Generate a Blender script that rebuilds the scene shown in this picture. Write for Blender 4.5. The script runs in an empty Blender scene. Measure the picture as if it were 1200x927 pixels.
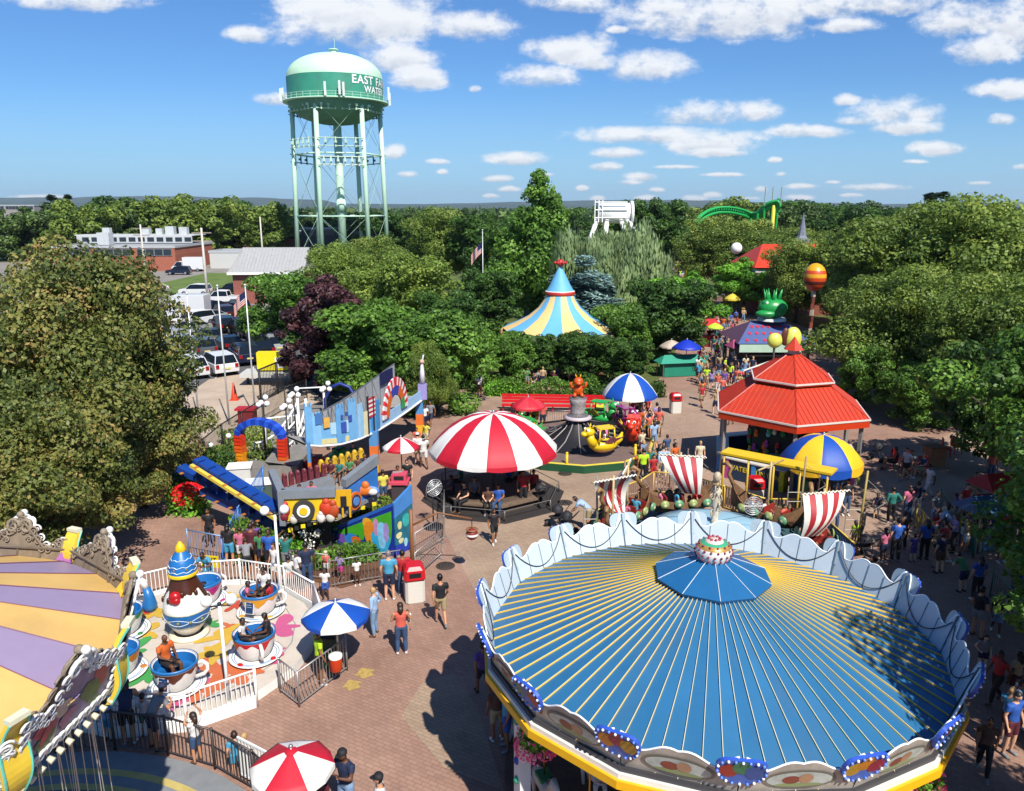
import bpy, bmesh, math, random
import numpy as np
from mathutils import Vector, Matrix, Quaternion, noise as mnoise
PI = math.pi
R = math.radians
sin, cos = math.sin, math.cos
S = bpy.context.scene
C = S.collection
rnd = random.Random(7)

# ------------------------------------------------------------------ camera
CAM_H, PITCH, FPX = 13.0, R(13.6), 911.0
def ray(px, py):
    a = (px-600)/FPX; b = (py-463.5)/FPX
    return Vector((a, cos(PITCH)-b*sin(PITCH), -sin(PITCH)-b*cos(PITCH)))
def G(px, py, z=0.0):
    """world point at height z that the survey reading (px,py) refers to"""
    r = ray(px, py); t = (z-CAM_H)/r.z
    return Vector((r.x*t, r.y*t, z))
def D(px, py, Y):
    r = ray(px, py); t = Y/r.y
    return Vector((r.x*t, Y, CAM_H+r.z*t))
cam = bpy.data.objects.new('camera', bpy.data.cameras.new('camera')); C.objects.link(cam)
cam.location = (0, 0, CAM_H); cam.rotation_euler = (PI/2-PITCH, 0, 0)
cam.data.sensor_width = 36; cam.data.lens = FPX/1200*36
cam.data.clip_start = 0.1; cam.data.clip_end = 12000
S.camera = cam

# ------------------------------------------------------------------ materials
def lin(h):
    if isinstance(h, (tuple, list)): return tuple(h[:3])
    h = h.lstrip('#'); o = []
    for i in (0, 2, 4):
        c = int(h[i:i+2], 16)/255
        o.append(c/12.92 if c <= .04045 else ((c+.055)/1.055)**2.4)
    return tuple(o)
_mats = {}
def mat(col, rough=.55, metal=0.0, noise=.10, scale=3.0, bump=0.0, name=None, emit=0, alpha=None, trans=0.0, dirt=0.0, bscale=None, spec=.5):
    key = (str(col), rough, metal, noise, scale, bump, name, emit, trans, dirt, bscale, alpha)
    if key in _mats: return _mats[key]
    m = bpy.data.materials.new(name or 'paint'); m.use_nodes = True
    nt = m.node_tree; N = nt.nodes; L = nt.links; b = N['Principled BSDF']
    c = lin(col)
    b.inputs['Roughness'].default_value = rough; b.inputs['Metallic'].default_value = metal
    b.inputs['Specular IOR Level'].default_value = spec
    b.inputs['Base Color'].default_value = (*c, 1)
    if noise > 0 or dirt > 0 or bump > 0:
        tc = N.new('ShaderNodeTexCoord')
        n = N.new('ShaderNodeTexNoise'); n.inputs['Scale'].default_value = scale; n.inputs['Detail'].default_value = 5
        n.inputs['Roughness'].default_value = .65
        L.new(tc.outputs['Object'], n.inputs['Vector'])
        rp = N.new('ShaderNodeValToRGB')
        rp.color_ramp.elements[0].position = .3; rp.color_ramp.elements[1].position = .72
        d = 1-noise; u = 1+noise*.6
        rp.color_ramp.elements[0].color = (c[0]*d, c[1]*d, c[2]*d, 1)
        rp.color_ramp.elements[1].color = (min(1, c[0]*u), min(1, c[1]*u), min(1, c[2]*u), 1)
        L.new(n.outputs['Fac'], rp.inputs['Fac'])
        out = rp.outputs['Color']
        if dirt > 0:
            n2 = N.new('ShaderNodeTexNoise'); n2.inputs['Scale'].default_value = scale*.6; n2.inputs['Detail'].default_value = 8
            mp = N.new('ShaderNodeMapping'); mp.inputs['Scale'].default_value = (1, 1, .25)
            L.new(tc.outputs['Object'], mp.inputs['Vector']); L.new(mp.outputs['Vector'], n2.inputs['Vector'])
            r2 = N.new('ShaderNodeMapRange'); r2.inputs['From Min'].default_value = .52; r2.inputs['From Max'].default_value = .75
            r2.inputs['To Max'].default_value = dirt
            L.new(n2.outputs['Fac'], r2.inputs['Value'])
            mx = N.new('ShaderNodeMix'); mx.data_type = 'RGBA'
            L.new(r2.outputs['Result'], mx.inputs['Factor']); L.new(out, mx.inputs['A'])
            mx.inputs['B'].default_value = (.10, .085, .065, 1); out = mx.outputs['Result']
        L.new(out, b.inputs['Base Color'])
        if bump > 0:
            bp = N.new('ShaderNodeBump'); bp.inputs['Strength'].default_value = bump; bp.inputs['Distance'].default_value = .02
            if bscale:
                n3 = N.new('ShaderNodeTexNoise'); n3.inputs['Scale'].default_value = bscale; n3.inputs['Detail'].default_value = 4
                L.new(tc.outputs['Object'], n3.inputs['Vector']); L.new(n3.outputs['Fac'], bp.inputs['Height'])
            else: L.new(n.outputs['Fac'], bp.inputs['Height'])
            L.new(bp.outputs['Normal'], b.inputs['Normal'])
    if emit:
        b.inputs['Emission Color'].default_value = (*c, 1); b.inputs['Emission Strength'].default_value = emit
    if trans: b.inputs['Transmission Weight'].default_value = trans
    if alpha is not None: b.inputs['Alpha'].default_value = alpha
    _mats[key] = m
    return m

# ------------------------------------------------------------------ mesh builder
class MB:
    def __init__(s):
        s.v = []; s.f = []; s.mi = []; s.cur = 0; s.M = Matrix.Identity(4); s.sm = []; s.smooth = False
    def at(s, loc=(0, 0, 0), rz=0, rx=0, ry=0, sc=1):
        s.M = Matrix.Translation(loc) @ Matrix.Rotation(rz, 4, 'Z') @ Matrix.Rotation(ry, 4, 'Y') @ Matrix.Rotation(rx, 4, 'X') @ Matrix.Diagonal((sc, sc, sc, 1) if not isinstance(sc, (tuple, list)) else (*sc, 1)); return s
    def m(s, i): s.cur = i; return s
    def vs(s, pts):
        b = len(s.v); s.v.extend((s.M @ Vector(p))[:] for p in pts); return b
    def fs(s, faces, b=0, smooth=False):
        for f in faces: s.f.append([i+b for i in f]); s.mi.append(s.cur); s.sm.append(smooth)
    def poly(s, pts):
        b = s.vs(pts); s.fs([list(range(len(pts)))], b); return s
    def box(s, c, d, rz=0, rx=0, ry=0):
        x, y, z = d[0]/2, d[1]/2, d[2]/2
        Q = Matrix.Translation(c) @ Matrix.Rotation(rz, 4, 'Z') @ Matrix.Rotation(ry, 4, 'Y') @ Matrix.Rotation(rx, 4, 'X')
        b = s.vs([Q @ Vector(p) for p in ((-x, -y, -z), (x, -y, -z), (x, y, -z), (-x, y, -z), (-x, -y, z), (x, -y, z), (x, y, z), (-x, y, z))])
        s.fs([(0, 3, 2, 1), (4, 5, 6, 7), (0, 1, 5, 4), (1, 2, 6, 5), (2, 3, 7, 6), (3, 0, 4, 7)], b); return s
    def tube(s, pts, r, n=8, cap=True, closed=False):
        pts = [Vector(p) for p in pts]; k = len(pts)
        rr = r if isinstance(r, (list, tuple)) else [r]*k
        prev = None; rings = []
        for i, p in enumerate(pts):
            if closed: t = pts[(i+1) % k]-pts[i-1]
            else: t = (pts[min(i+1, k-1)]-pts[max(i-1, 0)])
            if t.length < 1e-9: t = Vector((0, 0, 1))
            t.normalize()
            if prev is None:
                a = Vector((0, 0, 1)) if abs(t.z) < .9 else Vector((1, 0, 0))
                u = t.cross(a).normalized()
            else:
                u = prev-t*prev.dot(t)
                u = u.normalized() if u.length > 1e-6 else t.cross(Vector((1, 0, 0))).normalized()
            w = t.cross(u); prev = u
            rings.append(s.vs([p+(u*cos(2*PI*j/n)+w*sin(2*PI*j/n))*rr[i] for j in range(n)]))
        m = k if closed else k-1
        for i in range(m):
            a = rings[i]; b = rings[(i+1) % k]
            s.fs([(a+j, a+(j+1) % n, b+(j+1) % n, b+j) for j in range(n)], 0, n > 5)
        if cap and not closed:
            s.fs([[rings[0]+j for j in range(n-1, -1, -1)], [rings[-1]+j for j in range(n)]])
        return s
    def lathe(s, prof, n=24, c=(0, 0, 0), a0=0, a1=2*PI, smooth=True, mids=None, seg=None):
        """prof list of (r,z); seg(j)->material index per sector"""
        full = abs(a1-a0-2*PI) < 1e-6; k = n if full else n+1
        c = Vector(c); rings = []
        for (r, z) in prof:
            if r < 1e-6: rings.append((s.vs([c+Vector((0, 0, z))]), 1))
            else: rings.append((s.vs([c+Vector((r*cos(a0+(a1-a0)*j/n), r*sin(a0+(a1-a0)*j/n), z)) for j in range(k)]), k))
        old = s.cur
        for i in range(len(prof)-1):
            (a, na), (b, nb) = rings[i], rings[i+1]
            for j in range(n):
                j2 = (j+1) % k
                if mids: s.cur = mids[i]
                if seg: s.cur = seg(j)
                if na == 1 and nb == 1: continue
                if na == 1: f = (a, b+j2, b+j)
                elif nb == 1: f = (a+j, a+j2, b)
                else: f = (a+j, a+j2, b+j2, b+j)
                s.fs([f], 0, smooth)
        s.cur = old; return s
    def sph(s, c, r, n=12, k=7):
        r = r if isinstance(r, (tuple, list)) else (r, r, r)
        b0 = len(s.v); c = Vector(c); old = s.M
        s.M = s.M @ Matrix.Translation(c) @ Matrix.Diagonal((*r, 1))
        s.lathe([(sin(PI*i/k), -cos(PI*i/k)) for i in range(k+1)], n); s.M = old; return s
    def prism(s, poly, z0, z1, bottom=True):
        n = len(poly); b = s.vs([(p[0], p[1], z0) for p in poly]+[(p[0], p[1], z1) for p in poly])
        s.fs([(j, (j+1) % n, n+(j+1) % n, n+j) for j in range(n)], b)
        s.fs([list(range(n, 2*n))], b)
        if bottom: s.fs([list(range(n-1, -1, -1))], b)
        return s
    def build(s, name, mats, parent=None, loc=None, smooth=None):
        me = bpy.data.meshes.new(name); me.from_pydata(s.v, [], s.f)
        mats = mats if isinstance(mats, (list, tuple)) else [mats]
        for m_ in mats: me.materials.append(m_)
        me.polygons.foreach_set('material_index', [min(i, len(mats)-1) for i in s.mi])
        me.polygons.foreach_set('use_smooth', [True if smooth else (x if smooth is None else False) for x in s.sm])
        me.update()
        o = bpy.data.objects.new(name, me); C.objects.link(o)
        if parent: o.parent = parent
        if loc is not None: o.location = loc
        return o
def fixn(o):
    bm = bmesh.new(); bm.from_mesh(o.data); bmesh.ops.remove_doubles(bm, verts=bm.verts, dist=1e-5)
    bmesh.ops.recalc_face_normals(bm, faces=bm.faces); bm.to_mesh(o.data); bm.free(); return o
def thing(name, label, cat, loc=(0, 0, 0), rz=0, group=None):
    o = bpy.data.objects.new(name, None); C.objects.link(o); o.empty_display_size = .2
    o.location = loc; o.rotation_euler = (0, 0, rz); o['label'] = label; o['category'] = cat
    if group: o['group'] = group
    return o
def tag(o, label, cat, group=None, kind=None):
    if kind: o['kind'] = kind
    if label: o['label'] = label
    if cat: o['category'] = cat
    if group: o['group'] = group
    return o
def struct(o, label=None): o['kind'] = 'structure'; return o
KIDS = {}
def kids(o):
    return [c for c in o.children]
def copy_tree(o, parent=None, remap=None):
    c = o.copy(); C.objects.link(c)
    if parent: c.parent = parent
    if remap and c.type == 'MESH':
        for sl in c.material_slots:
            k = sl.material
            if k and k.name in remap: sl.link = 'OBJECT'; sl.material = remap[k.name]
    for ch in kids(o): copy_tree(ch, c, remap)
    return c
def clone(o, loc, rz, label, group=None, remap=None, sc=None):
    c = copy_tree(o, None, remap); c.location = loc; c.rotation_euler = (0, 0, rz); c['label'] = label
    if group: c['group'] = group
    if sc: c.scale = (sc, sc, sc) if not isinstance(sc, tuple) else sc
    return c
WHITE = mat('#e8e8e4', .45, noise=.05, dirt=.12, name='white_paint')
STEEL = mat('#a9adb0', .35, .8, noise=.1, name='galvanised_steel')
DARK = mat('#1a1a1c', .6, noise=.15, name='black_metal')
WOODM = mat('#6b4a30', .75, noise=.3, scale=9, name='wood')
# ------------------------------------------------------------------ light, sky, clouds
S.view_settings.view_transform = 'Standard'; S.view_settings.look = 'None'
S.view_settings.gamma = 1; S.view_settings.use_curve_mapping = False
S.view_settings.exposure = EXPO = 0.66
SUN_EL, SAZ = R(50), math.atan2(.42, -.91)
sd = Vector((sin(SAZ)*cos(SUN_EL), cos(SAZ)*cos(SUN_EL), sin(SUN_EL)))
sl = bpy.data.lights.new('sun', 'SUN'); sl.energy = 4.6; sl.angle = R(.53); sl.color = (1, .945, .86)
so = bpy.data.objects.new('sun', sl); C.objects.link(so); so.rotation_euler = (-sd).to_track_quat('-Z', 'Y').to_euler(); so.location = (20, -30, 60)
W = bpy.data.worlds.new('World'); S.world = W; W.use_nodes = True
nt = W.node_tree; N = nt.nodes; L = nt.links; bg = N['Background']
sky = N.new('ShaderNodeTexSky'); sky.sky_type = 'NISHITA'; sky.sun_disc = False
sky.sun_elevation = SUN_EL; sky.sun_rotation = SAZ; sky.altitude = 0; sky.air_density = 1.0; sky.dust_density = .25; sky.ozone_density = 2.5
bg.inputs['Strength'].default_value = BGS = 0.072
tc = N.new('ShaderNodeTexCoord'); sp = N.new('ShaderNodeSeparateXYZ'); L.new(tc.outputs['Generated'], sp.inputs[0])
def mth(op, a, b=None, c=None, clamp=False):
    n = N.new('ShaderNodeMath'); n.operation = op; n.use_clamp = clamp
    for i, x in enumerate((a, b, c)):
        if x is None: continue
        if isinstance(x, (int, float)): n.inputs[i].default_value = x
        else: L.new(x, n.inputs[i])
    return n.outputs[0]
ysafe = mth('MAXIMUM', sp.outputs['Y'], .05)
U = mth('DIVIDE', sp.outputs['X'], ysafe); V = mth('DIVIDE', sp.outputs['Z'], ysafe)
cmb = N.new('ShaderNodeCombineXYZ'); L.new(U, cmb.inputs[0]); L.new(V, cmb.inputs[1])
def fbm(scale, detail, rough, off=0, sx=1, sy=1.6):
    mp = N.new('ShaderNodeMapping'); mp.inputs['Location'].default_value = (off, off*.7, off*.3); mp.inputs['Scale'].default_value = (sx, sy, 1)
    L.new(cmb.outputs[0], mp.inputs[0])
    n = N.new('ShaderNodeTexNoise'); n.inputs['Scale'].default_value = scale; n.inputs['Detail'].default_value = detail; n.inputs['Roughness'].default_value = rough
    L.new(mp.outputs[0], n.inputs['Vector']); return n.outputs['Fac']
# each cloud: centre, half width, half height (survey units)
CL = [(90,2,85,14),(291,41,28,11),(318,117,24,9),(430,28,105,38),(470,70,45,22),(552,32,50,20),(492,93,34,15),(380,10,60,20),(558,105,8,5),
 (635,92,48,16),(670,62,48,20),(700,75,30,14),(758,80,52,19),(665,5,45,14),(725,35,12,5),(850,22,120,28),(780,8,40,14),(935,10,90,22),(1020,5,80,16),(990,30,40,10),(1135,25,55,26),(1150,60,42,20),(1190,30,40,40),
 (828,135,62,16),(885,133,30,14),(775,160,110,11),(830,170,50,16),(840,180,40,6),(722,180,34,7),(928,152,25,8),(950,155,50,8),(1050,135,55,19),(1060,150,45,10),(1006,143,30,7),(993,118,15,8),(1175,107,36,13),(1172,141,17,8),(1100,175,33,10),
 (607,187,38,9),(464,180,13,10),(476,205,14,5),(512,190,15,4),(519,202,7,4),(582,210,18,5),(597,222,13,4),(575,230,9,3),(710,196,19,6),(750,208,22,6),(737,214,16,4),(682,221,8,4),(770,223,10,4),(758,233,16,5),(812,233,16,5),(835,229,12,4),(908,188,9,4),(916,205,9,4),(892,222,10,5),(940,219,24,4),(1025,220,42,5),(975,214,10,3),(998,229,14,3),(1196,196,12,5),(935,232,20,4),(640,205,12,3),(850,205,25,3),(790,196,25,3),(700,233,10,4),(880,233,14,3),
 (40,231,45,3),(1150,215,18,3),(1072,190,14,3)]
field = None; shade = None
for (px, py, w, h) in CL:
    r0 = ray(px, py); u0 = r0.x/r0.y; v0 = r0.z/r0.y
    ru = w/FPX*1.1; rv = h/FPX*1.12
    du = mth('MULTIPLY_ADD', U, 1/ru, -u0/ru); dv = mth('MULTIPLY_ADD', V, 1/rv, -v0/rv)
    # flatter base than top
    dvb = mth('MULTIPLY', mth('MINIMUM', dv, 0.0), .45)
    dvv = mth('ADD', dv, dvb)
    d2 = mth('ADD', mth('MULTIPLY', du, du), mth('MULTIPLY', dvv, dvv))
    f = mth('MAXIMUM', mth('SUBTRACT', 1.0, d2), -1.5)
    field = f if field is None else mth('MAXIMUM', field, f)
    # height inside the cloud, weighted where this cloud is present
    wgt = mth('MAXIMUM', f, 0.0)
    g = mth('MULTIPLY', wgt, dv)
    shade = (g, wgt) if shade is None else (mth('ADD', shade[0], g), mth('ADD', shade[1], wgt))
n1 = fbm(16, 9, .62, 3.1); n2 = fbm(55, 7, .6, 9.7)
edge = mth('ADD', mth('MULTIPLY', mth('SUBTRACT', n1, .5), 3.0), mth('MULTIPLY', mth('SUBTRACT', n2, .5), 1.0))
dens = mth('ADD', field, edge)
mr = N.new('ShaderNodeMapRange'); mr.interpolation_type = 'SMOOTHSTEP'; mr.inputs['From Min'].default_value = -.1; mr.inputs['From Max'].default_value = 1.0; mr.inputs['To Max'].default_value = .93
L.new(dens, mr.inputs['Value'])
hh = mth('DIVIDE', shade[0], mth('MAXIMUM', shade[1], .02))
# lit billows: difference of the noise towards the sun, plus height in the cloud
n1b = fbm(16, 9, .62, 3.1+.012*16/16)
rel = mth('ADD', mth('MULTIPLY', mth('SUBTRACT', n2, .5), .8), mth('MULTIPLY', mth('SUBTRACT', n1, .5), 1.1))
lit = mth('ADD', mth('MULTIPLY_ADD', hh, .62, .60), rel)
thick = mth('MULTIPLY', mth('MAXIMUM', mth('SUBTRACT', dens, .9), 0.0), -.38)
lit = mth('ADD', lit, thick, clamp=True)
cr = N.new('ShaderNodeValToRGB'); L.new(lit, cr.inputs['Fac'])
K = 1/BGS/2**EXPO*1.02
E0 = cr.color_ramp.elements; E0[0].position = .0; E0[0].color = (.34*K, .42*K, .56*K, 1); E0[1].position = .68; E0[1].color = (.95*K, .97*K, 1.0*K, 1)
mx = N.new('ShaderNodeMix'); mx.data_type = 'RGBA'; mx.clamp_factor = True
tint = N.new('ShaderNodeMix'); tint.data_type = 'RGBA'; tint.blend_type = 'MULTIPLY'; tint.inputs['Factor'].default_value = 1; tint.inputs['B'].default_value = (.47, .77, 1.13, 1)
L.new(sky.outputs['Color'], tint.inputs['A'])
hzf = N.new('ShaderNodeMapRange'); hzf.inputs['From Min'].default_value = .0; hzf.inputs['From Max'].default_value = .16; hzf.inputs['To Min'].default_value = .7; hzf.inputs['To Max'].default_value = 0; hzf.interpolation_type = 'SMOOTHSTEP'
L.new(V, hzf.inputs['Value'])
hzm = N.new('ShaderNodeMix'); hzm.data_type = 'RGBA'; L.new(hzf.outputs[0], hzm.inputs['Factor']); L.new(tint.outputs['Result'], hzm.inputs['A']); hzm.inputs['B'].default_value = (.36*K, .62*K, .90*K, 1)
hz_out = hzm.outputs['Result']
L.new(mr.outputs['Result'], mx.inputs['Factor']); L.new(hz_out, mx.inputs['A']); L.new(cr.outputs['Color'], mx.inputs['B'])
# clouds only in front half above the horizon
L.new(mx.outputs['Result'], bg.inputs['Color'])
W.cycles.sampling_method = 'MANUAL'; W.cycles.sample_map_resolution = 512
S.cycles.max_bounces = 6; S.cycles.diffuse_bounces = 2; S.cycles.glossy_bounces = 2; S.cycles.transparent_max_bounces = 6; S.cycles.transmission_bounces = 2
S.cycles.caustics_reflective = False; S.cycles.caustics_refractive = False
S.cycles.use_denoising = True
# ------------------------------------------------------------------ ground, paving, road, lot, hills
def ground_mat(name, c1, c2, brick=None, big=None, rough=.85, rot=0, patches=None, joint=.76):
    m = bpy.data.materials.new(name); m.use_nodes = True; nt = m.node_tree; N = nt.nodes; L = nt.links; b = N['Principled BSDF']
    b.inputs['Roughness'].default_value = rough; b.inputs['Specular IOR Level'].default_value = .25
    tc = N.new('ShaderNodeTexCoord')
    def noi(sc, det, r=.6):
        n = N.new('ShaderNodeTexNoise'); n.inputs['Scale'].default_value = sc; n.inputs['Detail'].default_value = det; n.inputs['Roughness'].default_value = r
        L.new(tc.outputs['Object'], n.inputs['Vector']); return n.outputs['Fac']
    def ramp(f, a, b_, p0=.35, p1=.65):
        r = N.new('ShaderNodeValToRGB'); r.color_ramp.elements[0].position = p0; r.color_ramp.elements[1].position = p1
        r.color_ramp.elements[0].color = (*lin(a), 1); r.color_ramp.elements[1].color = (*lin(b_), 1); L.new(f, r.inputs[0]); return r.outputs[0]
    def mixc(f, a, b_, mode='MIX'):
        x = N.new('ShaderNodeMix'); x.data_type = 'RGBA'; x.blend_type = mode
        if isinstance(f, float): x.inputs['Factor'].default_value = f
        else: L.new(f, x.inputs['Factor'])
        for k, q in (('A', a), ('B', b_)):
            if isinstance(q, tuple): x.inputs[k].default_value = q
            else: L.new(q, x.inputs[k])
        return x.outputs['Result']
    col = ramp(noi(.35, 8, .7), c1, c2)
    if big:
        col = mixc(ramp_f(N, L, noi(.06, 3), .5, .56), col, (*lin(big), 1))
    if brick:
        bw, bh = brick
        mp = N.new('ShaderNodeMapping'); mp.inputs['Rotation'].default_value = (0, 0, rot); L.new(tc.outputs['Object'], mp.inputs[0])
        bt = N.new('ShaderNodeTexBrick'); bt.inputs['Scale'].default_value = 1; bt.inputs['Brick Width'].default_value = bw; bt.inputs['Row Height'].default_value = bh
        bt.inputs['Mortar Size'].default_value = .012; bt.inputs['Mortar Smooth'].default_value = .3
        bt.inputs['Color1'].default_value = (.90, .89, .88, 1); bt.inputs['Color2'].default_value = (1.07, 1.05, 1.04, 1); bt.inputs['Mortar'].default_value = (joint, joint, joint, 1)
        L.new(mp.outputs[0], bt.inputs['Vector'])
        col = mixc(1.0, col, bt.outputs['Color'], 'MULTIPLY')
        bp = N.new('ShaderNodeBump'); bp.inputs['Strength'].default_value = .4; bp.inputs['Distance'].default_value = .01
        inv = N.new('ShaderNodeMath'); inv.operation = 'SUBTRACT'; inv.inputs[0].default_value = 1; L.new(bt.outputs['Fac'], inv.inputs[1])
        L.new(inv.outputs[0], bp.inputs['Height']); L.new(bp.outputs[0], b.inputs['Normal'])
    st = ramp_f(N, L, noi(1.1, 9, .72), .56, .74)
    f2 = N.new('ShaderNodeMath'); f2.operation = 'MULTIPLY'; f2.inputs[1].default_value = .4; L.new(st, f2.inputs[0])
    col = mixc(f2.outputs[0], col, (.12, .10, .085, 1))
    L.new(col, b.inputs['Base Color'])
    return m
def ramp_f(N, L, f, a, b):
    r = N.new('ShaderNodeMapRange'); r.inputs['From Min'].default_value = a; r.inputs['From Max'].default_value = b; L.new(f, r.inputs['Value']); return r.outputs[0]
def sheet(name, pts, z, m, thick=0):
    mb = MB(); pts = [(p[0], p[1]) for p in pts]
    # make counter-clockwise
    ar = sum(pts[i][0]*pts[(i+1) % len(pts)][1]-pts[(i+1) % len(pts)][0]*pts[i][1] for i in range(len(pts)))
    if ar < 0: pts = pts[::-1]
    if thick: mb.prism(pts, z-thick, z)
    else: mb.poly([(p[0], p[1], z) for p in pts])
    return struct(mb.build(name, m))
GRASS = ground_mat('grass_ground', '#3d4a22', '#5d6534')
PAVE = ground_mat('brick_paving', '#86695b', '#9d7e6e', brick=(.24, .12), rot=.5)
PAVE2 = ground_mat('tan_paving', '#8c7565', '#a38b79', brick=(.24, .12), rot=-.6)
PAVE3 = ground_mat('buff_paving', '#8b7765', '#a08b76', brick=(.24, .12), rot=.5)
CONC = ground_mat('concrete', '#a08f7d', '#b3a28f')
ASPH = ground_mat('asphalt', '#4b4b4d', '#606062')
ASPH2 = ground_mat('road_asphalt', '#77736d', '#8b867f')
LAWN = ground_mat('lawn', '#4a5e2a', '#66783a')
SOIL = ground_mat('mulch', '#4a3226', '#6a4a36')
sheet('ground', [(-1500, -60), (2500, -60), (2500, 6500), (-3500, 6500)], 0, GRASS)
# plaza: one big sheet of red-brown pavers reaching under all the rides
sheet('plaza_paving', [(-26, -20), (60, -20), (60, 46), (34, 60), (30, 140), (24, 140), (14.5, 66), (9, 54), (-5, 60), (-6, 50), (-13, 49), (-18, 45), (-22, 38), (-30, 30)], .008, PAVE)
sheet('tan_plaza_paving', [G(*p) for p in ((600, 780), (505, 592), (560, 515), (500, 470), (540, 452), (690, 478), (830, 452), (815, 410), (900, 350), (900, 440), (850, 470), (850, 560), (1020, 560), (1180, 470), (1199, 560), (1090, 640), (1000, 640), (800, 640))], .012, PAVE2)
for q in (((600, 770), (560, 690), (545, 650), (640, 520), (720, 560), (760, 600), (700, 640)),):
    sheet('buff_paving_field', [G(*p) for p in q], .016, PAVE3)
sheet('buff_paving_strip', [G(*p) for p in ((495, 800), (530, 790), (560, 830), (590, 927), (520, 900), (470, 840))], .016, PAVE3)
# manhole covers
for i, (px, py) in enumerate(((662, 555), (662, 589), (522, 663))):
    mb = MB(); mb.lathe([(0, .012), (.34, .012), (.36, 0)], 24); mb.m(1)
    for k in range(5): mb.box(((k-2)*.11, 0, .013), (.02, .5, .006))
    o = mb.build('manhole_cover', [mat('#4d423a', .6, .4), DARK]); o.location = G(px, py, .018)
    tag(o, ['round manhole cover beside the green edged ride platform', 'round manhole cover in the open paving right of the red striped canopy', 'dark round cover in the paving near the walking man in black'][i], 'manhole cover', 'manhole covers in the plaza')
# parking lot, road, pavement
LOT = [G(*p) for p in ((335, 470), (250, 470), (130, 420), (120, 362), (330, 352), (430, 380), (430, 440))]
sheet('parking_lot', [(-70, 48), (-12, 48), (-8, 70), (-24, 98), (-60, 108), (-110, 110), (-110, 60)], .02, ASPH)
sheet('pale_forecourt', [G(*p) for p in ((215, 500), (270, 540), (380, 470), (330, 430), (245, 445), (215, 465))], .028, CONC)
sheet('road', [(-260, 106), (-18, 100), (6, 92), (6, 104), (-20, 114), (-260, 128)], .016, ASPH2)
sheet('pavement', [(-260, 129.5), (-22, 117), (-22, 118.6), (-260, 131.5)], .13, CONC, .13)
sheet('lawn', [(-62, 121), (-18, 118.5), (-10, 150), (-62, 160)], .05, LAWN)
sheet('yard', [(-130, 133), (-64, 124), (-58, 150), (-50, 210), (-130, 190)], .03, ASPH2)
# painted parking bays
mb = MB()
for k in range(9):
    a = Vector((-31+k*2.7, 57+k*.5, .027)); b = a+Vector((-1.5, 5.0, 0))
    d = (b-a).normalized(); n = Vector((-d.y, d.x, 0))*.06
    mb.poly([a-n, a+n, b+n, b-n])
for k in range(9):
    a = Vector((-40+k*2.7, 74+k*.5, .027)); b = a+Vector((-1.5, 5.0, 0))
    d = (b-a).normalized(); n = Vector((-d.y, d.x, 0))*.06
    mb.poly([a-n, a+n, b+n, b-n])
struct(mb.build('bay_markings', mat('#c9c7bf', .8, noise=.3)))
# yellow footprints/arrows painted on the brick
for i, (px, py, s) in enumerate(((413, 803, .34), (428, 789, .36))):
    p = G(px, py, .02); mb = MB(); mb.at(p, rz=.5)
    mb.poly([(-s*.5, -s*.6, 0), (s*.5, -s*.6, 0), (s*.5, 0, 0), (s*.9, 0, 0), (0, s*.9, 0), (-s*.9, 0, 0), (-s*.5, 0, 0)])
    struct(mb.build('painted_arrow', mat('#a98f4e', .85, noise=.35, scale=12)))
# hills on the skyline
mb = MB(); nx = 90
for (Y0, hmax, off) in ((5200, 120, 0), (3600, 62, 5)):
    b = len(mb.v)
    for i in range(nx+1):
        x = -4200+i*8400/nx
        h = hmax*(.35+.65*(.5+.5*mnoise.noise(Vector((x*.0006+off, off, 0)))) + .1*mnoise.noise(Vector((x*.004, off, 1))))
        h *= (.9 if x < -1200 else .55 if x < 0 else .6)
        mb.vs([(x, Y0-500, 0), (x, Y0, h), (x, Y0+700, 0)])
    for i in range(nx):
        a = b+i*3; c = a+3
        mb.fs([(a, c, c+1, a+1), (a+1, c+1, c+2, a+2)], 0, True)
struct(mb.build('hills', mat('#3b4f4c', .9, noise=.3, scale=.01)))
# ------------------------------------------------------------------ trees
def leaf_mat(name, cols, trans=.35, rough=.5):
    m = bpy.data.materials.new(name); m.use_nodes = True; nt = m.node_tree; N = nt.nodes; L = nt.links
    b = N['Principled BSDF']; out = N['Material Output']
    at = N.new('ShaderNodeAttribute'); at.attribute_name = 'tone'
    r = N.new('ShaderNodeValToRGB'); L.new(at.outputs['Fac'], r.inputs[0])
    el = r.color_ramp.elements
    for i, c in enumerate(cols):
        p = i/(len(cols)-1)
        if i == 0: e = el[0]; e.position = 0
        elif i == len(cols)-1: e = el[len(el)-1]; e.position = 1
        else: e = el.new(p)
        e.color = (*[min(1, q*(1.6 if 'plane' in name else 1.75)) for q in lin(c)], 1)
    L.new(r.outputs[0], b.inputs['Base Color']); b.inputs['Roughness'].default_value = rough; b.inputs['Specular IOR Level'].default_value = .3
    t = N.new('ShaderNodeBsdfTranslucent')
    hs = N.new('ShaderNodeHueSaturation'); hs.inputs['Value'].default_value = 1.25; hs.inputs['Hue'].default_value = .485; L.new(r.outputs[0], hs.inputs['Color']); L.new(hs.outputs[0], t.inputs['Color'])
    mx = N.new('ShaderNodeMixShader'); mx.inputs[0].default_value = trans
    L.new(b.outputs[0], mx.inputs[1]); L.new(t.outputs[0], mx.inputs[2]); L.new(mx.outputs[0], out.inputs['Surface'])
    return m
BARK = mat('#4a3c30', .9, noise=.4, scale=6, bump=.4, name='bark')
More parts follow.
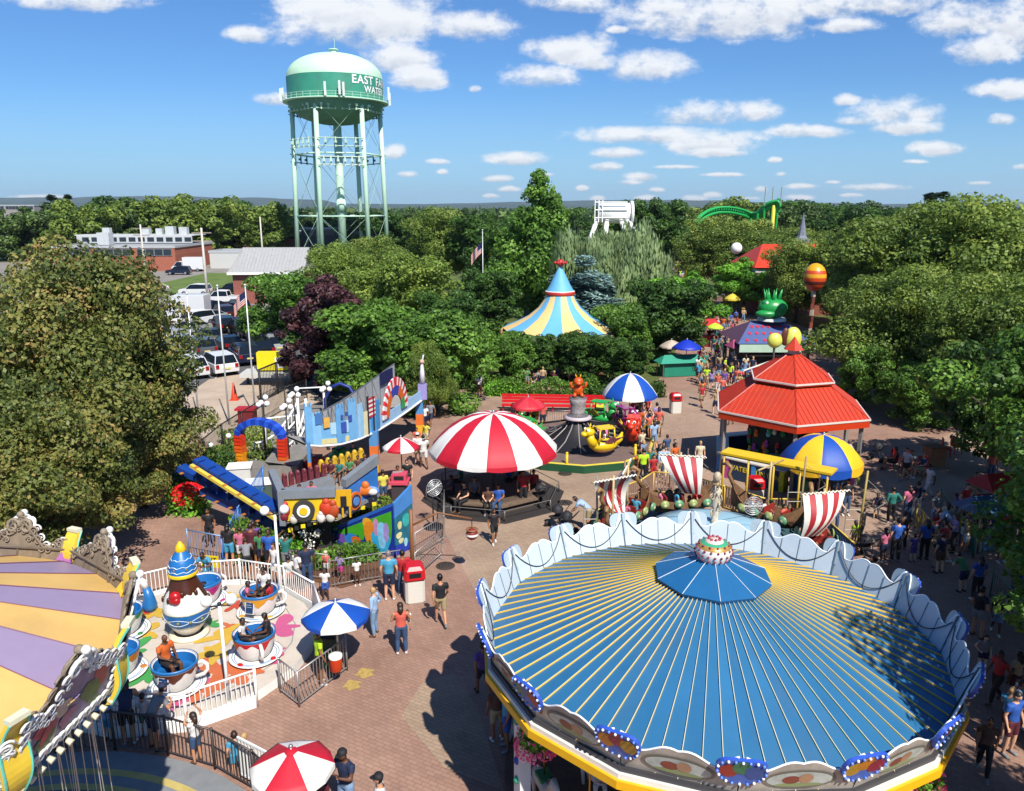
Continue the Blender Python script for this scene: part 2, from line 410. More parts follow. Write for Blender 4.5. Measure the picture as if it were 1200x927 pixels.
LM = dict(
 plane=leaf_mat('leaves_plane', ['#2f3b1d', '#485327', '#5f6632', '#77713c', '#8c7048']),
 olive=leaf_mat('leaves_olive', ['#35471c', '#4a5d25', '#617131', '#7a853e']),
 olive2=leaf_mat('leaves_light_olive', ['#41521f', '#56692a', '#6c7d36', '#828c46']),
 green=leaf_mat('leaves_green', ['#2a4218', '#3c581f', '#50702a', '#6a8836']),
 bright=leaf_mat('leaves_bright', ['#35581a', '#477023', '#5c8a2c', '#76a038']),
 dark=leaf_mat('leaves_dark', ['#1b2f12', '#294219', '#395321', '#4b652b']),
 purple=leaf_mat('leaves_purple', ['#1c1015', '#2b181c', '#3b2226', '#4d3030'], .15),
 willow=leaf_mat('leaves_willow', ['#47573a', '#5d6e4a', '#72835a', '#8a9668']),
 spruce=leaf_mat('needles_blue', ['#33474a', '#4c6262', '#66807c', '#83998f'], .05),
 conifer=leaf_mat('needles_dark', ['#132319', '#1d3122', '#2a3f2a', '#385036'], .05),
 far=leaf_mat('leaves_far', ['#243418', '#334620', '#435628', '#556632'], .2))
def quads(P, Nn, size, rng, tone, aspect=1.5, along=None):
    """leaf quads: centres P, normals Nn"""
    n = len(P)
    r = rng.normal(size=(n, 3)) if along is None else along + rng.normal(size=(n, 3))*.18
    Nn = Nn/np.linalg.norm(Nn, axis=1, keepdims=True)
    u = r-(r*Nn).sum(1, keepdims=True)*Nn; u /= np.linalg.norm(u, axis=1, keepdims=True)+1e-9
    w = np.cross(Nn, u)
    s = (size*(.6+.8*rng.random(n)))[:, None]
    a = s*aspect*.5; b = s*.5
    V = np.stack([P-u*a, P-w*b*.9+u*a*.1, P+u*a, P+w*b*.9+u*a*.1], 1).reshape(-1, 3)
    return V, np.repeat(tone, 4)
def mesh_quads(name, V, tone, m):
    n = len(V)//4
    me = bpy.data.meshes.new(name)
    me.vertices.add(4*n); me.loops.add(4*n); me.polygons.add(n)
    me.vertices.foreach_set('co', V.astype(np.float32).ravel())
    me.loops.foreach_set('vertex_index', np.arange(4*n, dtype=np.int32))
    me.polygons.foreach_set('loop_start', np.arange(0, 4*n, 4, dtype=np.int32))
    try: me.polygons.foreach_set('loop_total', np.full(n, 4, dtype=np.int32))
    except Exception: pass
    a = me.attributes.new('tone', 'FLOAT', 'POINT'); a.data.foreach_set('value', np.clip(tone, 0, 1).astype(np.float32))
    me.materials.append(m); me.update(calc_edges=True); me.validate()
    return me
def crown(seed, rx, ry, rz, z0, n, leaf, m, style='round', clumps=60, gap=.25, name='crown'):
    """leafy crown: leaf clusters on a shell of clumps spread through an uneven ellipsoid; base of crown at z0"""
    g = np.random.default_rng(seed)
    cz = z0+rz
    d = g.normal(size=(clumps, 3)); d /= np.linalg.norm(d, axis=1, keepdims=True)
    lump = np.array([1+.62*mnoise.noise(Vector((x[0]*1.9+seed, x[1]*1.9, x[2]*1.9))) for x in d])
    rad = (g.random(clumps)**.4*.97)*lump
    if style == 'cone':
        h = g.random(clumps)**1.5; ang = g.random(clumps)*2*PI; rr = (1-h**1.6)**.8*g.random(clumps)**.4*(.35+.65*(h > .12))
        c = np.stack([rx*rr*np.cos(ang), ry*rr*np.sin(ang), z0+2*rz*h], 1); csz = (.14+.22*(1-h))*min(rx, ry)
    else:
        pw = .8 if style == 'round' else 1
        c = np.stack([rx*d[:, 0]*rad, ry*d[:, 1]*rad, cz+rz*np.sign(d[:, 2])*np.abs(d[:, 2])**pw*rad], 1)
        csz = (.10+.20*g.random(clumps)**1.4)*min(rx, ry, rz*1.3)
    wgt = csz**2; wgt = wgt/wgt.sum()
    k = g.choice(clumps, n, p=wgt)
    dd = g.normal(size=(n, 3)); dd /= np.linalg.norm(dd, axis=1, keepdims=True)
    shell = (.55+.5*g.random(n)**.6)[:, None]
    P = c[k]+dd*shell*csz[k][:, None]*np.array([1.15, 1.15, .8])
    if style == 'willow':
        drop = g.random(n)**.8
        P[:, 2] -= drop*rz*1.05*(.4+.6*np.clip(np.hypot(P[:, 0]/rx, P[:, 1]/ry), 0, 1))
        P[:, 0] *= 1+.12*drop; P[:, 1] *= 1+.12*drop
        Nn = np.stack([dd[:, 0], dd[:, 1], dd[:, 2]*.1], 1)
        # gather into hanging strands
        ang = np.arctan2(P[:, 1], P[:, 0]); st = np.round(ang*26)/26; r_ = np.hypot(P[:, 0], P[:, 1]); r2 = np.round(r_*4)/4
        P[:, 0] = r2*np.cos(st)+g.normal(size=n)*.09; P[:, 1] = r2*np.sin(st)+g.normal(size=n)*.09
        along = np.tile(np.array([[0, 0, 1.0]]), (n, 1)); asp = 4.0
    else:
        Nn = dd+g.normal(size=(n, 3))*.55+np.array([0, 0, .35]); along = None; asp = 1.45
        if style == 'spruce': Nn = np.stack([g.normal(size=n)*.2, g.normal(size=n)*.2, np.ones(n)], 1); asp = 2.6
    # knock gaps
    nz = np.array([mnoise.noise(Vector((p[0], p[1], p[2]))*(2.6/max(.8, min(rx, rz)*.35))) for p in P])
    keep = nz > -.42+gap*.9
    P = P[keep]; Nn = Nn[keep]; k = k[keep]; nn = len(P)
    if along is not None: along = along[keep]
    ctone = g.random(clumps)*.6
    tone = .15+ctone[k]+g.normal(size=nn)*.16
    if style == 'willow': Vv, T = quads(P, Nn, np.full(nn, leaf*.55), g, tone, asp, along)
    else: Vv, T = quads(P, Nn, np.full(nn, leaf), g, tone, asp)
    return mesh_quads(name, Vv, T, m), c, cz
def trunk_mb(rng, h, r, c, z0, nl=9, lean=.0):
    mb = MB(); mb.smooth = True
    p = [Vector((0, 0, -.1))]; k = 5
    for i in range(1, k+1): p.append(Vector((rng.uniform(-.12, .12)*i*.4+lean*i/k, rng.uniform(-.12, .12)*i*.4, h*i/k)))
    mb.tube(p, [r*1.35, r, r*.85, r*.65, r*.45, r*.2], 8)
    cs = list(range(len(c))); rng.shuffle(cs)
    for j in cs[:nl]:
        q = Vector(c[j]); zz = min(h*.85, max(z0*.75, q.z*.55)); a = Vector((0, 0, zz))
        for (u, v) in zip(p, p[1:]):
            if u.z <= zz <= v.z: a = u.lerp(v, (zz-u.z)/(v.z-u.z))
        mid = a.lerp(q, .5)+Vector((0, 0, -.08*(q-a).length))
        mb.tube([a, mid, q], [r*.42, r*.28, r*.06], 6)
    return mb
TREES = {}
def tree_proto(key, kind, H, rx, ry, z0, n, leaf, style='round', clumps=60, gap=.25, tr=.25, nl=9, seed=1, name='tree'):
    rz = (H-z0)/2
    me, c, cz = crown(seed, rx, ry, rz, z0, n, leaf, LM[kind], style, clumps, gap)
    tm = trunk_mb(random.Random(seed), z0+rz*1.3, tr, c, z0, nl)
    to = tm.build('trunk', BARK); tme = to.data; bpy.data.objects.remove(to)
    TREES[key] = (me, tme, name)
def tree(key, x, y, label, group=None, sc=1, rz=None, cat='tree', z=0, name=None):
    me, tme, nm = TREES[key]
    t = thing(name or nm, label, cat, (x, y, z), rnd.uniform(0, 6.28) if rz is None else rz, group)
    t.scale = sc if isinstance(sc, tuple) else (sc, sc, sc)
    for n_, d in (('trunk', tme), ('crown', me)):
        o = bpy.data.objects.new(n_, d); C.objects.link(o); o.parent = t
    return t
tree_proto('planeA', 'plane', 11.6, 5.6, 5.2, 2.6, 100000, .14, clumps=240, gap=.12, tr=.3, nl=16, seed=11, name='plane_tree')
tree_proto('planeB', 'plane', 9.2, 4.2, 4.2, 1.6, 65000, .14, clumps=170, gap=.15, tr=.22, nl=12, seed=12, name='plane_tree')
tree_proto('purple', 'purple', 8.4, 3.0, 3.0, .3, 30000, .19, clumps=120, gap=-.1, tr=.2, seed=13, name='purple_leaved_tree')
tree_proto('green', 'green', 8, 3.6, 3.6, .7, 32000, .2, clumps=130, gap=.2, tr=.2, seed=14, name='green_tree')
tree_proto('olive2', 'olive2', 9, 4.2, 4.2, 1.8, 52000, .165, clumps=190, gap=.2, tr=.22, seed=15, name='yellowish_tree')
tree_proto('olive', 'olive', 10, 4.6, 4.6, 2.0, 84000, .155, clumps=260, gap=.18, tr=.25, seed=16, name='broadleaf_tree')
tree_proto('dark', 'dark', 9, 3.8, 3.8, .9, 34000, .22, clumps=140, gap=.2, tr=.22, seed=17, name='dark_tree')
tree_proto('bright', 'bright', 7, 3.2, 3.2, 1.5, 22000, .2, clumps=70, gap=.2, tr=.18, seed=18, name='bright_green_tree')
tree_proto('tall', 'green', 16.5, 5.6, 5.6, 2.2, 44000, .30, 'cone', clumps=130, gap=.25, tr=.3, nl=14, seed=19, name='tall_tree')
tree_proto('willow', 'willow', 12.2, 5.4, 5.0, 3.6, 80000, .3, 'willow', clumps=90, gap=.1, tr=.35, seed=20, name='weeping_willow')
tree_proto('spruce', 'spruce', 9.0, 3.8, 3.8, .8, 26000, .24, 'spruce', clumps=70, gap=.3, tr=.2, seed=21, name='blue_spruce')
tree_proto('conifer', 'conifer', 14, 3.0, 3.0, 2.5, 12000, .4, 'spruce', clumps=45, gap=.35, tr=.25, seed=22, name='pine_tree')
tree_proto('nearG', 'green', 9.4, 4.4, 4.4, 1.6, 75000, .15, clumps=190, gap=.25, tr=.25, nl=14, seed=23, name='leafy_tree')
for i in range(3): tree_proto('far%d' % i, ('far', 'olive', 'dark')[i], 12, 6, 6, 1.0, 16000, .42, clumps=110, gap=.15, tr=.3, nl=4, seed=30+i, name='distant_tree')
tree_proto('bare', 'olive', 11, 4, 4, 3, 9000, .3, clumps=60, gap=.3, tr=.25, nl=20, seed=40, name='thin_tree')

def T(key, px, py_top, Y, label, group=None, sc=None, hh=None):
    """tree whose crown top reads at (px, py_top) when it stands at distance Y"""
    p = D(px, py_top, Y); H0 = {'planeA': 11.6, 'planeB': 9.2, 'purple': 8.4, 'green': 8, 'olive2': 9, 'olive': 10, 'dark': 9, 'bright': 7, 'tall': 16.5, 'willow': 12.2, 'spruce': 9, 'conifer': 14, 'nearG': 9.4, 'far0': 12, 'far1': 12, 'far2': 12, 'bare': 11}[key]
    s = p.z/H0
    return tree(key, p.x, Y, label, group, (s*(sc or 1), s*(sc or 1), s))
T('planeA', 44, 298, 30.5, 'large plane tree with bronze tinged leaves at the left edge', sc=.88)
T('planeB', 146, 402, 32.5, 'plane tree with brown tinged leaves between the big left tree and the flagpoles', sc=.88)
T('planeB', 35, 470, 25, 'low spreading tree directly behind the carved roof crest', sc=.95)
T('planeB', 118, 505, 30, 'low green plane tree behind the chocolate egg')
T('purple', 376, 328, 55, 'dark purple leaved tree beside the parked cars')
T('green', 335, 318, 72, 'bright round tree left of the purple tree, beside the cars', sc=1.15)
T('olive2', 395, 290, 84, 'yellow green tree below the water tower legs', sc=.9)
T('olive2', 478, 302, 70, 'yellow green tree behind the purple tree', 'yellowish trees in the middle mass', sc=1.15)
T('olive', 440, 282, 95, 'dark olive tree rising right of the water tower')
T('green', 445, 352, 52, 'full green tree right of the purple tree', sc=1.3)
T('green', 505, 362, 50, 'tall green tree behind the top of the painted gallery', sc=1.15)
T('green', 1078, 425, 46, 'green tree behind the red chairs', sc=1.2)
T('olive', 1120, 395, 50, 'olive tree between the red chairs and the right edge', sc=1.05)
T('dark', 1185, 400, 37, 'dark tree low over the right edge of the crowd', sc=.9)
T('dark', 520, 345, 63, 'dark green tree above the red striped canopy', sc=1.2)
T('green', 545, 372, 56, 'green tree over the shaded steps', sc=1.0)
T('dark', 575, 318, 78, 'dark green tree left of the striped tent')
T('tall', 632, 203, 95, 'tall dark tree whose pointed crown stands above the striped tent', sc=.95)
T('dark', 598, 262, 102, 'dark tree at the left foot of the tall tree', sc=1.1)
T('olive', 520, 248, 130, 'broad olive tree left of the tall tree', sc=1.1)
T('dark', 560, 252, 125, 'darker rounded tree just left of the tall tree')
T('willow', 730, 258, 86, 'weeping willow with hanging pale strands behind the striped tent', sc=1.02)
T('willow', 690, 275, 96, 'smaller weeping willow between the tall tree and the big willow', sc=.7)
T('spruce', 683, 308, 74, 'blue grey spruce right of the striped tent point', sc=1.15)
T('dark', 783, 330, 66, 'dark leafy tree on the left side of the crowded avenue', 'trees lining the left side of the avenue', sc=1.15)
T('bright', 805, 322, 76, 'bright green tree at the end of the dark trees by the avenue', sc=1.15)
T('green', 730, 355, 63, 'green tree right of the striped tent', sc=1.0)
T('dark', 640, 392, 58.5, 'low dark tree in front of the striped tent', sc=1.15)
T('green', 600, 388, 57.5, 'low green tree hiding the left side of the striped tent', sc=1.05)
T('dark', 690, 392, 57, 'low dark tree hiding the right side of the striped tent', sc=1.2)
T('dark', 735, 398, 56, 'dark tree over the blue and white canopy', sc=1.2)
T('dark', 770, 235, 165, 'dark round tree right of the white ride frame', sc=1.0)
T('green', 745, 240, 185, 'green tree behind the willow and the white ride frame')
T('olive', 845, 258, 125, 'tree with a brown tinge under the green coaster track', sc=1.2)
T('olive', 890, 262, 120, 'olive tree in the middle under the coaster', sc=1.2)
T('bright', 875, 305, 98, 'bright green tree behind the crowned frog roof', sc=1.2)
T('bright', 915, 330, 92, 'light green tree right of the crowned frog')
T('olive2', 985, 284, 88, 'yellowish olive tree hiding the orange roofed hall', sc=1.05)
T('olive', 940, 285, 90, 'olive tree left of the balloon tower', sc=.95)
T('olive', 935, 272, 112, 'olive tree left of the grey spire', sc=1.2)
T('green', 850, 360, 95, 'small green tree at the right side of the avenue', sc=.8)
T('bright', 870, 385, 72, 'small bush like tree beside the pink cart', sc=.6)
T('olive', 1035, 262, 78, 'olive tree beside the striped balloon tower', 'large olive trees on the right', sc=.9)
T('olive', 1075, 248, 70, 'large olive tree right of the balloon tower', 'large olive trees on the right', sc=1.15)
T('olive', 1160, 240, 66, 'large olive tree at the right edge', 'large olive trees on the right', sc=1.15)
T('olive2', 1045, 335, 60, 'lighter olive tree behind the red orange roof', sc=.95)
T('olive', 1075, 320, 52, 'big olive tree above the red chairs', sc=1.05)
T('olive', 1180, 330, 45, 'olive tree over the right edge of the plaza', sc=1.0)
T('green', 1015, 400, 50, 'lower tree at the right corner of the red orange roof', sc=.75)
tree('nearG', 23.0, 28.8, 'leafy green tree in the right foreground over the shaded crowd', sc=(1, 1, 1.02))
tree('nearG', 16.9, 17.4, 'leafy tree just right of the blue carousel roof', sc=(1, 1, 1))
tree('nearG', 11.6, 9.2, 'tree beside the carousel whose leaves shade the right of its roof', sc=(.68, .68, 1.2))
tree('nearG', 19.5, 12.5, 'tree outside the right edge shading the bottom right corner', sc=1.1)
tree('nearG', 18.5, 21.5, 'leafy tree at the right edge of the plaza', sc=(.85, .85, .92))
T('conifer', 1101, 222, 150, 'dark pine tree with a flat top on the right skyline', sc=.9)
T('conifer', 72, 226, 230, 'dark pine tree on the left skyline', sc=1.0)
T('olive', 500, 405, 47, 'leafy tree at the end of the sloping painted walkway', sc=.55)
# far rows
far = [(20,247,200,0),(60,240,210,0),(95,236,190,1),(128,232,230,2),(150,238,200,0),(178,232,205,1),(205,236,215,1),(232,230,200,1),(255,238,215,0),(268,236,260,2),(300,238,215,1),(322,244,230,1),(352,250,260,0),(385,250,240,2),(415,252,230,0),(455,250,210,2),(485,247,220,0),(505,250,200,2),
 (795,240,210,0),(825,248,240,2),(850,233,190,1),(880,240,260,2),(905,240,200,0),(925,236,240,2),(950,243,200,0),(970,239,220,2),(1000,243,190,2),(1025,240,230,0),(1045,246,200,2),(1065,244,210,0),(1130,242,200,2),(1170,244,220,0),(1195,240,160,1),(665,245,200,2),(700,246,240,0),(620,248,230,2)]
for i, (px, py, Y, k) in enumerate(far):
    side = 'left skyline' if px < 330 else 'skyline behind the water tower' if px < 520 else 'skyline behind the middle trees' if px < 760 else 'right skyline'
    T('far%d' % k, px, py, Y, ['rounded green tree', 'olive brown tree', 'dark green tree'][k]+' in the row along the '+side, 'trees along the '+side, sc=1.15)
# wooded distance: reads as one mass
g = np.random.default_rng(5); n = 60000
Y = g.uniform(260, 1500, n); X = g.uniform(-1.0, 1.0, n)*Y*.85
Z = (6+6*g.random(n))*np.array([.75+.5*mnoise.noise(Vector((x*.02, y*.02, 0))) for x, y in zip(X, Y)])*g.random(n)**.35
Nn = g.normal(size=(n, 3))+np.array([0, -.3, .8])
Vv, TT = quads(np.stack([X, Y, Z], 1), Nn, 2.4+Y*.004, g, .3+g.normal(size=n)*.2+.3*np.sin(X*.03)*np.cos(Y*.02), 1.4)
o = bpy.data.objects.new('far_woodland', mesh_quads('far_woodland', Vv, TT, LM['far'])); C.objects.link(o)
tag(o, 'wooded suburb stretching to the hills', 'woodland', kind='stuff')
# shrubs and hedges ------------------------------------------------------
def shrub_mesh(seed, sx, sy, sz, n, leaf, kind):
    g = np.random.default_rng(seed)
    P = g.uniform(-1, 1, size=(n, 3)); d = np.abs(P).max(1, keepdims=True); P = P/d*(.75+.3*g.random((n, 1)))
    P = P*np.array([sx/2, sy/2, sz/2])+np.array([0, 0, sz/2])+g.normal(size=(n, 3))*.06
    P[:, 2] *= .85+.25*np.sin(P[:, 0]*2.1+seed)*np.cos(P[:, 1]*1.7); P[:, 2] = np.abs(P[:, 2])
    return mesh_quads('foliage', *quads(P, g.normal(size=(n, 3))+[0, 0, .5], np.full(n, leaf), g, .45+g.normal(size=n)*.22), LM[kind])
def shrub(name, label, cat, loc, rz, dims, n, leaf, kind, group=None, seed=3):
    me = shrub_mesh(seed, *dims, n, leaf, kind); o = bpy.data.objects.new(name, me); C.objects.link(o); o.location = loc; o.rotation_euler.z = rz
    return tag(o, label, cat, group)
# ------------------------------------------------------------------ blue roofed carousel
def polar(r, a, z=0.0): return Vector((r*cos(a), r*sin(a), z))
CC = Vector((4.32, 15.40, 0)); CN = 16; CPH = R(171.6)
car = thing('carousel', 'carousel with a large blue ribbed roof, white scalloped crown and yellow lower rim', 'carousel', CC)
def horse_mb(mb, loc, rz, s=1.0):
    mb.at(loc, rz=rz, sc=s)
    mb.m(0); mb.tube([(-.42, 0, .72), (-.2, 0, .74), (.1, 0, .72), (.32, 0, .78)], [.12, .17, .16, .15], 10)
    mb.tube([(.3, 0, .8), (.45, 0, 1.0), (.5, 0, 1.15)], [.13, .09, .07], 8); mb.tube([(.46, 0, 1.17), (.62, 0, 1.08), (.72, 0, 1.0)], [.075, .065, .045], 8)
    for x, y, dx in ((.3, .09, .22), (.3, -.09, -.05), (-.38, .09, -.2), (-.38, -.09, .05)):
        mb.tube([(x, y, .66), (x+dx*.6, y, .42), (x+dx*.3+.05, y, .18)], [.07, .045, .035], 6)
    mb.m(1); mb.tube([(-.5, 0, .76), (-.66, 0, .66), (-.7, 0, .42)], [.05, .07, .03], 6); mb.tube([(.4, 0, 1.12), (.3, 0, .98), (.22, 0, .9)], [.05, .06, .04], 6)
    mb.m(2); mb.box((0, 0, .9), (.34, .3, .08)); mb.at()
BLUEROOF = mat('#28648e', .42, noise=.08, scale=1.2, dirt=.10, name='blue_roof_panel')
mb = MB()
Rs, Zs, Za = 4.80, 3.86, 5.70
mb.lathe([(Rs-.02, Zs), (1.0, Za-.42), (0, Za-.1)], 80, seg=lambda j: (j*7) % 3, smooth=False, a0=CPH+PI/80, a1=CPH+PI/80+2*PI)
roof = mb.build('roof', [BLUEROOF, mat('#2a6690', .42, noise=.14, scale=.9, dirt=.22), mat('#27628c', .4, noise=.12, scale=1.5, dirt=.18)], car)
mb = MB()
ribC = mat('#cfcbb8', .45, noise=.06, name='cream_rib'); ribY = mat('#e9bb2e', .42, noise=.05, name='yellow_rib')
for k in range(80):
    a = CPH+2*PI*(k+.5)/80; t = Vector((-sin(a), cos(a), 0)); w0 = .0055
    slope = (Za-.42-Zs)/(Rs-1.0)
    A = polar(Rs-.03, a, Zs+.0); B = polar(1.02, a, Za-.42)
    up = Vector((0, 0, .038))
    w1 = w0*.75
    b = mb.vs([A-t*w0, A+t*w0, B+t*w1, B-t*w1, A-t*w0+up, A+t*w0+up, B+t*w1+up*.8, B-t*w1+up*.8])
    mb.m(0); mb.fs([(4, 5, 6, 7)], b); mb.m(1); mb.fs([(0, 3, 7, 4), (1, 5, 6, 2), (0, 4, 5, 1)], b)
mb.build('rib', [ribC, ribY], car)['kind'] = 'stuff'
mb = MB()
mb.lathe([(1.20, Za-.46), (1.24, Za-.38), (.35, Za-.02), (0, Za)], 10, smooth=False, a0=.2, a1=.2+2*PI)
mb.m(1)
for k in range(10):
    a = .2+2*PI*k/10; mb.tube([polar(1.24, a, Za-.37), polar(.33, a, Za+.0)], .007, 5)
mb.build('centre_cap', [mat('#1d5c8c', .4, noise=.06, name='blue_cap'), mat('#cfd6da', .5)], car)
mb = MB(); mb.lathe([(.30, Za-.05), (.36, Za+.05), (.385, Za+.16), (.36, Za+.27), (.29, Za+.35), (.2, Za+.38)], 28, mids=[0, 0, 0, 1, 2])
mb.m(3); mb.lathe([(.2, Za+.38), (.17, Za+.43), (0, Za+.44)], 20)
mb.m(4)
for zz, rr, n in ((.05, .37, 18), (.15, .395, 18), (.25, .37, 16), (.335, .31, 12)):
    for k in range(n): mb.sph(polar(rr, 2*PI*k/n, Za+zz), .028, 6, 4)
mb.m(5)
for k in range(8): mb.sph(polar(.12, 2*PI*k/8, Za+.44), .035, 6, 4)
mb.build('jewelled_finial', [mat('#d9d3cc', .35), mat('#b98b4a', .35, .3), mat('#3f9a72', .4), mat('#c9b8b0', .4), mat('#7a2b3a', .25), mat('#a01d35', .25)], car)
# crown boards: leaning outwards, scalloped top
def crown_h(t):
    """height of the scalloped top at t in 0..1 across one side"""
    d = min(t, 1-t)
    if d < .085: return .58+.28*max(0, cos(d/.085*PI/2))**.7
    u = (d-.085)/(.5-.085)
    return .52+.15*sin(u*PI*.5)**1.4 - .05*sin(u*PI*2)
CROWNW = mat('#b9c6cf', .45, noise=.05, scale=2, dirt=.08, name='crown_inner_white')
CROWNO = mat('#a89f92', .5, noise=.3, scale=3, name='crown_outer_painted')
lean = .40
for k in range(CN):
    a0 = CPH-2*PI*k/CN; a1 = a0-2*PI/CN
    if a1 < a0: a0, a1 = a1, a0
    A = polar(Rs, a0, Zs); B = polar(Rs, a1, Zs); n = ((A+B)/2).normalized(); n.z = 0
    mb = MB(); m = 28; th = n*.035
    def pt(t, h): return A.lerp(B, t)+n*(lean*h)+Vector((0, 0, h))
    for sgn in (0, 1):
        mb.m(0 if sgn == 0 else 1)
        off = th*sgn
        b = mb.vs([pt(i/m, 0)+off for i in range(m+1)]+[pt(i/m, crown_h(i/m))+off for i in range(m+1)])
        for i in range(m):
            f = (b+i, b+m+1+i, b+m+2+i, b+i+1) if sgn == 0 else (b+i, b+i+1, b+m+2+i, b+m+1+i)
            mb.fs([f])
    o = mb.build('crown_board', [CROWNW, CROWNO], car)
    mb = MB(); mb.tube([pt(i/m, crown_h(i/m))+th*.5 for i in range(m+1)], .018, 6); mb.build('edge_moulding', mat('#e9edef', .4), o)
    mb = MB()
    for t in (.0, .25, .5, .75): mb.tube([pt(t, .0)-n*.012, pt(t, crown_h(t)*.97)-n*.012], .008 if t else .02, 4)
    mb.build('board_joint', mat('#5c6a74', .6), o)
    mb = MB(); mb.tube([pt(.02+.96*i/14, .68-.55*(1-(2*i/14-1)**2))-n*.03 for i in range(15)], .011, 5)
    mb.build('cable', DARK, o)
    # painted oval picture on the outside
    mb = MB(); cen = pt(.5, .32)+th*1.3; ux = (B-A).normalized(); uz = (n*lean+Vector((0, 0, 1))).normalized(); q = n*.004
    def oval(rx, rz, lift, mi, dx=0, dz=0, nn=20):
        mb.m(mi); mb.poly([cen+q*lift+ux*(dx+rx*cos(2*PI*i/nn))+uz*(dz+rz*sin(2*PI*i/nn)) for i in range(nn)])
    oval(.60, .24, 2, 0); oval(.54, .19, 4, 1)
    rr = random.Random(k); oval(.15, .10, 5, 2, -.18+.1*rr.random(), .0); oval(.12, .12, 6, 3, .1, .03); oval(.40, .05, 5, 4, 0, -.13)
    oval(.07, .05, 5, 2, -.78, -.05); oval(.07, .05, 5, 2, .78, -.05)
    mb.build('oval_painting', [mat('#6d675c', .5), mat('#a9b0aa', .5, noise=.3, scale=4), mat('#7c3b30', .5, noise=.3), mat('#a07a5e', .5, noise=.3), mat('#7d8a5c', .5)], o)
# lower rim
mb = MB()
for (r0, r1, z0, z1, mi) in ((Rs+.02, Rs+.10, Zs-.06, Zs+.03, 0), (Rs+.0, Rs+.16, Zs-.16, Zs-.06, 1), (Rs-.02, Rs+.22, Zs-.32, Zs-.16, 2)):
    mb.m(mi); mb.lathe([(r0, z0), (r1, z0), (r1, z1), (r0, z1), (r0, z0)], CN, smooth=False, a0=CPH, a1=CPH+2*PI)
mb.build('lower_rim', [mat('#3b3a3e', .5), mat('#dcd8cf', .5), mat('#e2a90e', .45, noise=.08)], car)
mb = MB(); mb.lathe([(Rs-.02, Zs-.4), (2.0, Zs-.15), (0, Zs-.15)], 32); mb.build('ceiling', mat('#3a2d22', .8), car)
# shields
SHC = ['#8f2a1e', '#b5731f', '#2f6e4c', '#8c2638', '#2d4f8f', '#a8821f']
for k in range(CN):
    a = CPH-2*PI*k/CN; n = polar(1, a); t = Vector((-sin(a), cos(a), 0)); base = polar(Rs+.09, a, Zs+.24); uz = (n*.36+Vector((0, 0, 1))).normalized(); nn = t.cross(uz).normalized()
    if nn.dot(n) < 0: nn = -nn
    out = []
    for i in range(40):
        u = 2*PI*i/40; x = .40*sin(u)*(1+.05*cos(3*u)); z = .36-.30*cos(u)+.05*abs(sin(1.5*u))
        z = .36-.33*cos(u)+(.05*cos(3*u) if cos(u) < 0 else 0)
        out.append(base+t*x+uz*z)
    mb = MB(); c0 = base+uz*.36
    bf = mb.vs([p+nn*.03 for p in out]+[p-nn*.03 for p in out]+[c0+nn*.03, c0-nn*.03])
    mb.m(0); mb.fs([(bf+i, bf+(i+1) % 40, bf+80) for i in range(40)]); mb.m(1); mb.fs([(bf+40+(i+1) % 40, bf+40+i, bf+81) for i in range(40)])
    mb.m(2); mb.fs([(bf+(i+1) % 40, bf+i, bf+40+i, bf+40+(i+1) % 40) for i in range(40)])
    sh = mb.build('shield', [mat('#3a5fae', .4, noise=.1), mat('#9fb0ba', .5), mat('#2c4fae', .4)], car)
    mb = MB()
    for q, (dx, dz) in enumerate(((-.2, .02), (0, .12), (.2, .02))):
        mb.m(q); cc = c0+t*dx+uz*dz+nn*.036
        mb.poly([cc+t*(.15*cos(2*PI*i/14))+uz*(.17*sin(2*PI*i/14))+nn*.002*q for i in range(14)])
    mb.build('painted_petal', [mat(SHC[(k+q*2) % 6], .4, noise=.25, scale=8) for q in range(3)], sh)
    mb = MB()
    for i in range(0, 40, 2):
        mb.m((i//2) % 2); mb.sph(c0+(out[i]-c0)*.93+nn*.045, .026, 6, 4)
    mb.build('bulb_row', [mat('#e8ecf5', .2), mat('#5f86e8', .2)], sh)
# platform, drum, poles, horses, columns
mb = MB(); mb.lathe([(4.5, .02), (4.5, .32), (0, .32)], 48, smooth=False); mb.build('platform', mat('#5b3d2b', .5, noise=.3, scale=5), car)
mb = MB(); mb.lathe([(1.3, .32), (1.3, 3.9)], 16, smooth=False, seg=lambda j: j % 2); mb.build('centre_drum', [mat('#8c2b22', .5), mat('#c9b27a', .5)], car)
HC = [('#d8d2c4', '#5a3a22', '#8c2030'), ('#6b4a2e', '#22160e', '#2a4f8c'), ('#b9b2a8', '#444044', '#2f7a48'), ('#2b2624', '#c8b89a', '#b8821e')]
for k in range(16):
    for (rr, dz) in ((3.9, .12), (2.7, .28)):
        if rr < 3 and k % 2: continue
        a = 2*PI*k/16+rr; mb = MB(); horse_mb(mb, polar(rr, a, .45+dz*sin(k*1.7)), a+PI/2, 1.0)
        o = mb.build('carousel_horse', [mat(c, .35) for c in HC[(k+int(rr)) % 4]], car)
        mb = MB(); mb.tube([polar(rr, a, .32), polar(rr, a, 3.9)], .02, 6); mb.build('brass_pole', mat('#b08d3c', .25, .9), o)
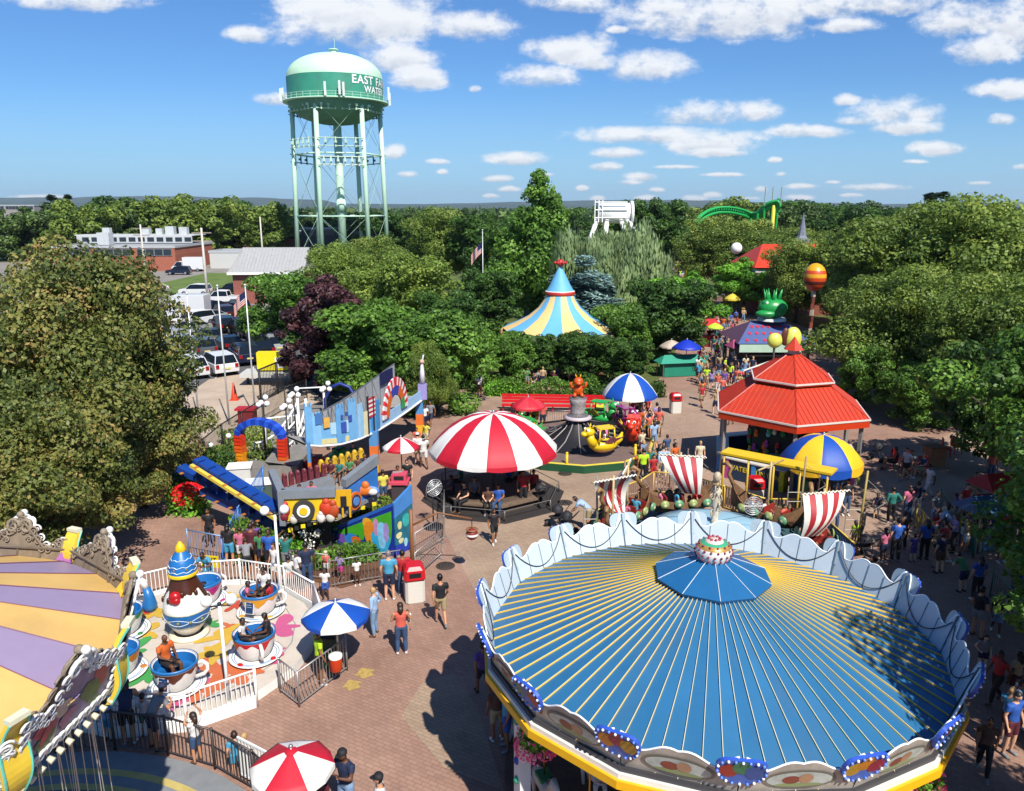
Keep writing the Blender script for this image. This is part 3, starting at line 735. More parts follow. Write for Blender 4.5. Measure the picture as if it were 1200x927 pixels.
for k in range(0, 16, 2):
    a = CPH-2*PI*(k+.5)/CN; p = polar(Rs-.25, a)
    mb = MB(); mb.box(Vector((p.x, p.y, 1.85)), (.24, .28, 3.66), rz=a); mb.m(1)
    q = polar(Rs-.25+.125, a)
    for i in range(6):
        mb.m(1+i % 3); mb.sph(Vector((q.x, q.y, .9+i*.45)), (.07, .07, .09), 8, 5)
    mb.build('column', [mat('#cfd2cf', .5, dirt=.15), mat('#2b3f9a', .5), mat('#a02630', .5), mat('#2e8f6c', .5)], car)
# flower baskets hanging from the rim
def flower_basket(px, py, z, label):
    p = G(px, py, z); t = thing('flower_basket', label, 'flower basket', p, 0, 'flower baskets hung from the carousel rim')
    mb = MB(); mb.lathe([(0, -.18), (.16, -.15), (.25, 0)], 16); mb.build('basket', mat('#3a2b1e', .9), t)
    g = np.random.default_rng(int(px)); n = 1500
    d = g.normal(size=(n, 3)); d /= np.linalg.norm(d, axis=1, keepdims=True); P = d*np.array([.36, .36, .26])*(.6+.4*g.random((n, 1)))+[0, 0, .05]
    o = bpy.data.objects.new('foliage', mesh_quads('foliage', *quads(P, d+g.normal(size=(n, 3))*.5, np.full(n, .05), g, g.random(n)), LM['bright'])); C.objects.link(o); o.parent = t
    n = 420; ang = g.random(n)*2*PI; zz = -.05-.22*g.random(n); P = np.stack([(.36+.06*g.random(n))*np.cos(ang), (.36+.06*g.random(n))*np.sin(ang), zz], 1)
    P2 = d[:130]*np.array([.38, .38, .30])+[0, 0, .05]; P = np.concatenate([P, P2])
    o = bpy.data.objects.new('blossoms', mesh_quads('blossoms', *quads(P, g.normal(size=(len(P), 3)), np.full(len(P), .065), g, g.random(len(P)), 1.0), leaf_mat('pink_petals', ['#c9375a', '#e0607a', '#e8909a'], .3))); C.objects.link(o); o.parent = t
    mb = MB()
    for k in range(3): mb.tube([polar(.24, k*2.1, 0), (0, 0, .75)], .006, 4)
    mb.build('hanger', DARK, t)
flower_basket(628, 866, 2.9, 'hanging basket of pink flowers beside the left carousel column')
flower_basket(1080, 912, 3.0, 'hanging basket of pink flowers at the right front of the carousel')

# ------------------------------------------------------------------ purple and yellow swing ride (left)
LC = Vector((-13.0, 12.8, 0)); LPH = R(8); LN = 12
sw = thing('swing_ride', 'swing ride with a purple and yellow striped roof and carved rococo crest', 'swing ride', (LC.x*.77, LC.y*.77, 2.99)); sw.scale = (.77, .77, .77)
UN = dict(loc=(0, 0, -2.99/.77), sc=1/.77)
SWC = Vector((LC.x*.77, LC.y*.77, 0))
RT, ZT, RSm, ZSm, RB, ZB = 5.62, 5.2, 5.28, 4.50, 5.08, 3.70
mb = MB(); mb.lathe([(RSm, ZSm), (.9, 6.3), (0, 6.6)], 24, smooth=False, a0=LPH, a1=LPH+2*PI, seg=lambda j: j % 2)
o = mb.build('roof', [mat('#cfa963', .6, noise=.12, scale=.8, dirt=.14), mat('#92829f', .5, noise=.08, scale=.8, dirt=.06)], sw)
mb = MB()
for k in range(24):
    a = LPH+2*PI*k/24
    fac = 1 if k % 2 == 0 else cos(PI/24)/cos(0)*1.0
    mb.tube([polar(RSm*(1 if k % 1 == 0 else 1), a, ZSm+.01), polar(.9, a, 6.31)], .014, 4)
mb.build('roof_seam', mat('#6a3f52', .6), sw)
INN = mat('#7c6d5a', .75, noise=.3, scale=4, dirt=.3, name='weathered_board'); ORN = mat('#d9d8d2', .4, noise=.15, scale=8, dirt=.2, name='white_ornament')
INO = mat('#857866', .7, noise=.3, scale=10, name='weathered_ornament')
def scroll(mb, o, ux, uz, s, fl=1, r=.035, turns=1.5, n=16):
    pts = []
    for i in range(n+1):
        u = i/n; th = u*turns*2*PI; rr = s*(1-u*.85)
        pts.append(o+ux*(fl*rr*cos(th)*1.0)+uz*(rr*sin(th)))
    mb.tube(pts, [r*(1-.5*i/n) for i in range(n+1)], 6)
for k in range(LN):
    a0 = LPH+2*PI*k/LN; a1 = a0+2*PI/LN; am = (a0+a1)/2
    if cos(am)*5.6+LC.x < -14 : continue
    A0 = polar(RB, a0, ZB); B0 = polar(RB, a1, ZB); A1 = polar(RT, a0, ZT); B1 = polar(RT, a1, ZT); n = polar(1, am); ux = (B0-A0).normalized()
    uz = ((A1+B1)/2-(A0+B0)/2).normalized()
    H0 = ((A1+B1)/2-(A0+B0)/2).length
    def q(t, h, o_=0.0): return A0.lerp(B0, t).lerp(A1.lerp(B1, t), h/H0) + n*o_
    def top(t):
        d = abs(t-.5); base = 1.20+.10*sin(t*PI*6)
        ped = max(0, (.26-d)/.26)*.62
        return base+ped+.05*sin(t*60)
    mb = MB(); m = 48
    for sg, mi in ((0, 0), (1, 1)):
        mb.m(mi); off = n*(.05*sg)
        b = mb.vs([q(.03+.94*i/m, 0)+off for i in range(m+1)]+[q(.03+.94*i/m, top(.03+.94*i/m))+off for i in range(m+1)])
        mb.fs([((b+i, b+m+1+i, b+m+2+i, b+i+1) if sg == 0 else (b+i, b+i+1, b+m+2+i, b+m+1+i)) for i in range(m)])
    bd = mb.build('crest_board', [INN, mat('#7f7590', .5, noise=.35, scale=2.5, name='mural_ground')], sw)
    # inner timber frame
    mb = MB(); z1 = 1.12
    for t in (.06, .28, .5, .72, .94): mb.tube([q(t, .3, -.03), q(t, 1.15, -.03)], .022, 4)
    mb.tube([q(.02, z1, -.05), q(.98, z1, -.05)], .035, 5); mb.tube([q(.24, z1, -.05), q(.5, 1.85, -.05), q(.76, z1, -.05)], .035, 5)
    mb.build('timber_frame', mat('#6e6152', .8, noise=.3), bd)
    # carved ornament, both faces
    rr = random.Random(k)
    for side, mm in ((-.045, INO), (.09, ORN)):
        mb = MB(); mb.smooth = True
        for i in range(18):
            t = .05+.90*i/17; h = top(t)-.04
            scroll(mb, q(t, h, side), ux, uz, .105+.04*rr.random(), 1 if i % 2 else -1, .026)
            if side > 0 or h > 1.45: scroll(mb, q(t+.03, h-.2, side), ux, uz, .08, -1 if i % 2 else 1, .022)
        scroll(mb, q(.44, 1.62, side), ux, uz, .2, 1, .05); scroll(mb, q(.56, 1.62, side), ux, uz, .2, -1, .05)
        mb.sph(q(.5, 1.92, side), .09, 8, 5)
        if side > 0:
            for i in range(15):
                t = .05+.9*i/14; scroll(mb, q(t, .16, side), ux, uz, .12, 1 if i % 2 else -1, .034)
            for s in (.05, .95):
                for i in range(5): scroll(mb, q(s, .3+.18*i, side), ux, uz, .12, 1 if i % 2 else -1, .032)
        mb.build('carved_scrolls', mm, bd)
    # mural figures outside
    mb = MB()
    for i in range(9):
        mb.m(i % 4); t = .2+.6*rr.random(); h = .42+.45*rr.random(); rx = .10+.16*rr.random(); rz_ = .16+.22*rr.random(); c = q(t, h, .056+.002*i); sk = rr.uniform(-.5, .5)
        mb.poly([c+ux*(rx*cos(2*PI*j/14)*(1+.3*sin(3*2*PI*j/14))+sk*rz_*sin(2*PI*j/14))+uz*(rz_*sin(2*PI*j/14)) for j in range(14)])
    mb.build('mural_figures', [mat('#a8384a', .5, noise=.4, scale=6), mat('#b5a595', .5, noise=.3, scale=6), mat('#47632f', .5, noise=.4, scale=6), mat('#8a5a74', .5, noise=.4, scale=6)], bd)
    mb = MB()
    for i in range(11): 
        c = q(.04+.92*i/10, -.05, .10); mb.tube([c, c+n*.10-Vector((0, 0, .06))], [.05, .065], 8)
    mb.build('lamp_row', mat('#cfc8ae', .3, noise=.1), bd)
for k in range(LN):
    a = LPH+2*PI*k/LN
    if cos(a)*5.6+LC.x < -15: continue
    # yellow ogee corner bracket with teal edge
    n = polar(1, a); t = Vector((-sin(a), cos(a), 0)); prof = []
    for i in range(15):
        u = i/14; z = ZB-.15+u*(ZT-ZB+.12); r = RB+.10+.50*u+.10*sin(u*2*PI)
        w = .17+.07*sin(u*PI)+.0*u
        prof.append((r, z, w))
    mb = MB()
    for i in range(14):
        (r, z, w), (r2, z2, w2) = prof[i], prof[i+1]
        P = lambda rr_, zz_, ww: n*rr_+t*ww+Vector((0, 0, zz_))
        b = mb.vs([P(r, z, -w), P(r, z, w), P(r2, z2, w2), P(r2, z2, -w2), P(r-.10, z, -w), P(r-.10, z, w), P(r2-.10, z2, w2), P(r2-.10, z2, -w2)])
        mb.fs([(0, 1, 2, 3), (5, 4, 7, 6), (1, 5, 6, 2), (4, 0, 3, 7)], b)
    b = mb.vs([P(prof[-1][0], prof[-1][1], -prof[-1][2]), P(prof[-1][0], prof[-1][1], prof[-1][2]), P(prof[-1][0]-.1, prof[-1][1], prof[-1][2]), P(prof[-1][0]-.1, prof[-1][1], -prof[-1][2])]); mb.fs([(0, 1, 2, 3)], b)
    br = mb.build('corner_bracket', mat('#d8b83a' , .45, noise=.1), sw)
    mb = MB()
    for s in (-1, 1): mb.tube([n*(r+.01)+t*(w*s)+Vector((0, 0, z)) for (r, z, w) in prof], .022, 5)
    mb.build('teal_edging', mat('#5fb8a4', .5), br)
    mb = MB(); r, z, w = prof[-1]; mb.box(n*(r-.05)+Vector((0, 0, z+.04)), (.16, .34, .08), rz=a); mb.build('cap_block', mat('#cfcdb0', .5), br)
    mb = MB(); f = (.5*(k % 2)); aa = a
    mb.poly([polar(RSm-.02, a-.05, ZSm+.03), polar(RSm+.1, a, ZSm+.05), polar(RSm+.28, a, ZSm+.55), polar(RSm-.06, a+.05, ZSm+.03)]); mb.poly([polar(RSm-.02, a+.05, ZSm+.032), polar(RSm+.1, a, ZSm+.052), polar(RSm+.282, a, ZSm+.55), polar(RSm-.06, a-.05, ZSm+.032)][::-1])
    mb.build('corner_flap', mat('#dfae3c' if k % 2 else '#9a5f9c', .5), br)
mb = MB(); mb.lathe([(5.0, 3.7), (1.2, 3.9)], 24); mb.build('ceiling', mat('#3d4047', .7), sw)
mb = MB().at(**UN); mb.lathe([(.9, .1), (.9, 5.9)], 16); mb.build('centre_column', mat('#8a7c95', .5), sw)
CH = mat('#b8b4aa', .4, .6)
for k in range(20):
    a = LPH+2*PI*(k+.4)/20; r = 3.3
    if cos(a) < -.3: continue
    mb = MB().at(**UN); c = polar(r, a, .75); t = Vector((-sin(a), cos(a), 0)); n = polar(1, a)
    mb.m(0)
    for s in (-.2, .2):
        mb.tube([c+n*s-t*.12, c+n*s*.8+Vector((0, 0, 5.1))], .008, 4); mb.tube([c+n*s+t*.2, c+n*s*.8+Vector((0, 0, 5.1))], .008, 4)
    mb.m(1); mb.box(c, (.40, .36, .05), rz=a); mb.box(c-t*.2+Vector((0, 0, .22)), (.40, .04, .40), rz=a)
    mb.build('swing_seat', [CH, mat('#39435a', .5)], sw)
mb = MB().at(**UN); mb.lathe([(6.55, .02), (6.55, .10), (5.95, .104), (5.75, .106), (5.45, .108), (5.25, .11), (0, .115)], 72, smooth=False, mids=[0, 0, 1, 0, 1, 2])
o = mb.build('ride_deck', [mat('#777a7c', .7, noise=.15), mat('#b3a15e', .7, noise=.2), mat('#474c58', .7, noise=.15)], sw)
# ------------------------------------------------------------------ generic: canopy, railing, bin
def canopy_mb(n, r, z0, z1, sub=3, belly=.25, val=.0, scal=0.0, a0=0, rb=.0):
    """radial fabric canopy with n alternating gores; material index alternates; valance depth val"""
    mb = MB(); K = 6; m = n*sub
    rings = []
    for i in range(K+1):
        u = i/K; rr = rb+(r-rb)*u; z = z1-(z1-z0)*(u**(1+belly*1.8))
        row = []
        for j in range(m):
            a = a0+2*PI*j/m; ph = (j % sub)/sub; sag = 1-.035*sin(ph*PI)*u
            row.append((rr*sag*cos(a), rr*sag*sin(a), z-.03*sin(ph*PI)*u))
        rings.append(row)
    if val:
        rings.append([(p[0]*1.004, p[1]*1.004, z0-val*(1+scal*sin(((j % sub)/sub)*PI))) for j, p in enumerate(rings[-1])])
    bs = [mb.vs(r_) for r_ in rings]
    for i in range(len(bs)-1):
        for j in range(m):
            mb.cur = (j//sub) % 2
            if rb == 0 and i == 0: mb.fs([(bs[0]+j, bs[1]+j, bs[1]+(j+1) % m)], 0, True)
            else: mb.fs([(bs[i]+j, bs[i+1]+j, bs[i+1]+(j+1) % m, bs[i]+(j+1) % m)], 0, i < K)
    mb.cur = 0
    return mb
FR = mat('#b3122a', .6, noise=.06, scale=2, bump=.15, name='red_fabric'); FW = mat('#dcdad4', .6, noise=.05, scale=2, bump=.15, name='white_fabric')
FB = mat('#0d47a1', .55, noise=.08, scale=2, bump=.15, name='blue_fabric'); FY = mat('#e6b422', .55, noise=.08, scale=2, bump=.15, name='yellow_fabric')
def ribs(mb, n, r, z0, z1, z2, a0=0):
    for j in range(n): mb.tube([polar(.03, a0+2*PI*j/n, z1-.02), polar(r*.98, a0+2*PI*j/n, z0-.01)], .012, 4)
def umbrella(name, label, cat, loc, n, r, z0, z1, mats, sub=3, belly=.25, val=.1, group=None, cap=None, pole=.03, rz=0, scal=0):
    t = thing(name, label, cat, loc, rz, group)
    canopy_mb(n, r, z0, z1, sub, belly, val, scal).build('canopy', mats, t)
    mb = MB(); mb.tube([(0, 0, 0), (0, 0, z1+.08)], pole, 8); mb.sph((0, 0, z1+.08), pole*1.6, 8, 5); mb.build('pole', STEEL, t)
    mb = MB(); ribs(mb, n, r, z0, z1, 0); mb.build('rib_frame', DARK, t)
    if cap:
        mb = MB(); mb.lathe([(r*.17, z1-.03), (0, z1+.05)], n); mb.build('top_cap', cap, t)
    return t
def railing(name, label, pts, h, sp, m, group=None, base=None, post=.03, bar=.012, z0=.12, closed=False, boardm=None, board=0, railm=None):
    """post and bar railing along pts; each bay one mesh part"""
    t = thing(name, label, 'railing' if 'rail' in name else 'fence', pts[0], 0, group); o0 = Vector(pts[0]); P = [Vector(p)-o0 for p in pts]
    seg = list(zip(P, P[1:]+([P[0]] if closed else [])))
    if not closed: seg = list(zip(P, P[1:]))
    for i, (a, b) in enumerate(seg):
        mb = MB(); L_ = (b-a).length; n = max(1, int(L_/sp))
        for q in ([a] if closed or i < len(seg)-1 else [a, b]): mb.tube([q, q+Vector((0, 0, h+.05))], post, 6)
        if railm: mb.m(1)
        mb.tube([a+Vector((0, 0, h)), b+Vector((0, 0, h))], post*.8, 6)
        mb.m(0); mb.tube([a+Vector((0, 0, z0)), b+Vector((0, 0, z0))], post*.6, 5)
        for k in range(1, n): 
            q = a.lerp(b, k/n); mb.tube([q+Vector((0, 0, z0)), q+Vector((0, 0, h))], bar, 4)
        o = mb.build('railing_bay', [m, railm or m], t)
        if board:
            mb = MB(); d = (b-a).normalized(); ang = math.atan2(d.y, d.x); mb.box((a+b)/2+Vector((0, 0, board/2)), (L_, .05, board), rz=ang); mb.build('kick_board', boardm or m, t)
    return t
def bin_obj(p, rz, label, s=1.0, stone=True):
    t = thing('trash_can', label, 'trash can', p, rz, 'red lidded trash cans'); t.scale = (s, s, s)
    mb = MB(); c = .04
    def oct_(w, z): return [(w-c*2, -w, z), (w, -w+c*2, z), (w, w-c*2, z), (w-c*2, w, z), (-w+c*2, w, z), (-w, w-c*2, z), (-w, -w+c*2, z), (-w+c*2, -w, z)]
    rs = [mb.vs(oct_(w, z)) for w, z in ((.30, 0), (.33, .06), (.33, .82))]
    for a, b in zip(rs, rs[1:]): mb.fs([(a+j, a+(j+1) % 8, b+(j+1) % 8, b+j) for j in range(8)])
    mb.fs([[rs[-1]+j for j in range(8)]])
    mb.build('stone_body', mat('#c9c5bb', .8, noise=.15, scale=30, bump=.3), t)
    mb = MB(); rs = [mb.vs(oct_(w, z)) for w, z in ((.34, .86), (.36, .9), (.34, 1.22), (.26, 1.34))]
    for a, b in zip(rs, rs[1:]): mb.fs([(a+j, a+(j+1) % 8, b+(j+1) % 8, b+j) for j in range(8)], 0)
    mb.fs([[rs[-1]+j for j in range(8)]]); mb.fs([[rs[0]+j for j in range(7, -1, -1)]])
    lid = mb.build('lid', mat('#b8141f', .35, noise=.06), t)
    mb = MB()
    for s_ in (-1, 1): mb.box((0, s_*.353, 1.06), (.40, .012, .17))
    mb.build('opening', mat('#0c0b0b', .7), lid)
    mb = MB(); mb.box((0, 0, .84), (.6, .6, .05)); mb.build('neck', DARK, t)
    return t
bin_obj(G(486, 703), .25, 'large red and cream trash can in front of the walking man in black')
bin_obj(G(791, 484), .1, 'red topped trash can alone in the paving right of the blue canopy')
bin_obj(G(883, 592), .1, 'red topped trash can in front of the yellow canopy posts')
# ------------------------------------------------------------------ teacup ride
TC = Vector((-9.75, 20.95, 0)); TZ = .30
tea = thing('teacup_ride_deck', 'pale round teacup ride deck painted with coloured splats, low white edge', 'ride deck', TC)
mb = MB(); RT_ = 3.75; mb.lathe([(RT_, 0), (RT_, TZ), (3.15, TZ+.002), (3.12, TZ+.01), (0, TZ+.012)], 18, smooth=False, mids=[1, 0, 2, 0])
mb.build('deck', [mat('#bdb3a6', .6, noise=.12, scale=2, dirt=.25), WHITE, mat('#7d7a78', .6)], tea)
rr = random.Random(5)
def blob(mb, x, y, s, z, seed, ax=1.0, rot=0):
    pts = []
    for i in range(36):
        a = 2*PI*i/36; q = s*(.9+.30*sin(3*a+seed)+.30*sin(5*a+seed*2.3)+.12*sin(8*a+seed))
        u, v = q*cos(a)*ax, q*sin(a)
        pts.append((x+u*cos(rot)-v*sin(rot), y+u*sin(rot)+v*cos(rot), z))
    mb.poly(pts)
SP = [(398, 0, 0)]
SPL = [('#b3517a', [(342, 732, .55), (338, 765, .3), (320, 780, .36), (340, 700, .2), (215, 815, .45)]), ('#b8613a', [(258, 785, .55), (292, 795, .42), (255, 805, .3), (270, 735, .22), (238, 858, .35)]),
       ('#bf9c38', [(250, 765, .45), (262, 745, .45), (170, 740, .42), (182, 720, .3), (262, 700, .4), (188, 780, .25)]), ('#3f8f4a', [(152, 765, .5), (245, 733, .28), (170, 795, .35), (165, 720, .2)]),
       ('#b5432c', [(170, 717, .22), (276, 711, .25), (190, 812, .3)])]
zz = TZ+.016
for c, L_ in SPL:
    mb = MB()
    for (px, py, s) in L_:
        p = G(px, py, TZ)-TC
        if p.xy.length > 3.05-s*.8: p.xy = p.xy*(3.05-s*.8)/p.xy.length
        blob(mb, p.x, p.y, s, zz, px*.7, 1.25, py); zz += .0012
    mb.build('painted_splat', mat(c, .5, noise=.08, name='splat_paint'), tea)
# perimeter railing: twelve bays, white outside front, seen against the dark at the back
ring = []
for k in range(14):
    a = 2*PI*(k+.35)/14
    ring.append(TC+polar(RT_+.22, a, 0))
def ang_of(p): return math.atan2(p.y-TC.y, p.x-TC.x)
fp = ring
gate = [k for k in range(14) if -.55 < ang_of((ring[k]+ring[(k+1) % 14])/2) < -.05]
seq = [ring[(max(gate)+1+k) % 14] for k in range(14-len(gate)+1)]
railing('teacup_railing', 'white picket railing round the teacup ride with a solid lower board', seq, 1.1, .125, WHITE, post=.04, bar=.014, z0=.34, board=.30, boardm=WHITE)
# lamp masts of the ride
def globe_lamp(name, label, p, h, globes, m=WHITE, group=None, r=.13, arm=.22, mr=.04):
    t = thing(name, label, 'lamp post', p, 0, group)
    mb = MB(); mb.tube([(0, 0, 0), (0, 0, h)], [mr*1.2, mr], 8); mb.lathe([(mr*2.6, 0), (mr*2.6, .1), (mr*1.2, .2)], 8); mb.build('post', m, t)
    mb = MB()
    for (a, dz) in globes: mb.tube([(0, 0, h-.05), polar(arm*.8, a, h-.05+dz*.6), polar(arm, a, h+dz)], .022, 5)
    mb.sph((0, 0, h), .06, 8, 5); mb.build('bracket', DARK, t)
    for (a, dz) in globes:
        mb = MB(); mb.sph(polar(arm, a, h+dz+r*.7), r, 14, 9); mb.build('globe', mat('#e9e9e6', .25, noise=0), t)
    return t
globe_lamp('lamp_post', 'white post with two globes standing inside the front teacup railing', G(269, 832), 4.0-.9, [(0.2, 0), (PI+.2, 0)], arm=.30, r=.15)
globe_lamp('lamp_post', 'white post with two globes behind the teacup railing beside the queue', G(331, 722), 3.6, [(0.2, 0), (PI+.2, 0)], arm=.30, r=.15)
# chocolate dipped egg
egg = thing('chocolate_egg', 'giant white egg with dripping chocolate, blue band and blue party hat', 'egg figure', G(222, 742, TZ+.02)); egg.scale = (.92, .92, .87)
EGW = mat('#dcd8d0', .35, noise=.04, name='egg_white'); CHO = mat('#43200f', .3, noise=.1, name='chocolate')
def egg_r(z):  # radius at height
    prof = [(0, .30), (.12, .42), (.35, .56), (.7, .70), (1.05, .72), (1.4, .63), (1.75, .47), (2.05, .36), (2.3, .30)]
    for (a, ra), (b, rb_) in zip(prof, prof[1:]):
        if a <= z <= b: return ra+(rb_-ra)*(z-a)/(b-a)
    return prof[-1][1]
mb = MB(); mb.lathe([(.62, 0), (.66, .05), (.55, .09), (.46, .12)], 32); mb.build('pedestal', mat('#d8ccb0', .5), egg)
mb = MB(); mb.lathe([(egg_r(z), z+.1) for z in [i*.1 for i in range(24)]]+[(0, 2.42)], 36); mb.build('egg_body', EGW, egg)
mb = MB(); mb.lathe([(egg_r(z)+.018, z+.1) for z in (.42, .5, .6, .7, .8, .9, .96)], 36, mids=[0, 0, 0, 0, 0, 0]); mb.m(1)
for zc in (.44, .95): mb.tube([polar(egg_r(zc)+.012, 2*PI*i/36, zc+.1) for i in range(36)], .012, 5, closed=True)
mb.m(2)
for s in (1, -1): mb.tube([polar(egg_r(.7)+.035, 2*PI*i/48, .8+s*.1*sin(i/48*6*PI)) for i in range(48)], .010, 4, closed=True)
mb.m(1)
for i in range(12): mb.sph(polar(egg_r(.7)+.03, 2*PI*i/12, .8), .05, 8, 5)
mb.build('blue_band', [mat('#1c5f9c', .35), mat('#7a7a3c', .4), mat('#c8d4dc', .5)], egg)
mb = MB(); n = 72; rows = []
def drip(a): return 1.72-.55*max(0, sin(6*a+.9))**.6*(.55+.45*sin(2*a+1))-.1*max(0, sin(9*a))
for i in range(8):
    row = []
    for j in range(n):
        a = 2*PI*j/n; zb = drip(a); z = zb+(2.25-zb)*i/7; row.append(polar(egg_r(z)+(.035 if i else .012), a, z+.1))
    rows.append(mb.vs(row))
for a_, b_ in zip(rows, rows[1:]): mb.fs([(a_+j, a_+(j+1) % n, b_+(j+1) % n, b_+j) for j in range(n)], 0, True)
for j in range(0, n, 9): 
    a = 2*PI*(j+3)/n; z = drip(a); mb.sph(polar(egg_r(z)+.02, a, z+.1), (.07, .07, .12), 8, 6)
mb.build('chocolate_drip', CHO, egg)
mb = MB(); 
for (a, z, s) in ((-1.7, 1.62, .20), (-1.62, 1.5, .15), (-1.78, 1.5, .13)): mb.sph(polar(egg_r(z)+.05, a, z+.1), (s, s*.8, s), 12, 8)
mb.build('red_nose', mat('#a5161a', .3), egg)
mb = MB(); mb.lathe([(.46, 2.28), (.48, 2.34), (.44, 2.40)], 28, mids=[1, 1]); mb.lathe([(.44, 2.40), (.42, 2.55), (.40, 2.72), (.34, 2.85), (.22, 3.05), (.15, 3.14)], 28); mb.m(1); mb.lathe([(.15, 3.12), (.18, 3.2), (.13, 3.34), (.05, 3.46), (0, 3.5)], 16)
mb.m(2)
for z, r in ((2.5, .435), (2.68, .415), (2.9, .315)): mb.tube([polar(r, 2*PI*i/28, z+.03*sin(i*2)) for i in range(28)], .012, 4, closed=True)
mb.m(3)
for i in range(7): mb.sph(polar(.43, i*.9, 2.6), .035, 8, 5)
mb.build('party_hat', [mat('#1c66a8', .4), mat('#d9b41a', .4), mat('#c9d8e0', .4), mat('#8a6a2c', .4)], egg)
# teacups
CUPW = mat('#dad7d2', .3, noise=.04, name='cup_white')
def teacup(label, p, rz, drip_c, inside='#1b5f9e', panel=True):
    t = thing('teacup_car', label, 'teacup car', p, rz, 'teacup ride cars'); t.scale = (.82, .82, .92)
    mb = MB(); mb.lathe([(.3, 0), (.62, .03), (.90, .10), (.93, .13), (.88, .14), (.60, .08), (.35, .07)], 36, mids=[0, 0, 0, 0, 0, 0]); mb.m(1)
    for r_ in (.80, .72): mb.tube([polar(r_, 2*PI*i/36, .125 if r_ > .75 else .107) for i in range(36)], .012, 4, closed=True)
    mb.m(2); 
    for i in range(4): mb.sph(polar(.78, i*1.57+.6, .13), (.14, .1, .03), 8, 4)
    mb.build('saucer', [CUPW, mat('#2c6f9a', .4), mat(drip_c, .4)], t)
    mb = MB(); mb.lathe([(.40, .08), (.50, .16), (.60, .34), (.68, .6), (.72, .82), (.735, .88), (.70, .885), (.66, .84)], 36); mb.build('cup', CUPW, t)
    mb = MB(); mb.lathe([(.69, .88), (.67, .84), (.62, .60), (.56, .42), (0, .40)], 36, mids=[0, 0, 0, 1]); mb.m(0); mb.lathe([(.60, .60), (.40, .61), (.40, .42)], 36)
    mb.m(2); mb.tube([(0, 0, .4), (0, 0, .74)], .04, 8); mb.lathe([(.14, .74), (.14, .77), (0, .78)], 20); mb.build('seat_bowl', [mat(inside, .4), mat('#3a3f46', .6), DARK], t)
    mb = MB(); n = 60; rows = []
    for i in range(5):
        row = []
        for j in range(n):
            a = 2*PI*j/n; zb = .745-.19*max(0, sin(4*a+1))**.7-.10*max(0, sin(7*a)); z = zb+(.80-zb)*i/4; r = .60+(z-.34)*.28 if z < .6 else .675+(z-.6)*.19
            row.append(polar(r+.016, a, z))
        rows.append(mb.vs(row))
    for a_, b_ in zip(rows, rows[1:]): mb.fs([(a_+j, a_+(j+1) % n, b_+(j+1) % n, b_+j) for j in range(n)], 0, True)
    mb.m(1); mb.lathe([(.718, .80), (.738, .85), (.742, .89), (.70, .90)], 36); mb.build('glaze_band', [mat(drip_c, .3), mat('#2468a5', .35)], t)
    mb = MB(); mb.tube([polar(.60, 0, .70)+Vector((.05, 0, 0)), (.84, 0, .78), (.98, 0, .66), (1.0, 0, .5), (.88, 0, .36), (.58, 0, .30)], [.055, .06, .065, .065, .06, .05], 10); mb.build('handle', CUPW, t)
    if panel:
        mb = MB(); a = -PI/2-.4; c = polar(.70, a, .52)
        mb.box(c, (.05, .36, .44), rz=a, ry=-.25); mb.m(1); mb.box(c+polar(.03, a), (.02, .30, .37), rz=a, ry=-.25)
        mb.m(2)
        for i in range(4): mb.box(c+polar(.045, a, -.12+.08*i), (.006, .22, .015), rz=a, ry=-.25)
        mb.build('door_panel', [mat('#c9c9c9', .4), mat('#15335c', .4), mat('#9fb2c4', .5)], t)
    return t
teacup('teacup with brown glaze and dark panel nearest the front railing', G(208, 806, TZ), .25, '#5a2c1c')
teacup('teacup with red dripping glaze in the middle right', G(300, 770, TZ), -1.0, '#b3161c', panel=False)
teacup('teacup with yellow dripping glaze at the back right', G(306, 718, TZ), .15, '#c98f1a')
teacup('teacup with magenta glaze behind the egg', G(240, 706, TZ), .9, '#a02070', panel=False)
teacup('teacup with green glaze half hidden behind the yellow crest bracket', G(146, 742, TZ), 2.2, '#2c7a3c', panel=False)
teacup('teacup whose saucer shows at the left, beside the yellow bracket', G(140, 790, TZ), 2.9, '#b56a1c', panel=False)
# little blue bird shaped spout behind the egg
t = thing('teapot_spout', 'blue and white curved teapot spout standing on the deck left of the egg', 'spout', G(176, 715, TZ+.02))
mb = MB(); mb.tube([(0, 0, 0), (0, 0, .2), (.02, 0, .5), (-.05, 0, .8)], [.2, .24, .16, .12], 10); mb.build('blue_neck', mat('#2468a5', .35), t)
mb = MB(); mb.tube([(-.05, 0, .8), (-.12, 0, 1.0), (-.3, 0, 1.12), (-.5, 0, 1.08)], [.12, .11, .10, .06], 10); mb.build('white_tip', CUPW, t)
# operator's booth umbrella with grey pen
bp = G(398, 792)
umbrella('booth_umbrella', 'blue and white umbrella over the teacup operator stand', 'umbrella', bp, 6, .95, 1.95, 2.32, [FW, FB], sub=2, belly=.1, val=.12, rz=.3)
GRY = mat('#9a9896', .4, .5, noise=.1)
a, b, c, d, e = G(329, 812), G(351, 829), G(407, 786), G(404, 752), G(372, 730)
railing('operator_pen_railing', 'grey metal railing round the teacup operator stand', [a, b, c, d], 1.05, .12, GRY, post=.03, bar=.011)
t = thing('drink_cooler', 'orange round drink cooler with white lid beside the operator', 'cooler', G(394, 785, .45))
mb = MB(); mb.lathe([(.15, 0), (.17, .02), (.18, .40)], 20); mb.build('body', mat('#c23a14', .4), t)
mb = MB(); mb.lathe([(.19, .40), (.19, .47), (.1, .49), (0, .49)], 20); mb.build('lid', WHITE, t)
t = thing('control_stand', 'dark control stand under the blue and white umbrella', 'control stand', G(388, 780))
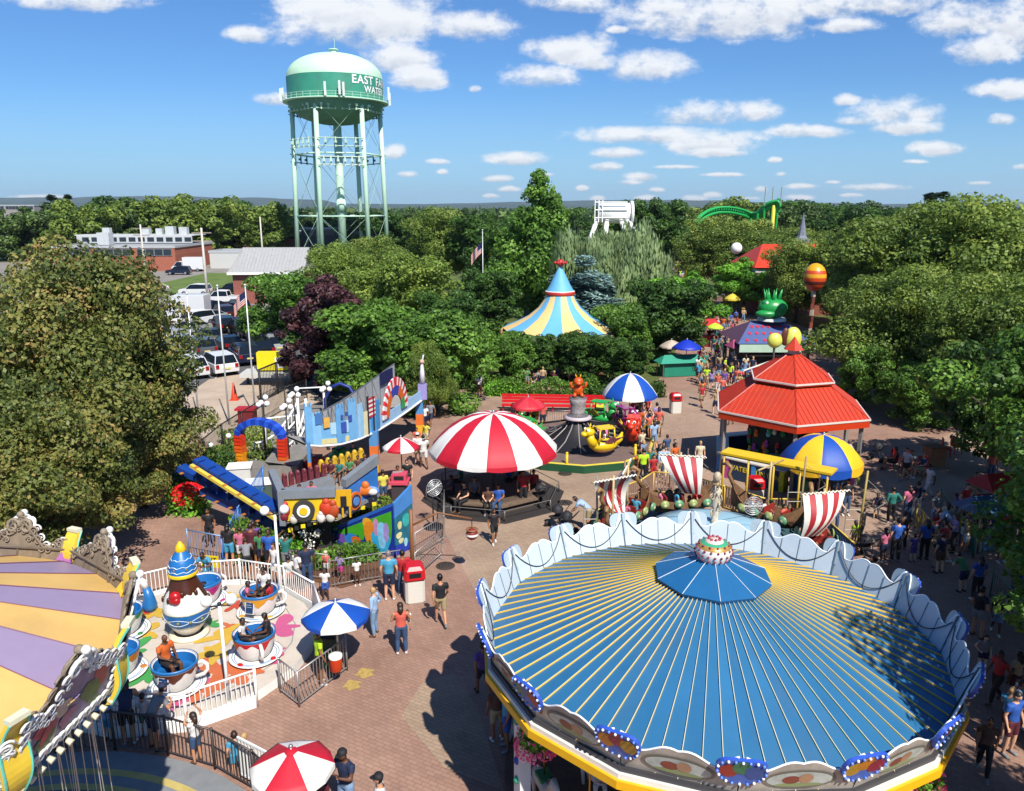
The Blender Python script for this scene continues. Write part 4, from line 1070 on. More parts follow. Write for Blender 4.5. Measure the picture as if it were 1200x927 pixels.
mb = MB(); mb.box((0, 0, .22), (.5, .4, .44)); mb.box((-.02, .1, .7), (.42, .15, .52)); mb.build('cabinet', mat('#2b4a3a', .5), t)
mb = MB(); mb.box((-.02, 0, 1.0), (.44, .34, .06), rx=.4); mb.build('panel', DARK, t)
# dark railing round the swing ride
pts = [SWC+polar(6.72, R(x), 0) for x in (112, 100, 88, 76, 64, 52, 40, 28)]
railing('swing_ride_railing', 'dark bronze railing curving round the swing ride with people leaning on it', pts, 1.08, .115, mat('#4a403c', .45, .3, noise=.15), post=.035, bar=.013)
t = thing('white_gate', 'white barred gate panel in the dark railing behind the red umbrella', 'gate', G(305, 925, 0), -.55)
mb = MB()
for k in range(12): mb.box((-.6+k*.11, 0, .62), (.05, .03, 1.0))
for z in (.15, 1.12): mb.box((0, 0, z), (1.3, .04, .05))
mb.build('gate_bars', WHITE, t)
umbrella('umbrella', 'red and white umbrella at the bottom edge beside the man in navy', 'umbrella', G(341, 880, 2.35)*1+Vector((0, 0, -2.35)), 6, .85, 2.0, 2.38, [FR, FW], sub=2, belly=.05, val=.13, rz=.1, cap=FR)
# ------------------------------------------------------------------ big canopy and its platform
cp = Vector((-.85, 33.9, 0))
umbrella('striped_canopy', 'large red and white striped round canopy in the middle of the plaza', 'canopy', cp, 14, 2.95, 2.36, 3.98, [FR, FW], sub=4, belly=.75, val=.16, pole=.05, rz=.15, scal=.5)
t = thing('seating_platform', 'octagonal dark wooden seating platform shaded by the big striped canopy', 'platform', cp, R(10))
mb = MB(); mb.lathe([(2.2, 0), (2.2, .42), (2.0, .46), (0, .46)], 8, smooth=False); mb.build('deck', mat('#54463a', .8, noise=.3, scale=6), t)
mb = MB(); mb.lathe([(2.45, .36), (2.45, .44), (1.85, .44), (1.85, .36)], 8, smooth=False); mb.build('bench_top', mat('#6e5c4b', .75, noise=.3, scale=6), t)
mb = MB(); mb.lathe([(3.35, .0), (3.35, .03), (0, .03)], 8, smooth=False); mb.build('base_slab', mat('#2c2726', .8, noise=.2), t)  # near-black octagon: canopy shade on the ground put into its colour
mb = MB()
for k in range(8): mb.tube([polar(3.1, 2*PI*k/8, 0), polar(3.1, 2*PI*k/8, .5)], .03, 6)
mb.tube([polar(3.1, 2*PI*k/8, .5) for k in range(8)], .02, 5, closed=True); mb.build('guard_rail', mat('#6d6a66', .5, .5), t)
umbrella('blue_canopy', 'round canopy of blue and white gores beyond the dragon ride', 'canopy', G(738, 460, 2.25).xy.to_3d(), 8, 1.66, 2.2, 3.42, [FW, FB], sub=5, belly=.55, val=.12, rz=-.4, scal=.4)
umbrella('yellow_canopy', 'round canopy of blue and yellow gores in front of the red orange roof', 'canopy', G(963, 535, 2.35).xy.to_3d(), 8, 1.72, 2.25, 3.35, [FB, FY], sub=5, belly=.8, val=.32, rz=-.38, scal=.3)
umbrella('red_umbrella', 'small red umbrella in front of the long red bench', 'umbrella', G(619, 474, 2.1).xy.to_3d(), 8, 1.0, 2.05, 2.55, [mat('#b5182a', .6), mat('#c2303c', .6)], sub=2, val=.12)
umbrella('red_white_umbrella', 'small red and white umbrella left of the big striped canopy', 'umbrella', G(470, 522, 2.05).xy.to_3d(), 8, .88, 2.0, 2.45, [FR, FW], sub=2, val=.1, rz=.9)
# red bench
a = G(588, 482); b = G(708, 484)
t = thing('long_bench', 'long bright red bench running behind the dragon ride', 'bench', (a+b)/2, math.atan2(b.y-a.y, b.x-a.x)); Lb = (b-a).length
RED = mat('#c01420', .4, noise=.08)
mb = MB(); mb.box((0, 0, .45), (Lb, .5, .06)); mb.build('seat', RED, t)
mb = MB()
for z in (.65, .85, 1.05): mb.box((0, .25, z), (Lb, .04, .17))
mb.build('backrest', RED, t)
for k in range(7): mb = MB(); mb.box((-Lb/2+.1+k*(Lb-.2)/6, .1, .22), (.08, .4, .44)); mb.build('leg', RED, t)
# ------------------------------------------------------------------ dragon ride
DC = Vector((3.6, 41.2, 0))
t = dr = thing('dragon_ride', 'spinning dragon ride: black skirted hub, orange figure on top, green and yellow deck', 'ride', DC)
mb = MB(); mb.lathe([(4.25, .02), (4.25, .42), (4.1, .45), (0, .46)], 12, smooth=False, mids=[1, 2, 0]); mb.build('deck', [mat('#6c5a52', .7, noise=.2, scale=3), mat('#14492c', .6, noise=.1), mat('#c4b13e', .5)], t)
mb = MB(); mb.lathe([(2.5, .47), (1.5, .75), (.8, 1.25), (.55, 1.6), (.5, 1.75)], 24, smooth=True); mb.m(1)
for k in range(12): mb.tube([polar(2.5, 2*PI*k/12, .5), polar(1.5, 2*PI*k/12, .79), polar(.8, 2*PI*k/12, 1.3), polar(.5, 2*PI*k/12, 1.72)], .03, 5)
mb.build('skirt', [mat('#151318', .6), mat('#8f8a86', .5)], t)
mb = MB(); mb.lathe([(.75, 1.75), (.8, 1.82), (.62, 1.92), (.45, 1.98), (.38, 2.1), (.42, 2.6), (.5, 2.9), (.3, 3.0), (0, 3.0)], 20, mids=[0, 0, 1, 1, 2, 2, 1, 1]); mb.build('pedestal', [mat('#b5a8ac', .5), mat('#5d5a5c', .6, noise=.3, scale=8), mat('#8f8988', .6, noise=.4, scale=8)], t)
mb = MB(); mb.smooth = True
mb.sph((0, 0, 3.35), (.28, .24, .34)); mb.sph((0, -.05, 3.82), (.27, .25, .25)); mb.sph((0, -.27, 3.76), (.17, .14, .12))
for s in (-1, 1): mb.tube([(s*.2, 0, 3.5), (s*.4, -.1, 3.55), (s*.42, -.2, 3.8)], [.09, .08, .07], 8); mb.tube([(s*.14, 0, 3.2), (s*.2, -.2, 3.1), (s*.2, -.25, 3.0)], .1, 8)
mb.m(1); mb.tube([(-.1, .05, 4.05), (-.16, .1, 4.22)], [.05, .01], 6); mb.tube([(.1, .05, 4.05), (.16, .1, 4.22)], [.05, .01], 6)
mb.build('orange_figure', [mat('#c4500f', .4, noise=.2, scale=6), mat('#d9a514', .4)], t)
def dragon_car(label, ang, c1, c2, c3, z=1.1, r=3.05):
    p = DC+polar(r, ang, z); t = thing('dragon_car', label, 'ride car', p, ang-PI/2, 'dragon ride cars'); t.scale = (.82, .82, .82)
    mb = MB(); mb.smooth = True
    A = mat(c1, .35, noise=.08); B = mat(c2, .4, noise=.08); Cc = mat(c3, .4)
    mb.sph((0, 0, .0), (.95, .52, .42), 18, 10); mb.tube([(-.75, 0, .1), (-1.15, 0, .3), (-1.3, 0, .7)], [.3, .2, .05], 10); mb.build('body', A, t)
    mb = MB(); mb.tube([(.7, 0, .1), (.95, 0, .45), (1.0, 0, .75)], [.34, .27, .24], 10); mb.sph((1.08, 0, .95), (.38, .32, .3), 14, 9); mb.sph((1.42, 0, .85), (.22, .24, .17), 12, 8)
    mb.tube([(.95, .15, 1.2), (.85, .22, 1.45)], [.07, .02], 6); mb.tube([(.95, -.15, 1.2), (.85, -.22, 1.45)], [.07, .02], 6)
    h = mb.build('head', A, t)
    mb = MB(); mb.m(0)
    for s in (-1, 1): mb.sph((1.25, s*.18, 1.12), .11, 10, 6)
    mb.m(1)
    for s in (-1, 1): mb.sph((1.33, s*.2, 1.13), .055, 8, 5)
    mb.build('eyes', [WHITE, DARK], h)
    for s in (-1, 1):
        mb = MB(); b = mb.vs([(.2, s*.45, .2), (-.35, s*.45, .2), (-.9, s*1.0, .75), (-.35, s*.85, .62), (-.1, s*1.05, .85), (.1, s*.75, .6)]); mb.fs([(0, 1, 2, 3), (0, 3, 4, 5)] if s > 0 else [(3, 2, 1, 0), (5, 4, 3, 0)], b)
        b = mb.vs([(.2, s*.43, .17), (-.35, s*.43, .17), (-.9, s*.98, .72), (-.35, s*.83, .59), (-.1, s*1.03, .82), (.1, s*.73, .57)]); mb.fs([(3, 2, 1, 0), (5, 4, 3, 0)] if s > 0 else [(0, 1, 2, 3), (0, 3, 4, 5)], b)
        mb.build('wing', B, t)
    mb = MB()
    for s in (-1, 1):
        for x in (-.55, .55): mb.tube([(x, s*.42, .2), (x*.9, s*.38, 1.05)], .05, 6)
    mb.tube([(-.52, .38, 1.05), (-.5, 0, 1.2), (-.52, -.38, 1.05)], .06, 6); mb.tube([(.52, .38, 1.05), (.5, 0, 1.2), (.52, -.38, 1.05)], .06, 6); mb.box((0, 0, 1.15), (1.1, .8, .07)); mb.build('canopy_frame', A if ang > 0 else B, t)
    mb = MB(); mb.lathe([(.01, .30), (.48, .33), (.5, .42), (.42, .42), (.38, .36)], 18); mb.build('cockpit', mat('#20181a', .6), t)
    mb = MB(); mb.sph((0, 0, -.18), (.8, .44, .3), 14, 7); mb.build('belly', Cc, t)
    q = MB(); q.tube([polar(.5, ang, 1.6), polar(r-.6, ang, z+.0)], .06, 6); q.build('arm', mat('#3a383c', .5, .5), dr)
    return t
dragon_car('green dragon ride car half behind the big striped canopy', R(205), '#1f8a35', '#4aa34a', '#5fae3e')
dragon_car('yellow dragon ride car at the left rear of the hub', R(150), '#cda51a', '#d9b92c', '#c08a1a')
dragon_car('yellow dragon ride car with pink wings at the right front', R(292), '#d6b51a', '#c06a94', '#c99252')
dragon_car('red and yellow ride car at the right side of the hub', R(345), '#c9351a', '#d9b028', '#b8231a')
dragon_car('green and white ride car at the right rear of the hub', R(60), '#2a9a45', '#c9c23c', '#d9d6c8')
dragon_car('purple ride car behind the hub, nearest the blue canopy', R(25), '#7a1f5c', '#a0306c', '#5a1a44')
for i, (px, py) in enumerate(((664, 553), (744, 543), (600, 540))):
    q = G(px, py); t = thing('yellow_post', ['short yellow post at the front of the green deck', 'short yellow post at the right of the green deck', 'short yellow post behind the red striped canopy'][i], 'post', q, 0, 'yellow posts of the dragon ride')
    mb = MB(); mb.tube([(0, 0, 0), (0, 0, .95)], .07, 8); mb.sph((0, 0, .98), .08, 8, 5); mb.build('post', mat('#d2b414', .45), t)
railing('ride_fence', 'low grey barrier fence behind the dragon ride', [DC+polar(4.6, R(x), 0) for x in (20, 50, 80, 110, 140, 165)], 1.0, .14, GRY, post=.03, bar=.012)
# ------------------------------------------------------------------ hexagonal game booth
KC = Vector((13.9, 37.8, 0)); KA = R(-104)
t = kk = thing('game_booth', 'hexagonal game booth with a two tiered red orange metal roof', 'game booth', KC)
ORR = mat('#b8371d', .42, noise=.1, scale=1.5, dirt=.12, name='orange_metal_roof'); ORD = mat('#a52d14', .45)
def hexroof(r0, z0, r1, z1, name, fascia):
    mb = MB(); mb.lathe([(r0, z0), (r1, z1)], 6, smooth=False, a0=KA, a1=KA+2*PI)
    for k in range(6):
        a0 = KA+k*PI/3; a1 = a0+PI/3; A0, B0, A1, B1 = polar(r0, a0, z0), polar(r0, a1, z0), polar(r1, a0, z1), polar(r1, a1, z1)
        mb.m(1); mb.tube([A0, A1], .035, 5)
        L_ = (B0-A0).length; n = int(L_/.24); ux = (B0-A0)/L_; up = ((A1+B1)/2-(A0+B0)/2)
        for i in range(1, n):
            s = i/n*L_; wtop = (B1-A1).length; edge = (L_-wtop)/2
            f = 1 if edge <= s <= L_-edge else (s/edge if s < edge else (L_-s)/edge)
            p = A0+ux*s+Vector((0, 0, .012)); mb.tube([p, p+up*f], .016, 4, cap=False)
    rf = mb.build(name, [ORR, ORD], kk)
    mb = MB()
    mb.lathe([(r0, z0-fascia), (r0+.02, z0-.04)], 6, smooth=False, a0=KA, a1=KA+2*PI); mb.m(1); mb.lathe([(r0+.0, z0-.05), (r0+.05, z0-.05), (r0+.05, z0+.03), (r0-.01, z0+.03)], 6, smooth=False, a0=KA, a1=KA+2*PI)
    mb.m(2); mb.lathe([(r0-.02, z0-fascia+.01), (0, z0-fascia+.01)], 6, smooth=False, a0=KA, a1=KA+2*PI)
    mb.build('fascia', [mat('#c2370f', .5), mat('#cfc6bd', .5), mat('#241b18', .8)], rf)
hexroof(3.95, 3.35, 1.95, 4.68, 'lower_roof', .38)
hexroof(2.12, 4.85, .28, 6.0, 'upper_roof', .12)
mb = MB(); mb.lathe([(1.9, 4.6), (1.9, 4.76)], 6, smooth=False, a0=KA, a1=KA+2*PI); mb.m(1); mb.lathe([(.3, 5.95), (.3, 6.2)], 6, smooth=False, a0=KA, a1=KA+2*PI); mb.m(2); mb.lathe([(.52, 6.2), (.25, 6.5), (0, 6.85)], 6, smooth=False, a0=KA, a1=KA+2*PI); mb.build('cupola', [mat('#4a1a10', .7), mat('#b5a59c', .6), ORR], t)
for k in range(6):
    p = polar(3.6, KA+k*PI/3); mb = MB(); mb.box((p.x, p.y, 1.5), (.16, .16, 3.0), rz=KA+k*PI/3); mb.build('corner_post', mat('#8d8a86', .5, .3), t)
SIGNB = mat('#1c3350', .5, noise=.2, scale=5)
def text_part(s, size, m, parent, loc, rot, ext=.01, name='lettering', fx=1.0):
    cu = bpy.data.curves.new('lettering', 'FONT'); cu.body = s; cu.size = size; cu.extrude = ext; cu.align_x = 'CENTER'; cu.align_y = 'CENTER'
    o = bpy.data.objects.new('tmp', cu); C.objects.link(o); dg = bpy.context.evaluated_depsgraph_get(); me = bpy.data.meshes.new_from_object(o.evaluated_get(dg)); bpy.data.objects.remove(o)
    me.materials.clear(); me.materials.append(m); q = bpy.data.objects.new(name, me); C.objects.link(q); q.parent = parent; q.location = loc; q.rotation_euler = rot; q.scale = (fx, 1, 1); return q
YEL = mat('#d9c02a', .5, noise=.05)
prz = random.Random(3); PC = ['#2f8f4a', '#c92f3a', '#2a5fb0', '#d9b02a', '#b04a9a', '#d96a1c', '#d6d2c8', '#7ac0d0']
for k in range(6):
    a = KA+(k+.5)*PI/3; ap = 3.55*cos(PI/6); c = polar(ap, a); ry = a+PI/2
    mb = MB(); mb.box((c.x, c.y, .52), (3.0, .5, 1.0), rz=ry); mb.m(1); mb.box((c.x, c.y, 1.05), (3.2, .62, .06), rz=ry); mb.m(2)
    for i in range(5):
        q = Vector((c.x, c.y, .5))+Vector((cos(ry), sin(ry), 0))*(1.35-.0*i)*(1 if i % 2 else -1)*(1 if i < 2 else .0)
    ct = mb.build('counter', [SIGNB, mat('#c9c5bd', .5), YEL], t)
    text_part('WATER GUN FUN', .34, YEL, ct, (c.x+cos(a)*.26, c.y+sin(a)*.26, .62), (PI/2, 0, ry), fx=.95)
    for i in range(3):
        mb = MB(); q = Vector((c.x, c.y, .5))+Vector((cos(ry), sin(ry), 0))*(1.42*(i-1)); mb.box(q+polar(.02, a), (.22, .52, .98), rz=ry); mb.build('painted_stile', [mat(('#3f8fd0', '#c9d02a', '#c04a9a')[(i+k) % 3], .5, noise=.4, scale=3)], ct)
    c2 = polar(1.6, a); mb = MB(); mb.box((c2.x, c2.y, 1.7), (1.9, .1, 2.4), rz=ry); bw = mb.build('prize_wall', mat('#1d2a26', .8, noise=.3), t)
    for i in range(16):
        mb = MB(); u = prz.uniform(-.85, .85); z = prz.uniform(.9, 2.75); q = c2+polar(.16, a)+Vector((cos(ry), sin(ry), 0))*u; q.z = z
        mb.sph(q, (.12, .12, .15), 8, 5); mb.sph(q+Vector((0, 0, .19)), .09, 8, 5); mb.build('plush_prize', mat(PC[prz.randrange(8)], .8), bw)
# ------------------------------------------------------------------ yellow flat canopy over the gate
A = G(849, 528, 2.7); B = G(978, 553, 2.7); cen = (A+B)/2; ang = math.atan2(B.y-A.y, B.x-A.x); Ly = (B-A).length
t = thing('entrance_canopy', 'long flat yellow canopy on thin yellow posts in front of the game booth', 'canopy', (cen.x, cen.y, 0), ang)
mb = MB(); mb.box((0, .0, 2.7), (Ly, .85, .09)); mb.m(1); mb.box((0, 0, 2.62), (Ly-.1, .75, .07)); mb.build('canopy_top', [mat('#d9b21c', .45, noise=.06), mat('#9a8a3a', .6)], t)
for k in range(5):
    for s in (-.36,): mb = MB(); mb.tube([(-Ly/2+.15+k*(Ly-.3)/4, s, 0), (-Ly/2+.15+k*(Ly-.3)/4, s, 2.6)], .045, 6); mb.build('post', mat('#b9992a', .5), t)
# ------------------------------------------------------------------ longboat ride
VC = Vector((7.45, 26.7, 0))
t = vk = thing('longboat_ride', 'spinning longboat ride with a pale blue round centre and ornate mast', 'ride', VC)
mb = MB(); mb.lathe([(2.5, .9), (2.45, 1.3), (1.5, 1.6), (.4, 1.72), (.18, 1.74)], 40, mids=[1, 0, 0, 0]); mb.m(1)
for k in range(10): mb.tube([polar(2.45, 2*PI*k/10, 1.31), polar(1.5, 2*PI*k/10, 1.61), polar(.3, 2*PI*k/10, 1.74)], .012, 4)
mb.build('centre_disc', [mat('#8fb6c8', .4, noise=.06), mat('#4f7282', .5)], t)
mb = MB(); mb.lathe([(5.2, .02), (5.2, .16), (0, .17)], 40, smooth=False); mb.build('deck', mat('#2c4f56', .7, noise=.25), t)
mb = MB(); mb.lathe([(.3, 1.3), (.3, 1.42), (.13, 1.55), (.12, 2.3), (.18, 2.5), (.12, 2.8), (.2, 3.0), (.1, 3.1)], 14); rr = random.Random(2)
mb.m(1)
for i in range(18): scroll(mb, Vector((rr.uniform(-.2, .2), rr.uniform(-.2, .2), 2.1+.07*i)), Vector((cos(i), sin(i), 0)), Vector((0, 0, 1)), .16, 1, .025, n=10)
mb.sph((0, 0, 3.5), (.16, .16, .2), 10, 7); mb.build('ornate_mast', [mat('#c5bba8', .5, noise=.3, scale=8), mat('#b5a48c', .5, noise=.35, scale=8)], t)
def longboat(label, ang, tilt=0, hold=0, sail=True, side=1, yaw=0):
    p = VC+polar(3.75, ang, .75); b = thing('longboat', label, 'ride boat', p, ang+PI/2, 'longboats of the spinning ride')
    mb = MB(); n = 16; rows = []
    for i in range(n+1):
        u = -1+2*i/n; x = 1.65*u; w = .55*(1-abs(u)**2.6)+.03; k = .42*abs(u)**2.6
        rows.append(mb.vs([(x, -w, .5+k*1.8), (x, -w*1.02, .25+k), (x, -w*.55, -.05+k), (x, 0, -.14+k), (x, w*.55, -.05+k), (x, w*1.02, .25+k), (x, w, .5+k*1.8), (x, w*.86, .5+k*1.8), (x, w*.5, .05+k), (x, -w*.5, .05+k), (x, -w*.86, .5+k*1.8)]))
    for r0, r1 in zip(rows, rows[1:]):
        for j in range(11): mb.fs([(r0+j, r1+j, r1+(j+1) % 11, r0+(j+1) % 11)], 0, False)
    mb.build('hull', mat('#7a5a3e', .6, noise=.35, scale=5), b)
    mb = MB(); mb.tube([(1.6, 0, 1.1), (1.85, 0, 1.5), (1.75, 0, 1.8), (2.0, 0, 1.95), (2.15, 0, 1.85)], [.09, .08, .08, .1, .05], 8); mb.build('prow_head', mat('#8a6a44', .5, noise=.2), b)
    for s in (-1, 1):
        for i in range(4):
            mb = MB(); mb.at((-1.0+.6*i, s*.62, .48), rx=-s*PI/2); mb.lathe([(.19, 0), (.17, .05), (.06, .09), (0, .1)], 16, mids=[0, 0, 1]); mb.build('round_shield', [mat(('#5d8f6a', '#8a9a5c')[i % 2], .4), mat('#cfc9a8', .4)], b)
    mb = MB()
    for x in (-.7, .1, .8): mb.box((x, 0, .28), (.28, .8, .06)); mb.box((x-.15, 0, .5), (.05, .8, .4))
    mb.build('bench_rows', mat('#8a2a22', .5), b)
    mb = MB().at(rz=yaw); mb.tube([(0, 0, 0), (0, 0, 2.5)], .045, 8); mb.tube([(0, -.95, 2.35), (0, .95, 2.35)], .035, 6); mb.build('mast', mat('#b09a6c', .5), b)
    if sail:
        mb = MB().at(rz=yaw); ns = 28; nz = 8
        rows = []
        for iz in range(nz+1):
            v = iz/nz; row = []
            for i in range(ns+1):
                u = i/ns; w = .85-.5*v**1.2; y = -w+2*w*u; z = 2.32-1.5*v-.18*sin(u*PI)*0; x = .42*sin(v*PI)*(.5+.5*sin(u*PI))*side
                row.append((x+.25*v*side, y+tilt*v, z))
            rows.append(mb.vs(row))
        for r0, r1 in zip(rows, rows[1:]):
            for i in range(ns): mb.cur = (i//4) % 2; mb.fs([(r0+i, r0+i+1, r1+i+1, r1+i)], 0, True)
        mb.build('striped_sail', [mat('#d8d4cb', .6, noise=.05), mat('#9c1c28', .6, noise=.08)], b)
        mb = MB().at(rz=yaw)
        for i in range(12): mb.tube([(.03, -.88+.16*i, 2.33), (.03, -.80+.16*i, 2.40), (.03, -.74+.16*i, 2.33)], .022, 5)
        mb.build('sail_rings', WHITE, b)
    return b
longboat('longboat with upright red and white sail beside the ornate mast', R(98), tilt=.5, side=1, yaw=R(70))
longboat('longboat with billowing red and white sail nearest the yellow canopy, right', R(-8), tilt=-.6, side=1, yaw=R(-160))
longboat('longboat in shade at the left, its grey and red sail turned away', R(166), tilt=.4, side=-1, yaw=R(40))
longboat('longboat whose shaded sail points up to the green deck', R(140), tilt=-.4, side=1, yaw=R(-68))
longboat('longboat full of riders between the mast and the right sail', R(42), sail=False)
# fence of the longboat ride
pk = mat('#8b6f60', .65, noise=.2); yr = mat('#d0b04a', .5)
def picket(name, label, pts, mfill, h=1.05, solid=False, gp=None):
    o0 = Vector(pts[0]); t = thing(name, label, 'fence', o0, 0, gp)
    for a, b in zip(pts, pts[1:]):
        a = Vector(a)-o0; b = Vector(b)-o0; d = b-a; L_ = d.length; ang = math.atan2(d.y, d.x); n = max(1, int(L_/.13))
        mb = MB()
        if solid: mb.box((a+b)/2+Vector((0, 0, h/2)), (L_-.08, .03, h-.15), rz=ang)
        else:
            for k in range(n): mb.box(a.lerp(b, (k+.5)/n)+Vector((0, 0, h/2)), (.085, .025, h-.1), rz=ang)
        mb.build('pickets', mfill, t)
        mb = MB(); mb.tube([a+Vector((0, 0, h)), b+Vector((0, 0, h))], .035, 6); mb.tube([a, a+Vector((0, 0, h+.02))], .04, 6); mb.tube([a+Vector((0, 0, .1)), b+Vector((0, 0, .1))], .025, 5); mb.build('yellow_rail', yr, t)
    return t
BLP = mat('#2c4f96', .5, noise=.3, scale=3)
picket('longboat_fence', 'blue panel with yellow frame at the left end of the longboat fence', [G(699, 628), G(717, 600)], BLP, solid=True)
picket('longboat_fence', 'brown picket fence with yellow rails left of the longboats', [G(719, 600), G(750, 588), G(765, 578), G(800, 580)], pk)
picket('longboat_fence', 'brown picket fence with yellow rails behind the blue bins', [G(800, 580), G(848, 596), G(896, 612), G(930, 612)], pk)
picket('longboat_fence', 'blue grey picket fence right of the striped sail', [G(960, 632), G(998, 668)], mat('#3c4c6e', .6))
for i, (px, py) in enumerate(((779, 606), (874, 622), (895, 625))):
    t = thing('blue_bin', ['blue bin behind the left sail', 'blue bin left of the white fan', 'blue bin right of the white fan'][i], 'bin', G(px, py), .3, 'blue bins')
    mb = MB(); mb.lathe([(.28, 0), (.33, .8), (.36, .82)], 14); mb.build('body', mat('#1c4fa8', .45), t)
    mb = MB(); mb.lathe([(.37, .82), (.36, .9), (.1, .98), (0, .98)], 14); mb.build('lid', mat('#1a4696', .45), t)
# ------------------------------------------------------------------ moving platform ride shaped like a little vehicle
def pnl(mb, a, b, z0, z1, th, mi=0, z0b=None, z1b=None):
    """upright board from ground point a to b"""
    a = Vector(a); b = Vector(b); d = (b-a).to_2d().normalized(); n = Vector((-d.y, d.x, 0))*th/2; mb.m(mi)
    z0b = z0 if z0b is None else z0b; z1b = z1 if z1b is None else z1b
    P = lambda p, z, s: Vector((p.x, p.y, z))+n*s
    q = mb.vs([P(a, z0, -1), P(b, z0b, -1), P(b, z0b, 1), P(a, z0, 1), P(a, z1, -1), P(b, z1b, -1), P(b, z1b, 1), P(a, z1, 1)])
    mb.fs([(0, 3, 2, 1), (4, 5, 6, 7), (0, 1, 5, 4), (1, 2, 6, 5), (2, 3, 7, 6), (3, 0, 4, 7)], q)
ZB_, ZT_ = 1.15, 2.25
A = G(333, 625, 1.15); Bp = G(396, 622, 1.15); Cp = G(405, 610, 1.4); Dp = G(443, 588, 1.5); Ap = G(322, 596, 1.2); Ep = G(441, 555, 1.6)
bus = thing('platform_ride', 'swinging ride platform shaped like a cartoon vehicle, yellow and blue painted sides', 'ride', (A.x, A.y, .55))
O = Vector((A.x, A.y, 0))
GR = mat('#767c82', .45, noise=.12); BY = mat('#d6b41f', .45, noise=.1)
def L3(v): return Vector((v.x, v.y, 0))-O
mb = MB()
poly = [L3(A), L3(Bp), L3(Cp), L3(Dp), L3(Ep), L3(Ap)]
mb.prism([(p.x, p.y) for p in poly], 1.0, 1.12); mb.build('floor', mat('#8f867c', .7, noise=.3, scale=4), bus)
mb = MB(); pnl(mb, L3(A), L3(Bp), 1.1, 2.0, .10, 0); o = mb.build('yellow_side', BY, bus)
mb = MB(); pnl(mb, L3(A), L3(Bp), 2.0, 2.32, .28); pnl(mb, L3(A), L3(Ap), 2.0, 2.32, .28); pnl(mb, L3(A)-Vector((.1, .02, 0)), L3(A)+Vector((.12, -.02, 0)), .95, 2.3, .24); mb.build('grey_gunwale', GR, bus)
mb = MB(); pnl(mb, L3(A), L3(Ap), .95, 2.0, .12); mb.build('front_panel', mat('#6a6d74', .5, noise=.3, scale=3), bus)
d = (L3(Bp)-L3(A)).normalized(); nrm = Vector((d.y, -d.x, 0)); Lx = (L3(Bp)-L3(A)).length
def disc(mb, c, r, ax, mi, th=.06, n=24, rin=0):
    ax = ax.normalized(); u = Vector((0, 0, 1)); w = ax.cross(u).normalized(); mb.m(mi)
    ring = lambda rr, o_: [c+ax*o_+(w*cos(2*PI*i/n)+u*sin(2*PI*i/n))*rr for i in range(n)]
    b0 = mb.vs(ring(r, 0)); b1 = mb.vs(ring(r, th)); mb.fs([(b0+i, b0+(i+1) % n, b1+(i+1) % n, b1+i) for i in range(n)], 0, True)
    if rin:
        b2 = mb.vs(ring(rin, th)); mb.fs([(b1+i, b1+(i+1) % n, b2+(i+1) % n, b2+i) for i in range(n)])
    else: mb.fs([[b1+i for i in range(n)]])
mb = MB(); c = L3(A)+d*(Lx*.40)+Vector((0, 0, 1.52))+nrm*.06
disc(mb, c, .40, nrm, 0, .12); disc(mb, c+nrm*.12, .24, nrm, 1, .03); disc(mb, c+nrm*.15, .15, nrm, 2, .03); mb.build('side_tyre', [mat('#33322f', .8, noise=.2), WHITE, BY], bus)
rr = random.Random(8)
for (u, z, s, col) in ((.05, 1.55, .2, '#b02a2a'), (.03, 1.3, .16, '#7a2430'), (.80, 1.55, .24, '#c23a1e'), (.92, 1.45, .26, '#a8441c'), (.88, 1.2, .18, '#c9c2b5'), (.70, 1.18, .17, '#d4cfc6'), (.2, 1.16, .15, '#c9c2b5')):
    mb = MB(); mb.smooth = True; c = L3(A)+d*(Lx*u)+Vector((0, 0, z))+nrm*.08; mb.sph(c, (s, .12, s*1.2), 12, 8); mb.sph(c+Vector((.02, 0, s*1.1)), (s*.6, .1, s*.6), 10, 6); mb.build('cartoon_relief', mat(col, .5, noise=.2, scale=5), bus)
# right hand part: blue wall with an orange car picture
mb = MB(); pnl(mb, L3(Cp), L3(Dp), 1.3, 2.2, .10, 0, 1.35, 2.55); o = mb.build('blue_side', mat('#2b6fb5', .45, noise=.3, scale=2.5), bus)
mb = MB(); pnl(mb, L3(Cp), L3(Dp), 2.2, 2.5, .26, 0, 2.55, 2.95); pnl(mb, L3(Cp), L3(Dp), 1.15, 1.32, .2, 0, 1.2, 1.38); mb.build('grey_rail', GR, bus)
d2 = (L3(Dp)-L3(Cp)).normalized(); n2 = Vector((d2.y, -d2.x, 0)); L2 = (L3(Dp)-L3(Cp)).length
mb = MB(); c = L3(Cp)+d2*(L2*.25)+Vector((0, 0, 1.5))+n2*.06; disc(mb, c, .36, n2, 0, .06); disc(mb, c+n2*.06, .26, n2, 1, .03); disc(mb, c+n2*.09, .17, n2, 2, .03)
c = L3(Cp)+d2*(L2*.72)+Vector((0, 0, 1.6))+n2*.06; mb.sph(c, (.4, .1, .22), 14, 8)
mb.m(3); c = L3(Cp)+d2*(L2*.5)+Vector((0, 0, 1.75))+n2*.08; mb.sph(c, (.42, .1, .2), 14, 8); mb.sph(c+Vector((.1, 0, .22)), (.16, .1, .18), 10, 6); mb.m(4); mb.sph(c+Vector((.35, 0, -.05))+n2*.03, (.2, .1, .14), 10, 6)
mb.build('orange_car_picture', [mat('#c4631c', .5), mat('#3a2a3a', .6), mat('#4a7ab5', .5), mat('#c9671e', .5), mat('#d4cfc8', .5)], o)
